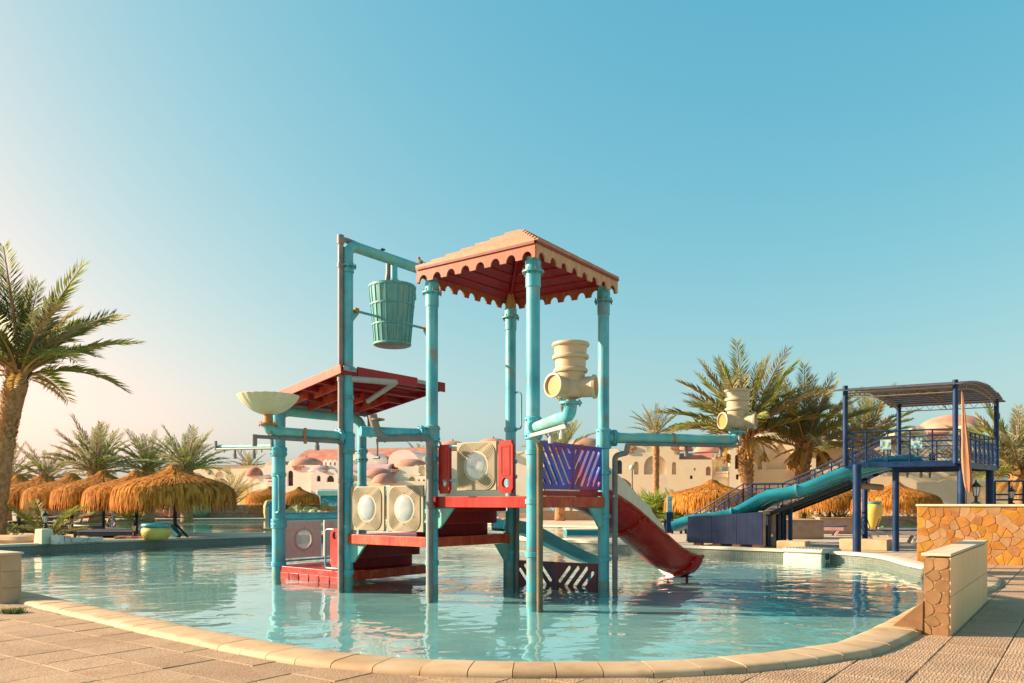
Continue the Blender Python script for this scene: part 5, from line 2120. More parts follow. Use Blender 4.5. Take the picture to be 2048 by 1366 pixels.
def fx(px, py, d):
    """point seen at (px, py) on the turned wall plane that stands d metres away at the frame's centre"""
    n = v3(sin(FRA['ang']), -cos(FRA['ang']))
    r_ = v3((px - 1024) / FPX, 1, (HOR - py) / FPX)
    t = f_o(d).dot(n) / (r_.x * n.x + r_.y * n.y)
    return v3(r_.x * t, t, CAMZ + r_.z * t)


def fxz(px, py, d):
    p = fx(px, py, d)
    return ((p - f_o(d)).dot(f_ex()), p.z)


def f_rot():
    return Matrix.Rotation(FRA['ang'], 3, 'Z')


def f_in():
    return v3(-sin(FRA['ang']), cos(FRA['ang']))



def facade(root, d, top, mat, openings=(), depth=5.0, front=.4, name='wall', bottom=0.0):
    """wall facing the camera at distance d; top profile in pixels from left to right"""
    prof = [fxz(px, py, d) for (px, py) in top]
    ol = [(prof[0][0], bottom), (prof[-1][0], bottom)] + prof[::-1]
    holes = []
    subs = []
    for op in openings:
        kind, x0, x1, y0, y1, m_ = op[:6]
        a = fxz(x0, y1, d)
        b = fxz(x1, y0, d)
        if kind == 'arch':
            h = arch2(a[0], b[0], max(a[1], bottom + .05), b[1])
        elif kind == 'ogee':
            h = arch2(a[0], b[0], a[1], b[1], 16, .5)
        elif kind == 'round':
            h = circle2((a[0] + b[0]) / 2, (a[1] + b[1]) / 2, (b[0] - a[0]) / 2, 14, (b[1] - a[1]) / 2)
        else:
            h = rect2(a[0], max(a[1], bottom + .05), b[0], b[1])
        holes.append(h)
        subs.append((h, m_, kind, a, b))
    w = MB().plate(ol, f_o(d), f_ex(), Z, front, holes=holes).build(name, mat, root, ang=25)
    MB().plate(ol, f_o(d) + f_in() * (front + .003), f_ex(), Z, depth).build('body', mat, root, smooth=False)
    for (h, m_, kind, a, b) in subs:
        if m_ is None:
            continue
        cx = (a[0] + b[0]) / 2
        cz = (a[1] + b[1]) / 2
        if m_ in ('win', 'shut'):
            rec = .3
            p = MB().plate(h, f_o(d) + f_in() * rec, f_ex(), Z, .05).build('window', M['window'] if m_ == 'win' else M['shutter'], root, smooth=False)
            wd_ = b[0] - a[0]
            hh = b[1] - a[1]
            if m_ == 'shut' and wd_ > .4:
                for k in range(4):
                    x = a[0] + wd_ * (k + .5) / 4
                    MB().box(f_o(d) + f_ex() * x + f_in() * (rec - .02) + Z * (a[1] + hh * .42), (wd_ * .17, .03, hh * .8), f_rot()).build('shutter_slat', M['window'] if k % 2 else M['shutter'], p, smooth=False)
            if m_ == 'win' and wd_ > .5:
                MB().bar(f_o(d) + f_ex() * cx + f_in() * (rec - .02) + Z * a[1], f_o(d) + f_ex() * cx + f_in() * (rec - .02) + Z * b[1], .05, .06).build('mullion', M['shutter'], p, smooth=False)
                MB().bar(f_o(d) + f_ex() * a[0] + f_in() * (rec - .02) + Z * cz, f_o(d) + f_ex() * b[0] + f_in() * (rec - .02) + Z * cz, .05, .06).build('mullion', M['shutter'], p, smooth=False)
        else:
            MB().plate(h, f_o(d) + f_in() * .27, f_ex(), Z, .05).build('niche', M[m_], root, smooth=False)
    return w


def dome(root, px, py0, py1, half, d, mat, name='dome', sy=1.0, finial=False):
    c = fx(px, py1, d)
    R_ = half * d / FPX
    H_ = (py1 - py0) * d / FPX
    prof = [(R_ * cos(t), H_ * sin(t)) for t in [pi / 2 * i / 10 for i in range(11)]]
    o = MB().lathe(prof, 32, c, warp=None).build(name, mat, root, ang=80)
    if finial:
        MB().lathe([(.14, -.05), (.16, .1), (.05, .2), (.01, .35)], 8, c + Z * H_).build('finial', mat, root)
    return o


def block(root, x0, x1, y0, y1, d, mat, dep=1.0, name='step_block', dy=-.06):
    a, b = fxz(x0, y1, d), fxz(x1, y0, d)
    return MB().box(f_o(d) + f_ex() * ((a[0] + b[0]) / 2) + f_in() * (dep / 2 + dy) + Z * ((a[1] + b[1]) / 2), (b[0] - a[0], dep, b[1] - a[1]), f_rot()).build(name, mat, root, smooth=False, bevel=.03)


def vault(root, pts_px, d, length, mat, name='vault'):
    """barrel vault: cross-section in pixels (facing the camera), pushed back"""
    prof = [fxz(px, py, d) for (px, py) in pts_px]
    ol = prof[::-1]
    return MB().plate(ol, f_o(d), f_ex(), Z, length).build(name, mat, root, ang=50)


def xvault(root, px0, px1, d, ztop, zbase, r_depth, mat, name='vault'):
    """barrel vault that runs across the view"""
    a, b = fx(px0, 1005, d), fx(px1, 1005, d)
    pts = []
    k = 14
    for i in range(k + 1):
        t = pi * i / k
        pts.append((r_depth - r_depth * cos(t), zbase + (ztop - zbase) * sin(t)))
    P = [zat(a + f_in() * y, z) for (y, z) in pts] + [zat(b + f_in() * y, z) for (y, z) in pts]
    n = k + 1
    return MB().add(P, [(i, i + n, i + n + 1, i + 1) for i in range(k)] + [tuple(range(n)), tuple(reversed(range(n, 2 * n)))]).build(name, mat, root, ang=50)


# -- house with the stepped gable (right of the tower)
D = 60
set_frame(1330, -15)
b5 = thing('house', at(1330, 1043, D), 'beige house with stepped gable and blind arches right of the tower', 'building')
facade(b5, D, [(1225, 915), (1231, 910), (1248, 906), (1248, 894), (1256, 891), (1342, 891), (1342, 899), (1350, 899), (1350, 908), (1358, 908), (1358, 919), (1424, 919)],
       M['plaster'], [('arch', 1232, 1244, 920, 948, 'win'), ('arch', 1268, 1277, 923, 949, 'niche'), ('arch', 1288, 1333, 910, 949, 'niche'), ('arch', 1344, 1352, 924, 949, 'niche'),
                      ('arch', 1412, 1421, 933, 951, 'niche_pink'), ('rect', 1380, 1385, 951, 958, 'win'), ('rect', 1388, 1391, 936, 941, 'niche')])
block(b5, 1248, 1272, 892.5, 899, D, M['terra'], .5, dy=-.12)
block(b5, 1248, 1266, 900, 906, D, M['terra'], .5, dy=-.12)
block(b5, 1343, 1358, 892, 900, D, M['terra'], .8)
block(b5, 1350.5, 1358, 900.5, 908, D, M['terra'], .8)
xvault(b5, 1358, 1426, D + .5, 1.6 + 102 * D / FPX, 1.6 + 86 * D / FPX, 2.4, M['terra'], 'barrel_roof')
dome(b5, 1372, 888, 902, 14, D + 2, M['terra'])
dome(b5, 1418, 888, 905, 30, D + 6, M['dome'])
vt = MB()
for i in range(9):
    pass
arc_o = [fxz(1262 - 34 + 34 * cos(t), 987 - 34 * sin(t), D - 4) for t in [pi / 2 * i / 10 for i in range(11)]]
arc_i = [fxz(1262 - 34 + 26 * cos(t), 987 - 26 * sin(t), D - 4) for t in [pi / 2 * i / 10 for i in range(11)]]
MB().plate(arc_i + arc_o[::-1], f_o(D - 4), f_ex(), Z, 2).build('porch_arch', M['terra'], b5, smooth=False)
block(b5, 1229, 1262, 987, 1043, D - 4, M['plaster'], 2, 'porch_wall')

# -- balcony house with ogee niche
D = 58
set_frame(1510, -15)
b6 = thing('house', at(1510, 1045, D), 'beige house with arched balcony and large ogee niche behind the palms', 'building')
facade(b6, D + .8, [(1423, 917), (1450, 903), (1462, 898)], M['plaster_lt'], [('arch', 1431, 1456, 911, 953, None)], 3.2, .5)
for (x, m_) in ((1434, 'niche_yellow'), (1448, 'niche_blue')):
    a, b = fxz(x - 4, 943, D + 1.3), fxz(x + 4, 933, D + 1.3)
    MB().plate(arch2(a[0], b[0], a[1], b[1]), f_o(D + 1.26), f_ex(), Z, .03).build('niche', M[m_], b6, smooth=False)
bl = MB().bar(fx(1431, 945, D + .6), fx(1456, 944, D + .6), .14, .12).build('balustrade', M['plaster_pk'], b6, smooth=False)
for i in range(6):
    p = fx(1433 + i * 4.2, 952.5, D + .6)
    MB().lathe([(.07, 0), (.10, .08), (.05, .18), (.07, .26)], 8, p).build('baluster', M['plaster_pk'], bl)
MB().bar(fx(1431, 953, D + .6), fx(1456, 953, D + .6), .14, .08).build('base_rail', M['plaster_pk'], bl, smooth=False)
facade(b6, D, [(1459, 901), (1482, 888), (1500, 880)], M['plaster_lt'], [('arch', 1470, 1483, 908, 938, 'shut'), ('rect', 1472, 1477, 949, 959, 'win')], 4.0)
facade(b6, D + 2.2, [(1495, 874), (1521, 874), (1521, 868), (1545, 865), (1560, 862), (1575, 866), (1584, 876), (1600, 882)], M['plaster'],
       [('arch', 1515, 1524, 911, 939, 'niche'), ('ogee', 1534, 1588, 897, 939, 'niche')], 5.0)
block(b6, 1500, 1521, 875, 881, D + 2.2, M['terra'], .5, dy=-.12)
block(b6, 1500, 1515, 882, 888, D + 2.2, M['terra'], .5, dy=-.12)
dome(b6, 1528, 850, 878, 34, D + 5, M['lilac'])
vault(b6, [(1462, 898)] + [(1480 - 18 * cos(pi * i / 8), 898 - 26 * sin(pi * i / 8)) for i in range(9)] + [(1498, 898)], D + 1.5, 4, M['plaster_pk'], 'roof_vault')

# -- house with shuttered window
D = 57
set_frame(1640, -15)
b8 = thing('house', at(1640, 1045, D), 'cream house with brown shuttered arch window left of the steel platform', 'building')
facade(b8, D, [(1622, 903), (1660, 888), (1700, 872)], M['plaster_lt'], [('arch', 1632, 1660, 902, 938, 'shut')], 5.0, .7)
facade(b8, D + 1.5, [(1588, 905), (1622, 905)], M['plaster'], [('rect', 1600, 1608, 945, 965, 'win')], 4.0)
MB().bar(fx(1612, 909, D - .3), fx(1668, 886, D - .3), .9, .08).build('eave', M['shutter'], b8, smooth=False)
block(b8, 1596, 1618, 935, 960, D - .2, M['plaster_lt'], 1.5, 'balcony_wall')
vault(b8, [(1636, 892)] + [(1656 - 20 * cos(pi * i / 8), 892 - 26 * sin(pi * i / 8)) for i in range(9)] + [(1676, 892)], D + 2, 5, M['plaster_lt'], 'roof_vault')

# -- domed house behind the platform
D = 55
set_frame(1850, -15)
b7 = thing('house', at(1860, 1045, D), 'beige house with wide pink dome behind the steel platform', 'building')
facade(b7, D, [(1700, 890), (1745, 890), (1745, 872), (1790, 872), (1790, 862), (1826, 862), (1826, 855), (1838, 850), (1850, 855), (1850, 862), (1925, 862), (1925, 852), (1937, 846), (1949, 852), (1949, 862),
                (1968, 866), (1968, 890), (2010, 892)], M['plaster'],
       [('round', 1812, 1818, 941, 956, 'niche_yellow'), ('round', 1839, 1846, 942, 956, 'niche_yellow'), ('round', 1857, 1863, 942, 956, 'niche_yellow'),
        ('arch', 1834, 1850, 918, 940, 'shut'), ('rect', 1858, 1872, 906, 921, 'win'), ('arch', 1724, 1740, 905, 935, 'shut'), ('arch', 1820, 1832, 870, 900, 'niche')], 6.0)
block(b7, 1854, 1897, 863.5, 869, D, M['terra'], .6, dy=-.14)
block(b7, 1860, 1893, 869.5, 876, D, M['terra'], .6, dy=-.12)
block(b7, 1780, 1800, 871, 890, D, M['terra'], .6, dy=-.12)
dome(b7, 1906, 830, 864, 66, D + 4, M['dome'])
block(b7, 1764, 1812, 934, 952, D - 1.2, M['plaster'], 1.0, 'balcony_wall')

# -- low yellow building at the right edge
D = 46
set_frame(2040, -15)
b9 = thing('low_house', at(2060, 1050, D), 'low yellowish wall with ledge at the right edge behind the lanterns', 'building')
facade(b9, D, [(1965, 973), (2130, 973)], M['plaster'], [('rect', 2035, 2048, 985, 1003, 'win')], 3.0)
block(b9, 1960, 2135, 970, 973, D, M['niche_yellow'], 1.2, 'ledge', dy=-.3)

# -- flat building and dome row behind the tower
D = 96
set_frame(1040, -15)
b4 = thing('house', at(960, 1032, D), 'long beige house with two pink domes behind the play tower', 'building')
facade(b4, D, [(845, 915), (862, 906), (880, 902), (1066, 902), (1066, 896), (1075, 896), (1235, 898), (1242, 905)], M['plaster_lt'],
       [('rect', 917, 930, 938, 951, 'niche_yellow'), ('rect', 921, 925, 958, 966, 'shut'), ('arch', 880, 888, 925, 945, 'niche'), ('arch', 1058, 1066, 925, 945, 'win'),
        ('arch', 1096, 1108, 940, 965, 'niche'), ('arch', 1205, 1215, 930, 950, 'win')], 8)
block(b4, 922, 932, 926, 929, D, M['black'], .8, 'awning', dy=-.6)
for (x, y0, y1, h) in ((905, 881, 903, 36), (986, 876, 903, 42), (1172, 876, 900, 40), (1096, 884, 899, 26)):
    dome(b4, x, y0, y1, h, D + 5, M['dome'], finial=True)
dome(b4, 985, 887, 903, 9, D - .3, M['plaster_lt'], 'parapet_ear')
MB().bar(fx(1000, 1034, D - 14), fx(1300, 1034, D - 14), 1.0, .8).build('plinth_wall', M['brown_wall'], b4, smooth=False)

# -- white vaulted hall (left of the tower)
D = 102
set_frame(700, -15)
b3 = thing('vaulted_hall', at(700, 1028, D), 'pale hall with long terracotta barrel roof seen between the tower posts', 'building')
xvault(b3, 585, 845, D + 6, 1.6 + 108 * (D + 12) / FPX, 1.6 + 56 * (D + 6) / FPX, 6, M['terra'], 'barrel_roof')
for (x0, x1, y0, y1, dd) in ((776, 836, 899, 945, D + 2), (690, 754, 902, 940, D + 3)):
    vault(b3, [(x0, y1)] + [((x0 + x1) / 2 - (x1 - x0) / 2 * cos(pi * i / 12), y0 + (y1 - y0) * .55 - (y1 - y0) * .55 * sin(pi * i / 12)) for i in range(13)] + [(x1, y1)], dd, 7, M['plaster_pk'], 'vault_gable')
facade(b3, D + 1, [(646, 922)] + sum([[(648 + i * 9, 922), (650 + i * 9, 919), (653 + i * 9, 919), (655 + i * 9, 922)] for i in range(6)], []) + [(702, 922)], M['plaster_pk'],
       [('arch', 650 + i * 9, 653.6 + i * 9, 924, 931, 'niche') for i in range(5)], 4, name='crenellated_wall')
facade(b3, D - 2, [(526, 936), (530, 930), (548, 930), (548, 936), (556, 936), (556, 930), (590, 930), (590, 938), (600, 938), (600, 930), (610, 930), (640, 930), (646, 940), (660, 940)], M['plaster_pk'],
       [('arch', 575, 586, 941, 972, 'win')], 4)
for (x0, x1, y0, y1) in ((548, 556, 930, 938), (585, 608, 931, 935), (588, 602, 935, 940), (645, 653, 931, 936)):
    block(b3, x0, x1, y0, y1, D - 2, M['terra'], .6, dy=-.15)
dome(b3, 612, 914, 932, 36, D + 2, M['dome'], finial=True)
dome(b3, 560, 921, 932, 30, D + 4, M['dome'])
facade(b3, D - 6, [(622, 952), (628, 944), (634, 938), (640, 944), (652, 944), (660, 938), (668, 940), (674, 946), (690, 958), (694, 968)], M['plaster_pk'],
       [('arch', 633, 641, 951, 963, 'win'), ('arch', 653, 668, 951, 964, 'win')], 4)
block(b3, 645, 655, 941, 945, D - 6, M['terra'], .5, dy=-.15)
dome(b3, 642, 932, 944, 24, D - 3, M['lilac'])
facade(b3, D - 5, [(770, 950), (782, 945), (782, 938), (796, 938), (796, 933), (826, 933), (832, 930), (838, 933), (862, 926), (870, 930)], M['plaster_lt'],
       [('arch', 818, 830, 953, 962, 'niche_yellow'), ('arch', 837, 850, 930, 952, 'niche'), ('rect', 837, 840, 946, 951, 'win'), ('round', 836, 840, 958, 965, 'win'), ('round', 845, 850, 958, 965, 'win')], 5)
for (x0, x1, y0, y1) in ((783, 798, 938, 942), (782, 793, 943, 947)):
    block(b3, x0, x1, y0, y1, D - 5, M['terra'], .6, dy=-.15)
dome(b3, 822, 918, 936, 36, D - 1, M['dome'])
dome(b3, 757, 936, 952, 30, D - 6, M['dome'])
dome(b3, 768, 947, 966, 24, D - 9, M['dome'])
xvault(b3, 700, 775, D - 4, 1.6 + 75 * D / FPX, 1.6 + 60 * D / FPX, 2, M['lilac'], 'small_vault')
facade(b3, D - 8, [(690, 962), (760, 962), (870, 962)], M['plaster_lt'], [], 3)
facade(b3, D - 3, [(690, 938), (790, 938)], M['plaster_lt'], [], 3)
dome(b3, 688, 950, 966, 14, D - 9, M['dome'])

# -- long flat building at the left
D = 112
set_frame(420, -15)
b1 = thing('long_building', at(420, 1028, D), 'long flat beige building behind the largest thatched parasol', 'building')
facade(b1, D, [(296, 934), (470, 931), (545, 931)], M['plaster'], [('arch', 430, 448, 943, 955, 'niche'), ('round', 416, 422, 944, 950, 'niche'), ('rect', 340, 356, 945, 956, 'niche')], 6)
block(b1, 294, 547, 929, 932.5, D, M['terra'], 1.0, 'parapet', dy=-.2)
dome(b1, 440, 956, 968, 14, D - 4, M['terra'])
D = 98
set_frame(508, -15)
b2 = thing('domed_gateway', at(508, 1028, D), 'cream gateway arch with small red dome', 'gateway')
facade(b2, D, [(481, 952), (484, 949), (488, 951), (528, 951), (532, 949), (536, 953)], M['plaster_lt'], [('arch', 497, 521, 956, 1027, None)], .1, .9)
b2w = [c for c in b2.children if c.name.startswith('body')][0]
bpy.data.objects.remove(b2w)
dome(b2, 509, 934, 951, 17, D + .5, M['terra'])
block(b2, 480.5, 497, 968, 1020, D, M['niche_yellow'], .3, 'pier_facing', dy=-.25)
for (x0, x1, y0, y1, dd, lab) in ((528, 545, 958, 964, 97, 0), (533, 552, 964, 972, 96.5, 0)):
    block(b2, x0, x1, y0, 1020, dd, M['plaster_pk'], 1.5, 'stepped_wall')
    block(b2, x0 + 3, x1 - 6, y0 - 3, y0, dd, M['terra'], 1.0)

# ================================================================== PALMS
def frond_mesh(name, mat, bend, seed, n=52, wide=1.0, stiff=1.0):
    r = random.Random(seed)
    mb = MB()
    k = 14
    pts = [Vector((0, 0, 0))]
    ang = 0
    angs = [0]
    for i in range(k):
        s = (i + .5) / k
        ang = -bend * s ** 1.25
        pts.append(pts[-1] + Vector((cos(ang), 0, sin(ang))) / k)
        angs.append(ang)
    rad = [.011 * (1 - .8 * i / k) + .0015 for i in range(k + 1)]
    mb.tube(pts, rad, 4, cap=False, mi=1)

    def at_s(s):
        f_ = s * k
        i = min(k - 1, int(f_))
        return pts[i].lerp(pts[i + 1], f_ - i), -bend * max(0.001, s) ** 1.25
    for i in range(n):
        s = .14 + .86 * (i + .5) / n
        p, a = at_s(s)
        t = Vector((cos(a), 0, sin(a)))
        up = Vector((-sin(a), 0, cos(a)))
        ll = (.165 * sin(pi * min(1, (.16 + .72 * s))) ** .8 + .025) * stiff
        for sg in (-1, 1):
            fw = radians(38 + 22 * (1 - s)) + r.uniform(-.12, .12)
            lift = radians(r.choice((12, 30, 45)) + r.uniform(-12, 12)) * (1 - .3 * s)
            d = (t * cos(fw) + (Vector((0, sg, 0)) * cos(lift) + up * sin(lift)) * sin(fw)).normalized()
            L_ = ll * r.uniform(.85, 1.12)
            w = .0048 * wide
            sd_ = d.cross(up).normalized() * w
            tip = p + d * L_ + Vector((0, 0, -.22 * L_ * (L_ / .2)))
            mid = p + d * (L_ * .42)
            mb.add([p, mid + sd_, tip, mid - sd_], [(0, 1, 2), (0, 2, 3)])
    # terminal leaflets
    return mb.mesh(name, [mat, M['boot']], False)


FM = {}
for nm, mt in (('leaf', M['leaf']), ('leaf_grey', M['leaf_grey']), ('leaf_dry', M['leaf_dry'])):
    FM[nm] = [frond_mesh('frond_' + nm + str(i), mt, b, 10 + i) for i, b in enumerate((.25, .55, .95, 1.35))]
    FM[nm + '_far'] = [frond_mesh('far_frond_' + nm + str(i), mt, b, 30 + i, 26, 1.9) for i, b in enumerate((.25, .55, .95, 1.35))]


def palm(base, top, rt, L, label, nf=44, seed=1, lo=-35, hi=86, far=False, grey=.5, dates=False, boots=26, group='date palms', r_top=None, dryn=6, yaw=None):
    r = random.Random(seed)
    base = Vector(base)
    top = Vector(top)
    t = thing('palm_tree', base, label, 'palm tree', group)
    k = 26
    pts = []
    rad = []
    for i in range(k + 1):
        s = i / k
        p = base.lerp(top, s)
        bow = (top - base)
        p += Vector((bow.x, bow.y, 0)) * (s * s - s) * .55
        pts.append(p)
        rr = rt * (1.15 - .25 * s if s < .7 else .98 + (s - .7) * 1.1)
        if s > .93:
            rr *= 1 - (s - .93) * 7
        rad.append(rr * (1 + (.055 if i % 2 else -.04)) * r.uniform(.95, 1.05))
    MB().tube(pts, rad, 12).build('trunk', M['bark'], t, ang=80)
    bm_ = MB()
    Ht = (top - base).length
    nb = boots * (5 if not far else 2)
    for i in range(nb):
        s = (.52 if not far else .6) + (.47 if not far else .4) * i / nb
        a = i * 2.39996 + r.uniform(-.2, .2)
        j = min(k - 1, int(s * k))
        c = pts[j].lerp(pts[j + 1], s * k - j)
        d = v3(cos(a), sin(a))
        sd_ = v3(-sin(a), cos(a))
        rr = rt * (.95 + .25 * max(0, s - .7) / .3)
        L_ = rt * r.uniform(.45, .8) * (1 + (s > .9) * .6)
        w = rt * r.uniform(.28, .4)
        b0_ = c + d * (rr * .8)
        tip = c + d * (rr + L_ * .45) + Z * L_
        bm_.add([b0_ - sd_ * w - Z * .05, b0_ + sd_ * w - Z * .05, tip + sd_ * w * .45, tip - sd_ * w * .45, b0_ + d * rt * .22 + Z * L_ * .25],
                [(0, 1, 4), (1, 2, 4), (2, 3, 4), (3, 0, 4), (3, 2, 1, 0)])
    bm_.build('leaf_bases', M['boot'], t, smooth=False, kind='stuff')
    for i in range(nf):
        u_ = (i + .5) / nf
        pit = radians(hi + (lo - hi) * u_ ** .85 + r.uniform(-7, 7))
        a = i * 2.39996 + r.uniform(-.25, .25)
        if u_ < .3:
            vi = 0
        elif u_ < .72:
            vi = 1
        else:
            vi = 2 if r.random() < .6 else 1
        kind = 'leaf_grey' if r.random() < grey else 'leaf'
        if i >= nf - dryn:
            kind = 'leaf_dry'
            pit -= radians(22)
        me = FM[kind + ('_far' if far else '')][vi]
        o = bpy.data.objects.new('frond', me)
        COL.objects.link(o)
        o.parent = t
        l = L * r.uniform(.82, 1.08) * (1 if u_ > .12 else .85) * (.42 if i >= nf - dryn else 1)
        o.scale = (l, l, l)
        o.rotation_euler = (r.uniform(-.3, .3), -pit, a)
        o.location = (top - base) + v3(cos(a), sin(a)) * rt * .35 - Z * (rt * .9 * u_)
    if dates:
        for i in range(dates):
            a = i * 2.1 + r.uniform(-.4, .4)
            d = v3(cos(a), sin(a))
            p0_ = top - Z * rt
            p1_ = p0_ + d * (L * .16) + Z * (L * .02)
            p2_ = p0_ + d * (L * .24) - Z * (L * .12)
            st_ = MB().tube(spline([p0_, p1_, p2_], 4), .035, 5).build('fruit_stalk', M['fruit'], t)
            cl = MB()
            for q in range(26):
                e = p2_ + Vector((r.uniform(-1, 1), r.uniform(-1, 1), 0)) * (L * .05) - Z * r.uniform(.05, .14) * L
                cl.tube([p2_ + Vector((r.uniform(-.03, .03), r.uniform(-.03, .03), 0)), e], [.02, .045], 4, cap=True)
            cl.build('fruit_cluster', M['fruit'], st_, kind='stuff')
    return t


def palm_px(px, pyt, d, rt, L, label, base_px=None, **kw):
    top = at(px, pyt, d)
    bx = base_px if base_px is not None else px
    base = at(bx, 1005, d)
    return palm((base.x, d, 0), top, rt, L, label, **kw)


palm_px(40, 738, 32, .34, 4.6, 'tall palm with leaning shaggy trunk at the left edge', base_px=-12, nf=46, seed=5, lo=14, grey=.45, boots=46, dryn=5)
palm_px(1490, 866, 50, .43, 5.6, 'tallest date palm behind the smaller spray barrel', base_px=1493, nf=50, seed=11, lo=6, grey=.45, boots=34, dates=3, dryn=9)
palm_px(1609, 886, 51, .45, 4.9, 'bushy date palm with orange fruit stalks left of the steel platform', base_px=1600, nf=50, seed=12, lo=2, grey=.6, boots=34, dates=7, dryn=10)
palm_px(1726, 890, 54, .42, 4.2, 'palm half hidden behind the corner of the steel platform', nf=42, seed=13, lo=-5, grey=.6, boots=24, dates=4, dryn=10)
palm_px(1312, 866, 51, .20, 2.05, 'slim small palm standing before the stepped gable house', nf=34, seed=14, lo=-22, grey=.5, far=True, dryn=3)
palm_px(2040, 945, 40, .40, 4.0, 'stout palm at the right edge behind the lanterns', nf=46, seed=15, lo=0, grey=.55, boots=22, dryn=8)
palm_px(190, 935, 66, .50, 4.2, 'broad palm left of the red-peaked parasols on the skyline', nf=50, seed=16, lo=2, grey=.55, far=True)
palm_px(297, 936, 68, .42, 3.6, 'middle palm of the three behind the left parasols', nf=44, seed=17, lo=2, grey=.55, far=True)
palm_px(374, 935, 64, .42, 3.6, 'right palm of the three behind the largest parasol', nf=46, seed=18, lo=2, grey=.5, far=True)
palm_px(96, 955, 70, .35, 3.4, 'low spreading palm on the left skyline', nf=34, seed=19, lo=-22, grey=.7, far=True)
palm_px(12, 955, 70, .40, 4.0, 'palm partly hidden behind the leaning trunk at the left', nf=36, seed=20, lo=-30, grey=.7, far=True)
palm_px(1120, 905, 70, .40, 3.6, 'palm crown rising behind the purple slotted panel', nf=40, seed=21, lo=-28, grey=.3, far=True)
palm_px(846, 925, 115, .40, 3.6, 'far palm crown beside the left front post', nf=32, seed=22, lo=-25, grey=.6, far=True)
palm_px(498, 935, 124, .40, 3.6, 'far palm crown above the flat building roof', nf=30, seed=23, lo=-25, grey=.4, far=True)


# ---- low plants
def bush(base, n, L, label, seed, lo=5, hi=80, mats=('leaf',), cat='shrub', spread=.3, name='palm_shrub', far=True, group=None):
    r = random.Random(seed)
    t = thing(name, base, label, cat, group)
    for i in range(n):
        u_ = (i + .5) / n
        pit = radians(hi + (lo - hi) * u_ + r.uniform(-8, 8))
        a = i * 2.39996 + r.uniform(-.3, .3)
        me = FM[r.choice(mats) + ('_far' if far else '')][r.choice((0, 1, 1, 2))]
        o = bpy.data.objects.new('frond', me)
        COL.objects.link(o)
        o.parent = t
        l = L * r.uniform(.7, 1.1)
        o.scale = (l, l, l)
        o.rotation_euler = (r.uniform(-.3, .3), -pit, a)
        o.location = v3(r.uniform(-spread, spread), r.uniform(-spread, spread), 0)
    return t


def fan_palm(base, n, L, label, seed):
    """fan-leaved shrub: stalks ending in rays"""
    r = random.Random(seed)
    t = thing('fan_palm', base, label, 'shrub')
    for i in range(n):
        a = i * 2.39996
        pit = radians(r.uniform(15, 80))
        d = v3(cos(a) * cos(pit), sin(a) * cos(pit), sin(pit))
        p0_ = Vector(base)
        p1_ = p0_ + d * L * r.uniform(.45, .75)
        lf = MB().tube([p0_, p1_], .015, 4)
        sd_ = d.cross(Z).normalized()
        up = sd_.cross(d)
        for k in range(17):
            w = radians(-105 + 210 * k / 16)
            e = (d * cos(w) + sd_ * sin(w) + up * r.uniform(-.15, .15)).normalized()
            ll = L * .5 * r.uniform(.85, 1.1)
            q = e.cross(up).normalized() * .035
            lf.add([p1_, p1_ + e * ll * .5 + q, p1_ + e * ll - Z * ll * .12, p1_ + e * ll * .5 - q], [(0, 1, 2), (0, 2, 3)])
        lf.build('fan_leaf', M['leaf_lime'], t, smooth=False)
    return t


bush(gr(100, 1081), 20, 2.2, 'low spiky palm with long fronds before the left parasols', 40, 2, 70, ('leaf', 'leaf_grey'), far=False)
bush(gr(14, 1083), 26, .75, 'tuft of narrow green leaves in the left planter bed', 41, 35, 88, ('leaf',), name='leafy_plant', cat='plant')
bush(gr(262, 1040), 30, 3.4, 'bright bushy shrub behind the left parasols', 42, 5, 80, ('leaf',))
fan_palm(at(1305, 1042, 47), 22, 2.0, 'bright green fan palm left of the right-hand parasols', 43)
fan_palm(at(1335, 1052, 46), 16, 1.5, 'low fan palm beside the blue shower column', 44)
bush(at(1362, 1035, 52), 26, 2.4, 'dark feathery palm shrub behind the first right parasol', 45, 5, 75, ('leaf', 'leaf_grey'))
bush(at(1640, 1050, 50), 34, 1.9, 'dense dark shrub in the bed between two right parasols', 46, 0, 85, ('leaf',), spread=1.2)
bush(at(1683, 1050, 48), 22, 1.7, 'dry feathery shrub beside the yellow amphora', 47, 0, 75, ('leaf_dry', 'leaf_grey'), spread=.5)
bush(at(1822, 1045, 47), 16, 1.3, 'small palm shrub beyond the green sunbed', 48, 5, 80, ('leaf', 'leaf_grey'))
bush(at(462, 1020, 92), 18, 5.0, 'tall thin shrub against the flat building', 49, 50, 88, ('leaf_grey',))
bush(at(130, 1086, 31.5), 30, .45, 'low dry ground plants in the left bed beside the pillar', 50, 5, 70, ('leaf_dry', 'leaf_grey'), spread=.8, name='ground_plant', cat='plant')
bush(at(852, 1042, 60), 18, 1.4, 'small green plant beyond the cream panels', 51, 10, 75, ('leaf',))

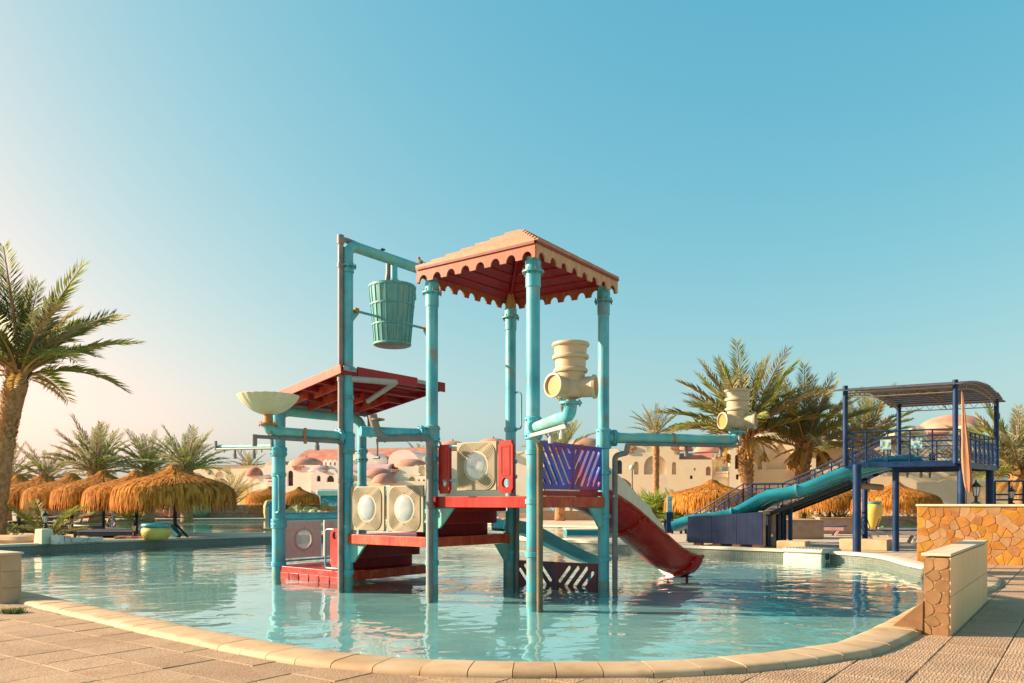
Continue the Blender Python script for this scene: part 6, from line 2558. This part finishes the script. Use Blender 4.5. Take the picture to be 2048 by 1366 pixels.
# ================================================================== THATCHED PARASOLS
def make_parasol():
    t = thing('thatched_parasol', (0, 0, 0), 'x', 'parasol', 'thatched parasols')
    r = random.Random(77)
    R_, zt, zs, zb_ = 2.62, 3.30, 2.42, 1.60
    prof = [(.10, zt), (.22, zt - .05), (.34, zt - .22), (.75, zt - .42), (1.3, zt - .58), (1.8, zt - .72), (2.2, zt - .86), (2.45, zt - 1.02), (2.58, zt - 1.25), (R_, zb_ + .05)]

    def surf(s):
        f_ = s * (len(prof) - 1)
        i = min(len(prof) - 2, int(f_))
        k = f_ - i
        return prof[i][0] * (1 - k) + prof[i + 1][0] * k, prof[i][1] * (1 - k) + prof[i + 1][1] * k
    MB().tube([(0, 0, 0), (0, 0, zt - .2)], .085, 10).build('pole', M['wood_dark'], t)
    MB().lathe([(p[0] * .96, p[1] - .06) for p in prof], 40, (0, 0, 0), cap=False, warp=lambda w, z: 1 + .015 * sin(9 * w) + .01 * sin(23 * w)).build('thatch_core', M['thatch_dark'], t, ang=80)
    mb = MB()
    N = 3000
    for i in range(N):
        a = r.uniform(0, 2 * pi)
        s0 = r.random() ** .62 * .90
        ln = r.uniform(.16, .34)
        if s0 > .5:
            ln = r.uniform(.25, .45)
        lift = r.uniform(.0, .07)
        w = r.uniform(.010, .026)
        da = r.uniform(-.05, .05)
        pts = []
        for k in range(4):
            s = s0 + ln * k / 3
            over = max(0, s - 1)
            rr, z = surf(min(1, s))
            z -= over * 1.9
            rr += lift * (.4 + .6 * k / 3) + over * .15
            aa = a + da * k / 3
            pts.append((rr, z + lift * .5, aa))
        vs_ = []
        for k, (rr, z, aa) in enumerate(pts):
            ww = w * (1 if k < 3 else .35) / max(rr, .2)
            for sg in (-1, 1):
                vs_.append((rr * cos(aa + ww * sg), rr * sin(aa + ww * sg), z))
        mb.add(vs_, [(0, 1, 3, 2), (2, 3, 5, 4), (4, 5, 7, 6)])
    mb.build('thatch_strands', M['thatch'], t, smooth=False, kind='stuff')
    # top knot and the little round shelf on the pole
    MB().lathe([(.02, zt + .05), (.12, zt + .04), (.24, zt - .02), (.28, zt - .12), (.2, zt - .2)], 16, (0, 0, 0)).build('top_knot', M['thatch_dark'], t)
    MB().lathe([(.05, .88), (.42, .885), (.42, .92), (.05, .925)], 20, (0, 0, 0)).build('drink_shelf', M['wood_dark'], t)
    for i in range(8):
        a = 2 * pi * i / 8
        MB().bar((.08 * cos(a), .08 * sin(a), zt - .45), (2.3 * cos(a), 2.3 * sin(a), zt - 1.08), .05, .06).build('rib', M['wood_dark'], t, smooth=False)
    return t


pz = make_parasol()
first = True
PZ = [(350, 1.0, 1.0, 36.5, 'largest thatched parasol, left of the tower beside the yellow pot'), (273, .93, .97, 40.5, 'second thatched parasol from the tower in the left row'),
      (207, .95, 1.0, 43.0, 'third thatched parasol from the tower, highest peak of the left row'), (144, .93, .97, 44.5, 'fourth thatched parasol from the tower in the left row'),
      (87, .93, .97, 45.5, 'fifth thatched parasol from the tower behind the spiky palm'), (38, .93, .97, 47.0, 'sixth thatched parasol from the tower near the leaning trunk'),
      (2, .93, .97, 50.0, 'thatched parasol cut by the left edge'),
      (540, .95, 1.0, 86, 'far thatched parasol just left of the leftmost tower post'), (598, .80, .98, 84, 'far thatched parasol just right of the leftmost tower post'),
      (1425, 1.0, .86, 44.5, 'wide thatched parasol behind the red slide and blue stairs'), (1660, .80, .84, 47.0, 'thatched parasol glimpsed below the blue slide'),
      (1792, .80, .80, 40.5, 'thatched parasol behind the platform posts beside the yellow amphora')]
for (px, sr_, sz_, d, lab) in PZ:
    loc = v3((px - 1024) * d / FPX, d, 0)
    if first:
        pz.location = loc
        pz.rotation_euler = (0, 0, .3)
        pz['label'] = lab
        first = False
    else:
        dup(pz, loc, rnd.uniform(0, 6), (sr_, sr_, sz_), lab)


# ================================================================== LANTERNS
def make_lantern():
    t = thing('garden_lantern', (0, 0, 0), 'x', 'lantern', 'black garden lanterns')
    MB().lathe([(.15, 0), (.15, .03), (.07, .07), (.045, .12), (.06, .17), (.045, .2), (.08, .26)], 12, (0, 0, 0)).build('base', M['black'], t)
    g = []
    MB().lathe([(.075, .27), (.12, .56)], 6, (0, 0, 0)).build('glass', M['lamp_glass'], t, smooth=False)
    for i in range(6):
        a = 2 * pi * i / 6
        MB().bar((.082 * cos(a), .082 * sin(a), .26), (.128 * cos(a), .128 * sin(a), .58), .016, .016).build('frame_bar', M['black'], t, smooth=False)
    MB().lathe([(.085, .25), (.09, .27), (.07, .28)], 6, (0, 0, 0)).build('lower_ring', M['black'], t, smooth=False)
    MB().lathe([(.17, .57), (.165, .60), (.09, .68), (.05, .72), (.03, .75), (.035, .78), (.005, .82)], 6, (0, 0, 0)).build('roof', M['black'], t, smooth=False)
    return t


ln = make_lantern()
LN = [(gr(38, 1057), 1.15, 'black garden lantern furthest left beside the leaning palm'), (at(90, 1057.5, 31.2), .88, 'black garden lantern on the white pillar at the left'),
      (gr(140, 1068), 1.0, 'black garden lantern between the pillar and the parasol poles'), (at(268, 1073, 35.5), .85, 'black garden lantern on a brick base beside the yellow pot'),
      (at(1952, 1007.5, 21.2), .78, 'black garden lantern on the stone wall beside the furled flag'), (at(2023, 1008, 26.5), .72, 'black garden lantern near the right edge above the stone wall'),
      (at(1142, 1031, 74), 1.2, 'small black lantern on the wall beyond the front platform edge')]
for i, (p, sc_, lab) in enumerate(LN):
    if i == 0:
        ln.location = p
        ln['label'] = lab
        ln.scale = (sc_,) * 3
    else:
        o = dup(ln, p, .3 * i, sc_, lab)
# post that carries the right-edge lantern
q = at(2023, 1008, 26.5)
pp = thing('lantern_pier', v3(q.x, q.y, 0), 'plastered pier under the right-edge lantern behind the stone wall', 'pier')
MB().box((q.x, q.y, q.z / 2 - .03), (.5, .5, q.z - .06)).build('shaft', M['plaster'], pp, smooth=False, bevel=.02)
MB().box((q.x, q.y, q.z - .03), (.6, .6, .058)).build('cap', M['cap_stone'], pp, smooth=False, bevel=.01)

# pillar, planter edge and brick base at the left
p = gr(88, 1088)
pl = thing('lantern_pillar', p, 'short white plastered pillar carrying a lantern at the far left pool edge', 'pillar')
MB().lathe([(.36, 0), (.34, .2), (.31, .56), (.29, .585)], 4, p, R=Matrix.Rotation(radians(20), 3, 'Z')).build('shaft', M['plaster'], pl, smooth=False, bevel=.03)
MB().box((p.x + .55, p.y - .05, .17), (.35, .3, .34)).build('corner_block', M['plaster_pk'], pl, bevel=.02)
pe = thing('planter_edge', gr(30, 1088), 'low curved cream planter edge at the far left', 'planter')
pts = [gr(-60, 1086), gr(0, 1087), gr(40, 1087.5), gr(72, 1087)]
MB().tube([zat(q, .14) for q in spline(pts, 4)], .2, 8).build('kerb', M['block'], pe)
MB().add([zat(gr(-60, 1080), .1), zat(gr(-60, 1086), .1), zat(gr(72, 1086.5), .1), zat(gr(150, 1084), .1), zat(gr(140, 1076), .1)], [(0, 1, 2, 3, 4)]).build('soil', M['soil'], pe, smooth=False)
MB().bar(zat(gr(128, 1086), .1), zat(gr(205, 1083.5), .1), .2, .2).build('kerb', M['plaster_pk'], pe, smooth=False, bevel=.02)
q = gr(113, 1086)
MB().box((q.x, q.y, .12), (.65, .1, .24)).build('soil_opening', M['soil'], pe, smooth=False)
p = at(262, 1077, 35.5)
bb = thing('brick_base', v3(p.x, p.y, 0), 'flat brick base under the lantern beside the yellow pot', 'brick base')
for i in range(5):
    MB().box((p.x - .5 + .26 * i, p.y, .055), (.25, .5, .11)).build('brick', M['terra'] if i % 2 else M['block'], bb, smooth=False, bevel=.01)


# ================================================================== POTS
def pot(loc, prof, mats, label, name='garden_pot', stand=0.0, n=24, group=None):
    t = thing(name, loc, label, 'pot', group)
    loc = Vector(loc)
    o = loc + Z * stand
    MB().lathe(prof[0], n, o).build('body', M[mats[0]], t, ang=60)
    if len(prof) > 1:
        MB().lathe(prof[1], n, o).build('rim', M[mats[1]], t, ang=60)
    if stand:
        for i in range(4):
            a = 2 * pi * i / 4 + .5
            MB().tube([loc + v3(cos(a), sin(a)) * .34, loc + v3(cos(a), sin(a)) * .2 + Z * (stand + .12), loc + v3(cos(a), sin(a)) * .36 + Z * (stand + .55)], .018, 6).build('stand_leg', M['black'], t)
        MB().lathe([(.34, stand + .54), (.36, stand + .55), (.36, stand + .58), (.34, stand + .58)], 16, loc, cap=False).build('stand_ring', M['black'], t)
    return t


pot(gr(312, 1080), [[(.36, 0), (.48, .06), (.58, .22), (.60, .38), (.56, .5), (.50, .54)], [(.48, .53), (.56, .56), (.60, .62), (.57, .70), (.47, .72), (.42, .64)]], ('pot_yellow', 'pot_blue'),
    'round yellow pot with a blue rim at the far pool edge')
q = at(1745, 1066, 37)
pot(v3(q.x, q.y, 0), [[(.08, 0), (.22, .2), (.38, .6), (.44, .95), (.42, 1.15), (.34, 1.25)], [(.33, 1.24), (.40, 1.28), (.40, 1.36), (.30, 1.36)]], ('pot_yellow', 'pot_blue'),
    'tall yellow amphora with blue rim on an iron stand', 'amphora', .3)
q = at(1113, 1040, 73)
pot(v3(q.x, q.y, .0), [[(.12, 0), (.30, .25), (.50, .9), (.52, 1.3), (.45, 1.5)]], ('pot_sky',), 'sky blue amphora on an iron stand seen below the upper platform', 'amphora', .45)
q = gr(328, 1036)
pot(q, [[(.5, 0), (1.0, .8), (1.2, 1.4), (1.0, 2.1), (.55, 2.7), (.5, 2.8)]], ('pot_pink',), 'huge pink jar by the far pool beside a life ring', 'giant_jar')
q = gr(402, 1036)
pot(q, [[(.5, 0), (1.0, .8), (1.2, 1.4), (1.0, 2.1), (.55, 2.7), (.5, 2.8)]], ('pot_green',), 'huge green jar by the far pool beyond the largest parasol', 'giant_jar')


# ================================================================== LIFE RINGS
def life_ring(px, py, d, R_, label, mat='ring_red', yaw=0.0, stand=None):
    c = at(px, py, d)
    t = thing('life_ring', v3(c.x, c.y, 0), label, 'life ring', 'life rings by the far pool')
    MB().tube([v3(c.x, c.y + .15, 0), v3(c.x, c.y + .15, c.z + R_ + .2)], .05, 8).build('post', M[stand or 'pale_pipe'], t)
    pts = [c + v3(cos(yaw), sin(yaw)) * (R_ * cos(w)) + Z * (R_ * sin(w)) for w in [2 * pi * i / 24 for i in range(25)]]
    ring = MB().tube(pts, R_ * .22, 8).build('ring', M[mat], t, ang=80)
    for w0 in (0, pi / 2, pi, 3 * pi / 2):
        q_ = [c + v3(cos(yaw), sin(yaw)) * (R_ * cos(w0 + x)) + Z * (R_ * sin(w0 + x)) for x in (-.14, 0, .14)]
        MB().tube(q_, R_ * .235, 8).build('white_band', M['white'], ring)


life_ring(338, 1021, 80, .46, 'orange life ring in front of the huge pink jar')
life_ring(223, 1046, 52, .34, 'red life ring on a blue post seen edge on beside a parasol pole', yaw=1.35, stand='pot_sky')

# ================================================================== SUNBEDS AND LOUNGE DECKS
def sunbed(loc, rz, label, cm, mm, L=1.95, W=.7, H=.36, name='sunbed', back=25):
    t = thing(name, (0, 0, 0), label, 'sunbed', 'sunbeds around the pools')
    for s in (-1, 1):
        MB().box((0, s * (W / 2 - .04), H - .09), (L, .06, .16)).build('side_rail', M[cm], t, smooth=False, bevel=.01)
    for (x, lean) in ((-L * .36, .18), (L * .36, -.18)):
        for s in (-1, 1):
            MB().bar((x + lean, s * (W / 2 - .06), 0), (x, s * (W / 2 - .06), H - .12), .08, .12).build('leg', M[cm], t, smooth=False, bevel=.01)
    MB().box((-.25, 0, H + .01), (L * .68, W - .06, .07)).build('cushion', M[mm], t, bevel=.02)
    a = radians(back)
    hx = L * .68 / 2 - .25
    MB().box((hx + .32 * cos(a), 0, H + .02 + .32 * sin(a)), (.66, W - .06, .07), Matrix.Rotation(-a, 3, 'Y')).build('backrest', M[mm], t, bevel=.02)
    t.location = loc
    t.rotation_euler = (0, 0, rz)
    return t


sunbed(gr(1782, 1085.5), radians(-12), 'white framed sunbed with dark mat before the platform posts', 'bed_white', 'mat_blue', 2.5, .75, .48, back=3)
sunbed(gr(1815, 1074), radians(-8), 'sunbed with green mat behind the white framed one', 'bed_white', 'mat_green', 2.4, .75, .45, back=3)
sunbed(gr(1652, 1071), radians(-15), 'pink and white sunbed beyond the brown planter', 'pink_bed', 'mat_blue', 1.5, .8, .42, back=4)
sunbed(gr(515, 1034.5), 0.1, 'pink sunbed by the far pool next to the rocks', 'pink_bed', 'pink_bed', 3.2, 1.5, .9, back=3)
sunbed(gr(95, 1048), .2, 'dark sunbed with purple tint near the left planter', 'wood_dark', 'pink_bed', 2.6, 1.1, .5, back=10)
sunbed(gr(150, 1047), -.1, 'green topped sunbed behind the spiky palm', 'ring_red', 'mat_green', 2.6, 1.1, .6, back=8)
sunbed(gr(60, 1057), .1, 'dark blue sunbed under the sixth parasol', 'wood_dark', 'mat_blue', 2.4, .8, .4, back=8)
# upended teal lounger back
p = gr(352, 1076)
tb_ = thing('folded_lounger', p, 'teal folded lounger leaning below the largest parasol', 'lounger')
for i in range(3):
    MB().bar(p + v3(-.45 + .06 * i, .1 * i, .55 - .03 * i), p + v3(.02 + .05 * i, .1 * i, .03), .04, .5, up=v3(.6, -.6, .5)).build('slat_board', M['mat_teal'], tb_, smooth=False, bevel=.008)
MB().bar(p + v3(-.12, .25, .62), p + v3(.42, .3, .02), .07, .09).build('leg', M['wood_dark'], tb_, smooth=False)
MB().bar(p + v3(-.9, .5, .12), p + v3(-.2, .5, .12), .5, .14).build('seat', M['mat_blue'], tb_, smooth=False)
# dark wooden lounge decks under the left parasols
for k, (x0, x1, y0, y1, lab) in enumerate(((150, 268, 1069, 1076, 'long dark boarded lounge deck below the left parasols'), (0, 125, 1060, 1066, 'dark boarded lounge deck behind the left pillar'), (110, 205, 1062, 1067, 'narrow dark boarded lounge deck at the curve of the far pool'))):
    A, B, C_, D_ = gr(x0, y1), gr(x1, y1), gr(x1, y0), gr(x0, y0)
    t = thing('lounge_deck', (A + C_) / 2, lab, 'wooden deck', 'dark lounge decks')
    nb = 9
    for i in range(nb):
        a, b = A.lerp(D_, (i + .5) / nb), B.lerp(C_, (i + .5) / nb)
        MB().bar(zat(a, .26), zat(b, .26), (A - D_).length / nb * .9, .04).build('plank', M['deck_wood'], t, smooth=False)
    for (a, b) in ((A, B), (D_, C_)):
        MB().bar(zat(a, .17), zat(b, .17), .08, .14).build('frame_beam', M['deck_wood'], t, smooth=False)
    for q in (A, B, C_, D_):
        MB().bar(zat(q, 0), zat(q, .2), .09, .09).build('leg', M['deck_wood'], t, smooth=False)

# ================================================================== LOW WALLS
fw = thing('rubble_wall', gr(400, 1034), 'long low rubble stone wall along the far side of the far pool', 'wall')
a, b = gr(40, 1037), gr(700, 1034.5)
MB().bar(zat(a, .65), zat(b, .65), .5, 1.3).build('core', M['mortar'], fw, smooth=False)
MB().bar(zat(a, 1.33), zat(b, 1.33), .66, .1).build('cap', M['cap_stone'], fw, smooth=False)
d_ = (b - a).normalized()
r = random.Random(21)
rows_ = 3
x = 0
L_ = (b - a).length
for j in range(rows_):
    x = r.uniform(0, .3)
    while x < L_ - .3:
        w = r.uniform(.45, .85)
        n_ = Vector((d_.y, -d_.x, 0))
        c = a + d_ * (x + w / 2) + n_ * .25
        h = 1.3 / rows_
        MB().box(zat(c, h * (j + .5)), (w - .05, r.uniform(.08, .16), h - .05), Matrix.Rotation(atan2(d_.y, d_.x), 3, 'Z')).build('stone', M['rubble'], fw, smooth=False)
        x += w
gw = thing('garden_wall', gr(365, 1035), 'plain pink plastered wall piece between the two huge jars', 'wall')
q = gr(365, 1035.5)
MB().box((q.x, q.y, .8), (3.4, .4, 1.6)).build('panel', M['plaster_pk'], gw, smooth=False)
MB().box((q.x, q.y, 1.64), (3.6, .5, .08)).build('cap', M['cap_stone'], gw, smooth=False)
for (x0, x1, y, h, lab, dep) in ((1567, 1648, 1078.5, .80, 'brown plastered planter box right of the navy tank', 2.5), (1640, 1720, 1068, .78, 'low brown garden wall behind the pink sunbed', .6), (1700, 1850, 1060, .75, 'long low brown garden wall behind the green sunbed', .6),
                               (1085, 1260, 1040.5, .8, 'low brown wall on the far terrace seen under the tower deck', .6)):
    A, B = gr(x0, y), gr(x1, y)
    t = thing('planter_wall', (A + B) / 2, lab, 'garden wall')
    MB().box(((A.x + B.x) / 2, A.y + dep / 2, h / 2), (B.x - A.x, dep, h)).build('body', M['brown_wall'], t, smooth=False, bevel=.02)
    MB().box(((A.x + B.x) / 2, A.y + dep / 2, h + .025), (B.x - A.x + .06, dep + .06, .05)).build('cap', M['brown_wall'], t, smooth=False, bevel=.01)

# ================================================================== SIGNS, LAMP, SHOWER, KIOSK, ROCKS, FLAG
q = at(1264, 1005, 54)
lp = thing('lamp_post', v3(q.x, q.y, 0), 'slim lamp post with white globe before the stepped gable house', 'lamp post')
MB().tube([v3(q.x, q.y, 0), at(1264, 940, 54)], .06, 8).build('post', M['grey_pipe'], lp)
MB().lathe([(.0, -.2), (.14, -.14), (.2, 0), (.14, .14), (.0, .2)], 14, at(1264, 935, 54)).build('globe', M['white'], lp, ang=80)
q = at(1339, 1005, 42)
shw = thing('shower_column', v3(q.x, q.y, 0), 'narrow blue and white shower column beside the fan palm', 'shower')
MB().box((q.x, q.y, .55), (.36, .2, 1.1)).build('foot', M['navy'], shw, smooth=False, bevel=.02)
MB().box((q.x, q.y, 1.42), (.26, .08, 1.0)).build('column', M['slide_pale'], shw, smooth=False, bevel=.02)
for i in range(5):
    MB().box((q.x, q.y - .045, 1.06 + .19 * i), (.10, .02, .10)).build('white_mark', M['white'], shw, smooth=False)
q = gr(1362, 1070)
bs = thing('bench_rail', q, 'dark rail with blue posts between the red slide and the navy tank', 'rail')
for px in (1330, 1345, 1362, 1372):
    p = at(px, 1005, 41)
    MB().tube([zat(p, 0), zat(p, .75)], .07 if px != 1345 else .05, 8).build('post', M['navy'], bs)
MB().bar(zat(at(1310, 1005, 41), .62), zat(at(1385, 1005, 41), .62), .3, .06).build('rail', M['black'], bs, smooth=False)

# kiosk with the painted sea wall
D = 78
kq = at(720, 1005, D)
kk = thing('pool_kiosk', v3(kq.x, kq.y, 0), 'white roofed kiosk with painted blue sea mural behind the tower', 'kiosk')
a, b = at(640, 1005, D), at(850, 1005, D)
MB().box(((a.x + b.x) / 2, D + 2, 2.55), (b.x - a.x + .6, 4.6, .55)).build('roof', M['mint'], kk, smooth=False, bevel=.12)
MB().box(((a.x + b.x) / 2, D + 2, 2.86), (b.x - a.x + .2, 4.2, .08)).build('roof_top', M['white_paint'], kk, smooth=False)
mu = MB().box((at(672, 1005, D).x, D + .4, 1.55), (3.2, .12, 1.5)).build('mural', M['mural'], kk, smooth=False)
r = random.Random(5)
mx_, mz_ = at(672, 1005, D).x, 1.55
reef = [(-1.6, -.75), (1.6, -.75), (1.6, -.5), (1.1, -.42), (.5, -.6), (0, -.55), (-.5, -.2), (-1.1, -.1), (-1.6, 0)]
MB().plate(reef, v3(mx_, D + .33, mz_), EXX, Z, .006).build('painted_reef', M['mural_reef'], mu, smooth=False)
for (fx, fz, s_, m_) in ((-1.25, .35, .16, 'yellow'), (-.9, .2, .14, 'yellow'), (-1.4, .1, .12, 'yellow'), (.35, .45, .15, 'mural_reef'), (.55, .35, .12, 'mural_reef'), (1.25, .3, .22, 'white_paint'), (-.2, .55, .08, 'yellow')):
    MB().plate([(-s_, 0), (-s_ * .3, -s_ * .55), (s_ * .6, -s_ * .12), (s_, -s_ * .45), (s_, s_ * .45), (s_ * .6, s_ * .12), (-s_ * .3, s_ * .55)], v3(mx_ + fx, D + .33, mz_ + fz), EXX, Z, .006).build('painted_fish', M[m_], mu, smooth=False)
for i in range(14):
    w = radians(20 + 140 * i / 13)
    MB().bar(v3(mx_ - .35, D + .325, mz_ - .35), v3(mx_ - .35 + .55 * cos(w), D + .325, mz_ - .35 + .5 * sin(w)), .006, .03).build('painted_coral', M['white_paint'], mu, smooth=False)
MB().box((at(672, 1005, D).x, D + .5, .4), (3.2, .3, .8)).build('counter', M['cream'], kk, smooth=False)
MB().box((at(655, 1005, D).x, D + .2, .55), (.5, .3, .45)).build('counter_figure', M['orange_fish'], kk, bevel=.08)
MB().box((at(668, 1005, D).x, D + .25, .45), (.9, .1, .45)).build('counter_panel', M['brown_wall'], kk, smooth=False)
MB().box((at(805, 1005, D).x, D + .3, 2.05), (1.4, .1, .7)).build('yellow_sign', M['yellow'], kk, smooth=False)
MB().box((at(760, 1005, D).x, D + .5, 1.9), (3.0, .1, .8)).build('blue_panel', M['mural'], kk, smooth=False)
for px in (642, 735, 790, 848):
    p = at(px, 1005, D)
    MB().bar(v3(p.x, D + .6, 0), v3(p.x, D + .6, 2.35), .18, .18).build('pillar', M['mat_teal'], kk, smooth=False)
MB().box((at(775, 1005, D).x, D + 4.0, 1.2), ((b.x - a.x) * .6, .1, 2.3)).build('back_wall', M['plaster_lt'], kk, smooth=False)
# blue height board with white marks beside the mural
lb = thing('height_board', at(694, 1038, 70), 'narrow blue board with white marks beside the mural', 'sign')
p = at(694, 1005, 70)
MB().box((p.x, p.y, 1.2), (.4, .08, 2.4)).build('board', M['mural'], lb, smooth=False)
for i in range(7):
    MB().box((p.x, p.y - .05, .4 + .3 * i), (.16, .02, .14)).build('white_mark', M['white'], lb, smooth=False)

# rockery basin
rk = thing('rock_fountain', gr(590, 1036), 'mossy greenish rock basin at the far pool behind the leftmost post', 'rockery')
r = random.Random(9)
q0_ = gr(590, 1036.5)
for i in range(13):
    x = q0_.x + (-2.6 + 5.4 * (i % 7) / 6) + r.uniform(-.2, .2)
    y = q0_.y + (0 if i < 7 else 1.0)
    hgt = r.uniform(.8, 1.0) if i < 7 else r.uniform(1.2, 1.9)
    if i in (0, 7):
        hgt = 1.9
    R_ = r.uniform(.55, .8)
    mb = MB()
    prof = [(R_ * .9, 0), (R_, hgt * .3), (R_ * .95, hgt * .65), (R_ * .6, hgt * .92), (.02, hgt)]
    ph = r.uniform(0, 6)
    mb.lathe(prof, 10, (x, y, 0), warp=lambda w, z: 1 + .18 * sin(2 * w + ph + z) + .1 * sin(5 * w + 2 * ph))
    mb.build('rock', M['rock'], rk, ang=25)
# small blue and white gate post at the far pool
p = gr(545, 1062)
gp = thing('slide_gatepost', p, 'small bright blue house-shaped post on the walkway beside the leftmost post', 'post')
MB().plate([(-.38, 0), (.38, 0), (.38, 1.35), (.05, 1.75), (-.38, 1.4)], p, EXX, Z, .5).build('panel', M['pot_sky'], gp, smooth=False)
MB().plate([(-.38, 0), (-.2, 0), (-.2, 1.4), (-.38, 1.3)], p - v3(0, .01), EXX, Z, .008).build('white_stripe', M['white'], gp, smooth=False)
MB().box((p.x + .1, p.y - .15, .08), (1.0, .5, .16)).build('foot', M['block'], gp, smooth=False)
# turquoise painted parapet by the walkway
A, B = gr(575, 1046), gr(690, 1046)
tp = thing('painted_parapet', (A + B) / 2, 'low turquoise painted wall beyond the pink panels', 'wall')
MB().bar(zat(A, .35), zat(B, .35), .3, .7).build('body', M['slide_pale'], tp, smooth=False)
MB().bar(zat(A, .73), zat(B, .73), .4, .06).build('cap', M['mat_teal'], tp, smooth=False)

# furled flag by the stone wall
f0 = at(1975, 1012, 20.3)
fl = thing('furled_flag', v3(f0.x, f0.y, 0), 'furled faded pink parasol cloth on a pole behind the stone wall', 'flag')
ftop = at(1964, 772, 20.3)
fb_ = at(1977, 1012, 20.3)
MB().tube([v3(fb_.x, fb_.y + .9, 0), ftop + v3(0, .9, 0) * 1], .018, 8).build('pole', M['black'], fl)
mb = MB()
rows = []
r = random.Random(4)
for i in range(18):
    s = i / 17
    c = (ftop + v3(0, .9, 0)).lerp(v3(fb_.x, fb_.y + .9, 1.6 + .28), s)
    w = .015 + .08 * min(1, s * 1.5) * (1 if s < .86 else 1 - (s - .86) * 3.2)
    row = []
    for j in range(16):
        a = 2 * pi * j / 16
        k_ = 1 + .28 * cos(5 * a + 2.0 * s) + .08 * r.uniform(-1, 1)
        row.append(c + v3(cos(a), sin(a)) * (w * k_))
    rows.append(row)
mb.grid(rows, closed=True)
mb.build('cloth', M['cloth'], fl, ang=70)

# steel railing at the right behind the wall
A, B = at(1990, 1005, 30), at(2075, 1005, 30)
rl = thing('pool_railing', v3(A.x, A.y, 0), 'blue steel railing behind the stone wall at the right edge', 'railing')
for k in range(4):
    p = A.lerp(B, k / 3)
    MB().tube([zat(p, 0), zat(p, 2.4)], .035, 8).build('post', M['navy'], rl)
for z in (2.4, 1.9, 1.7):
    MB().tube([zat(A, z), zat(B, z)], .03, 8).build('rail', M['navy'], rl)
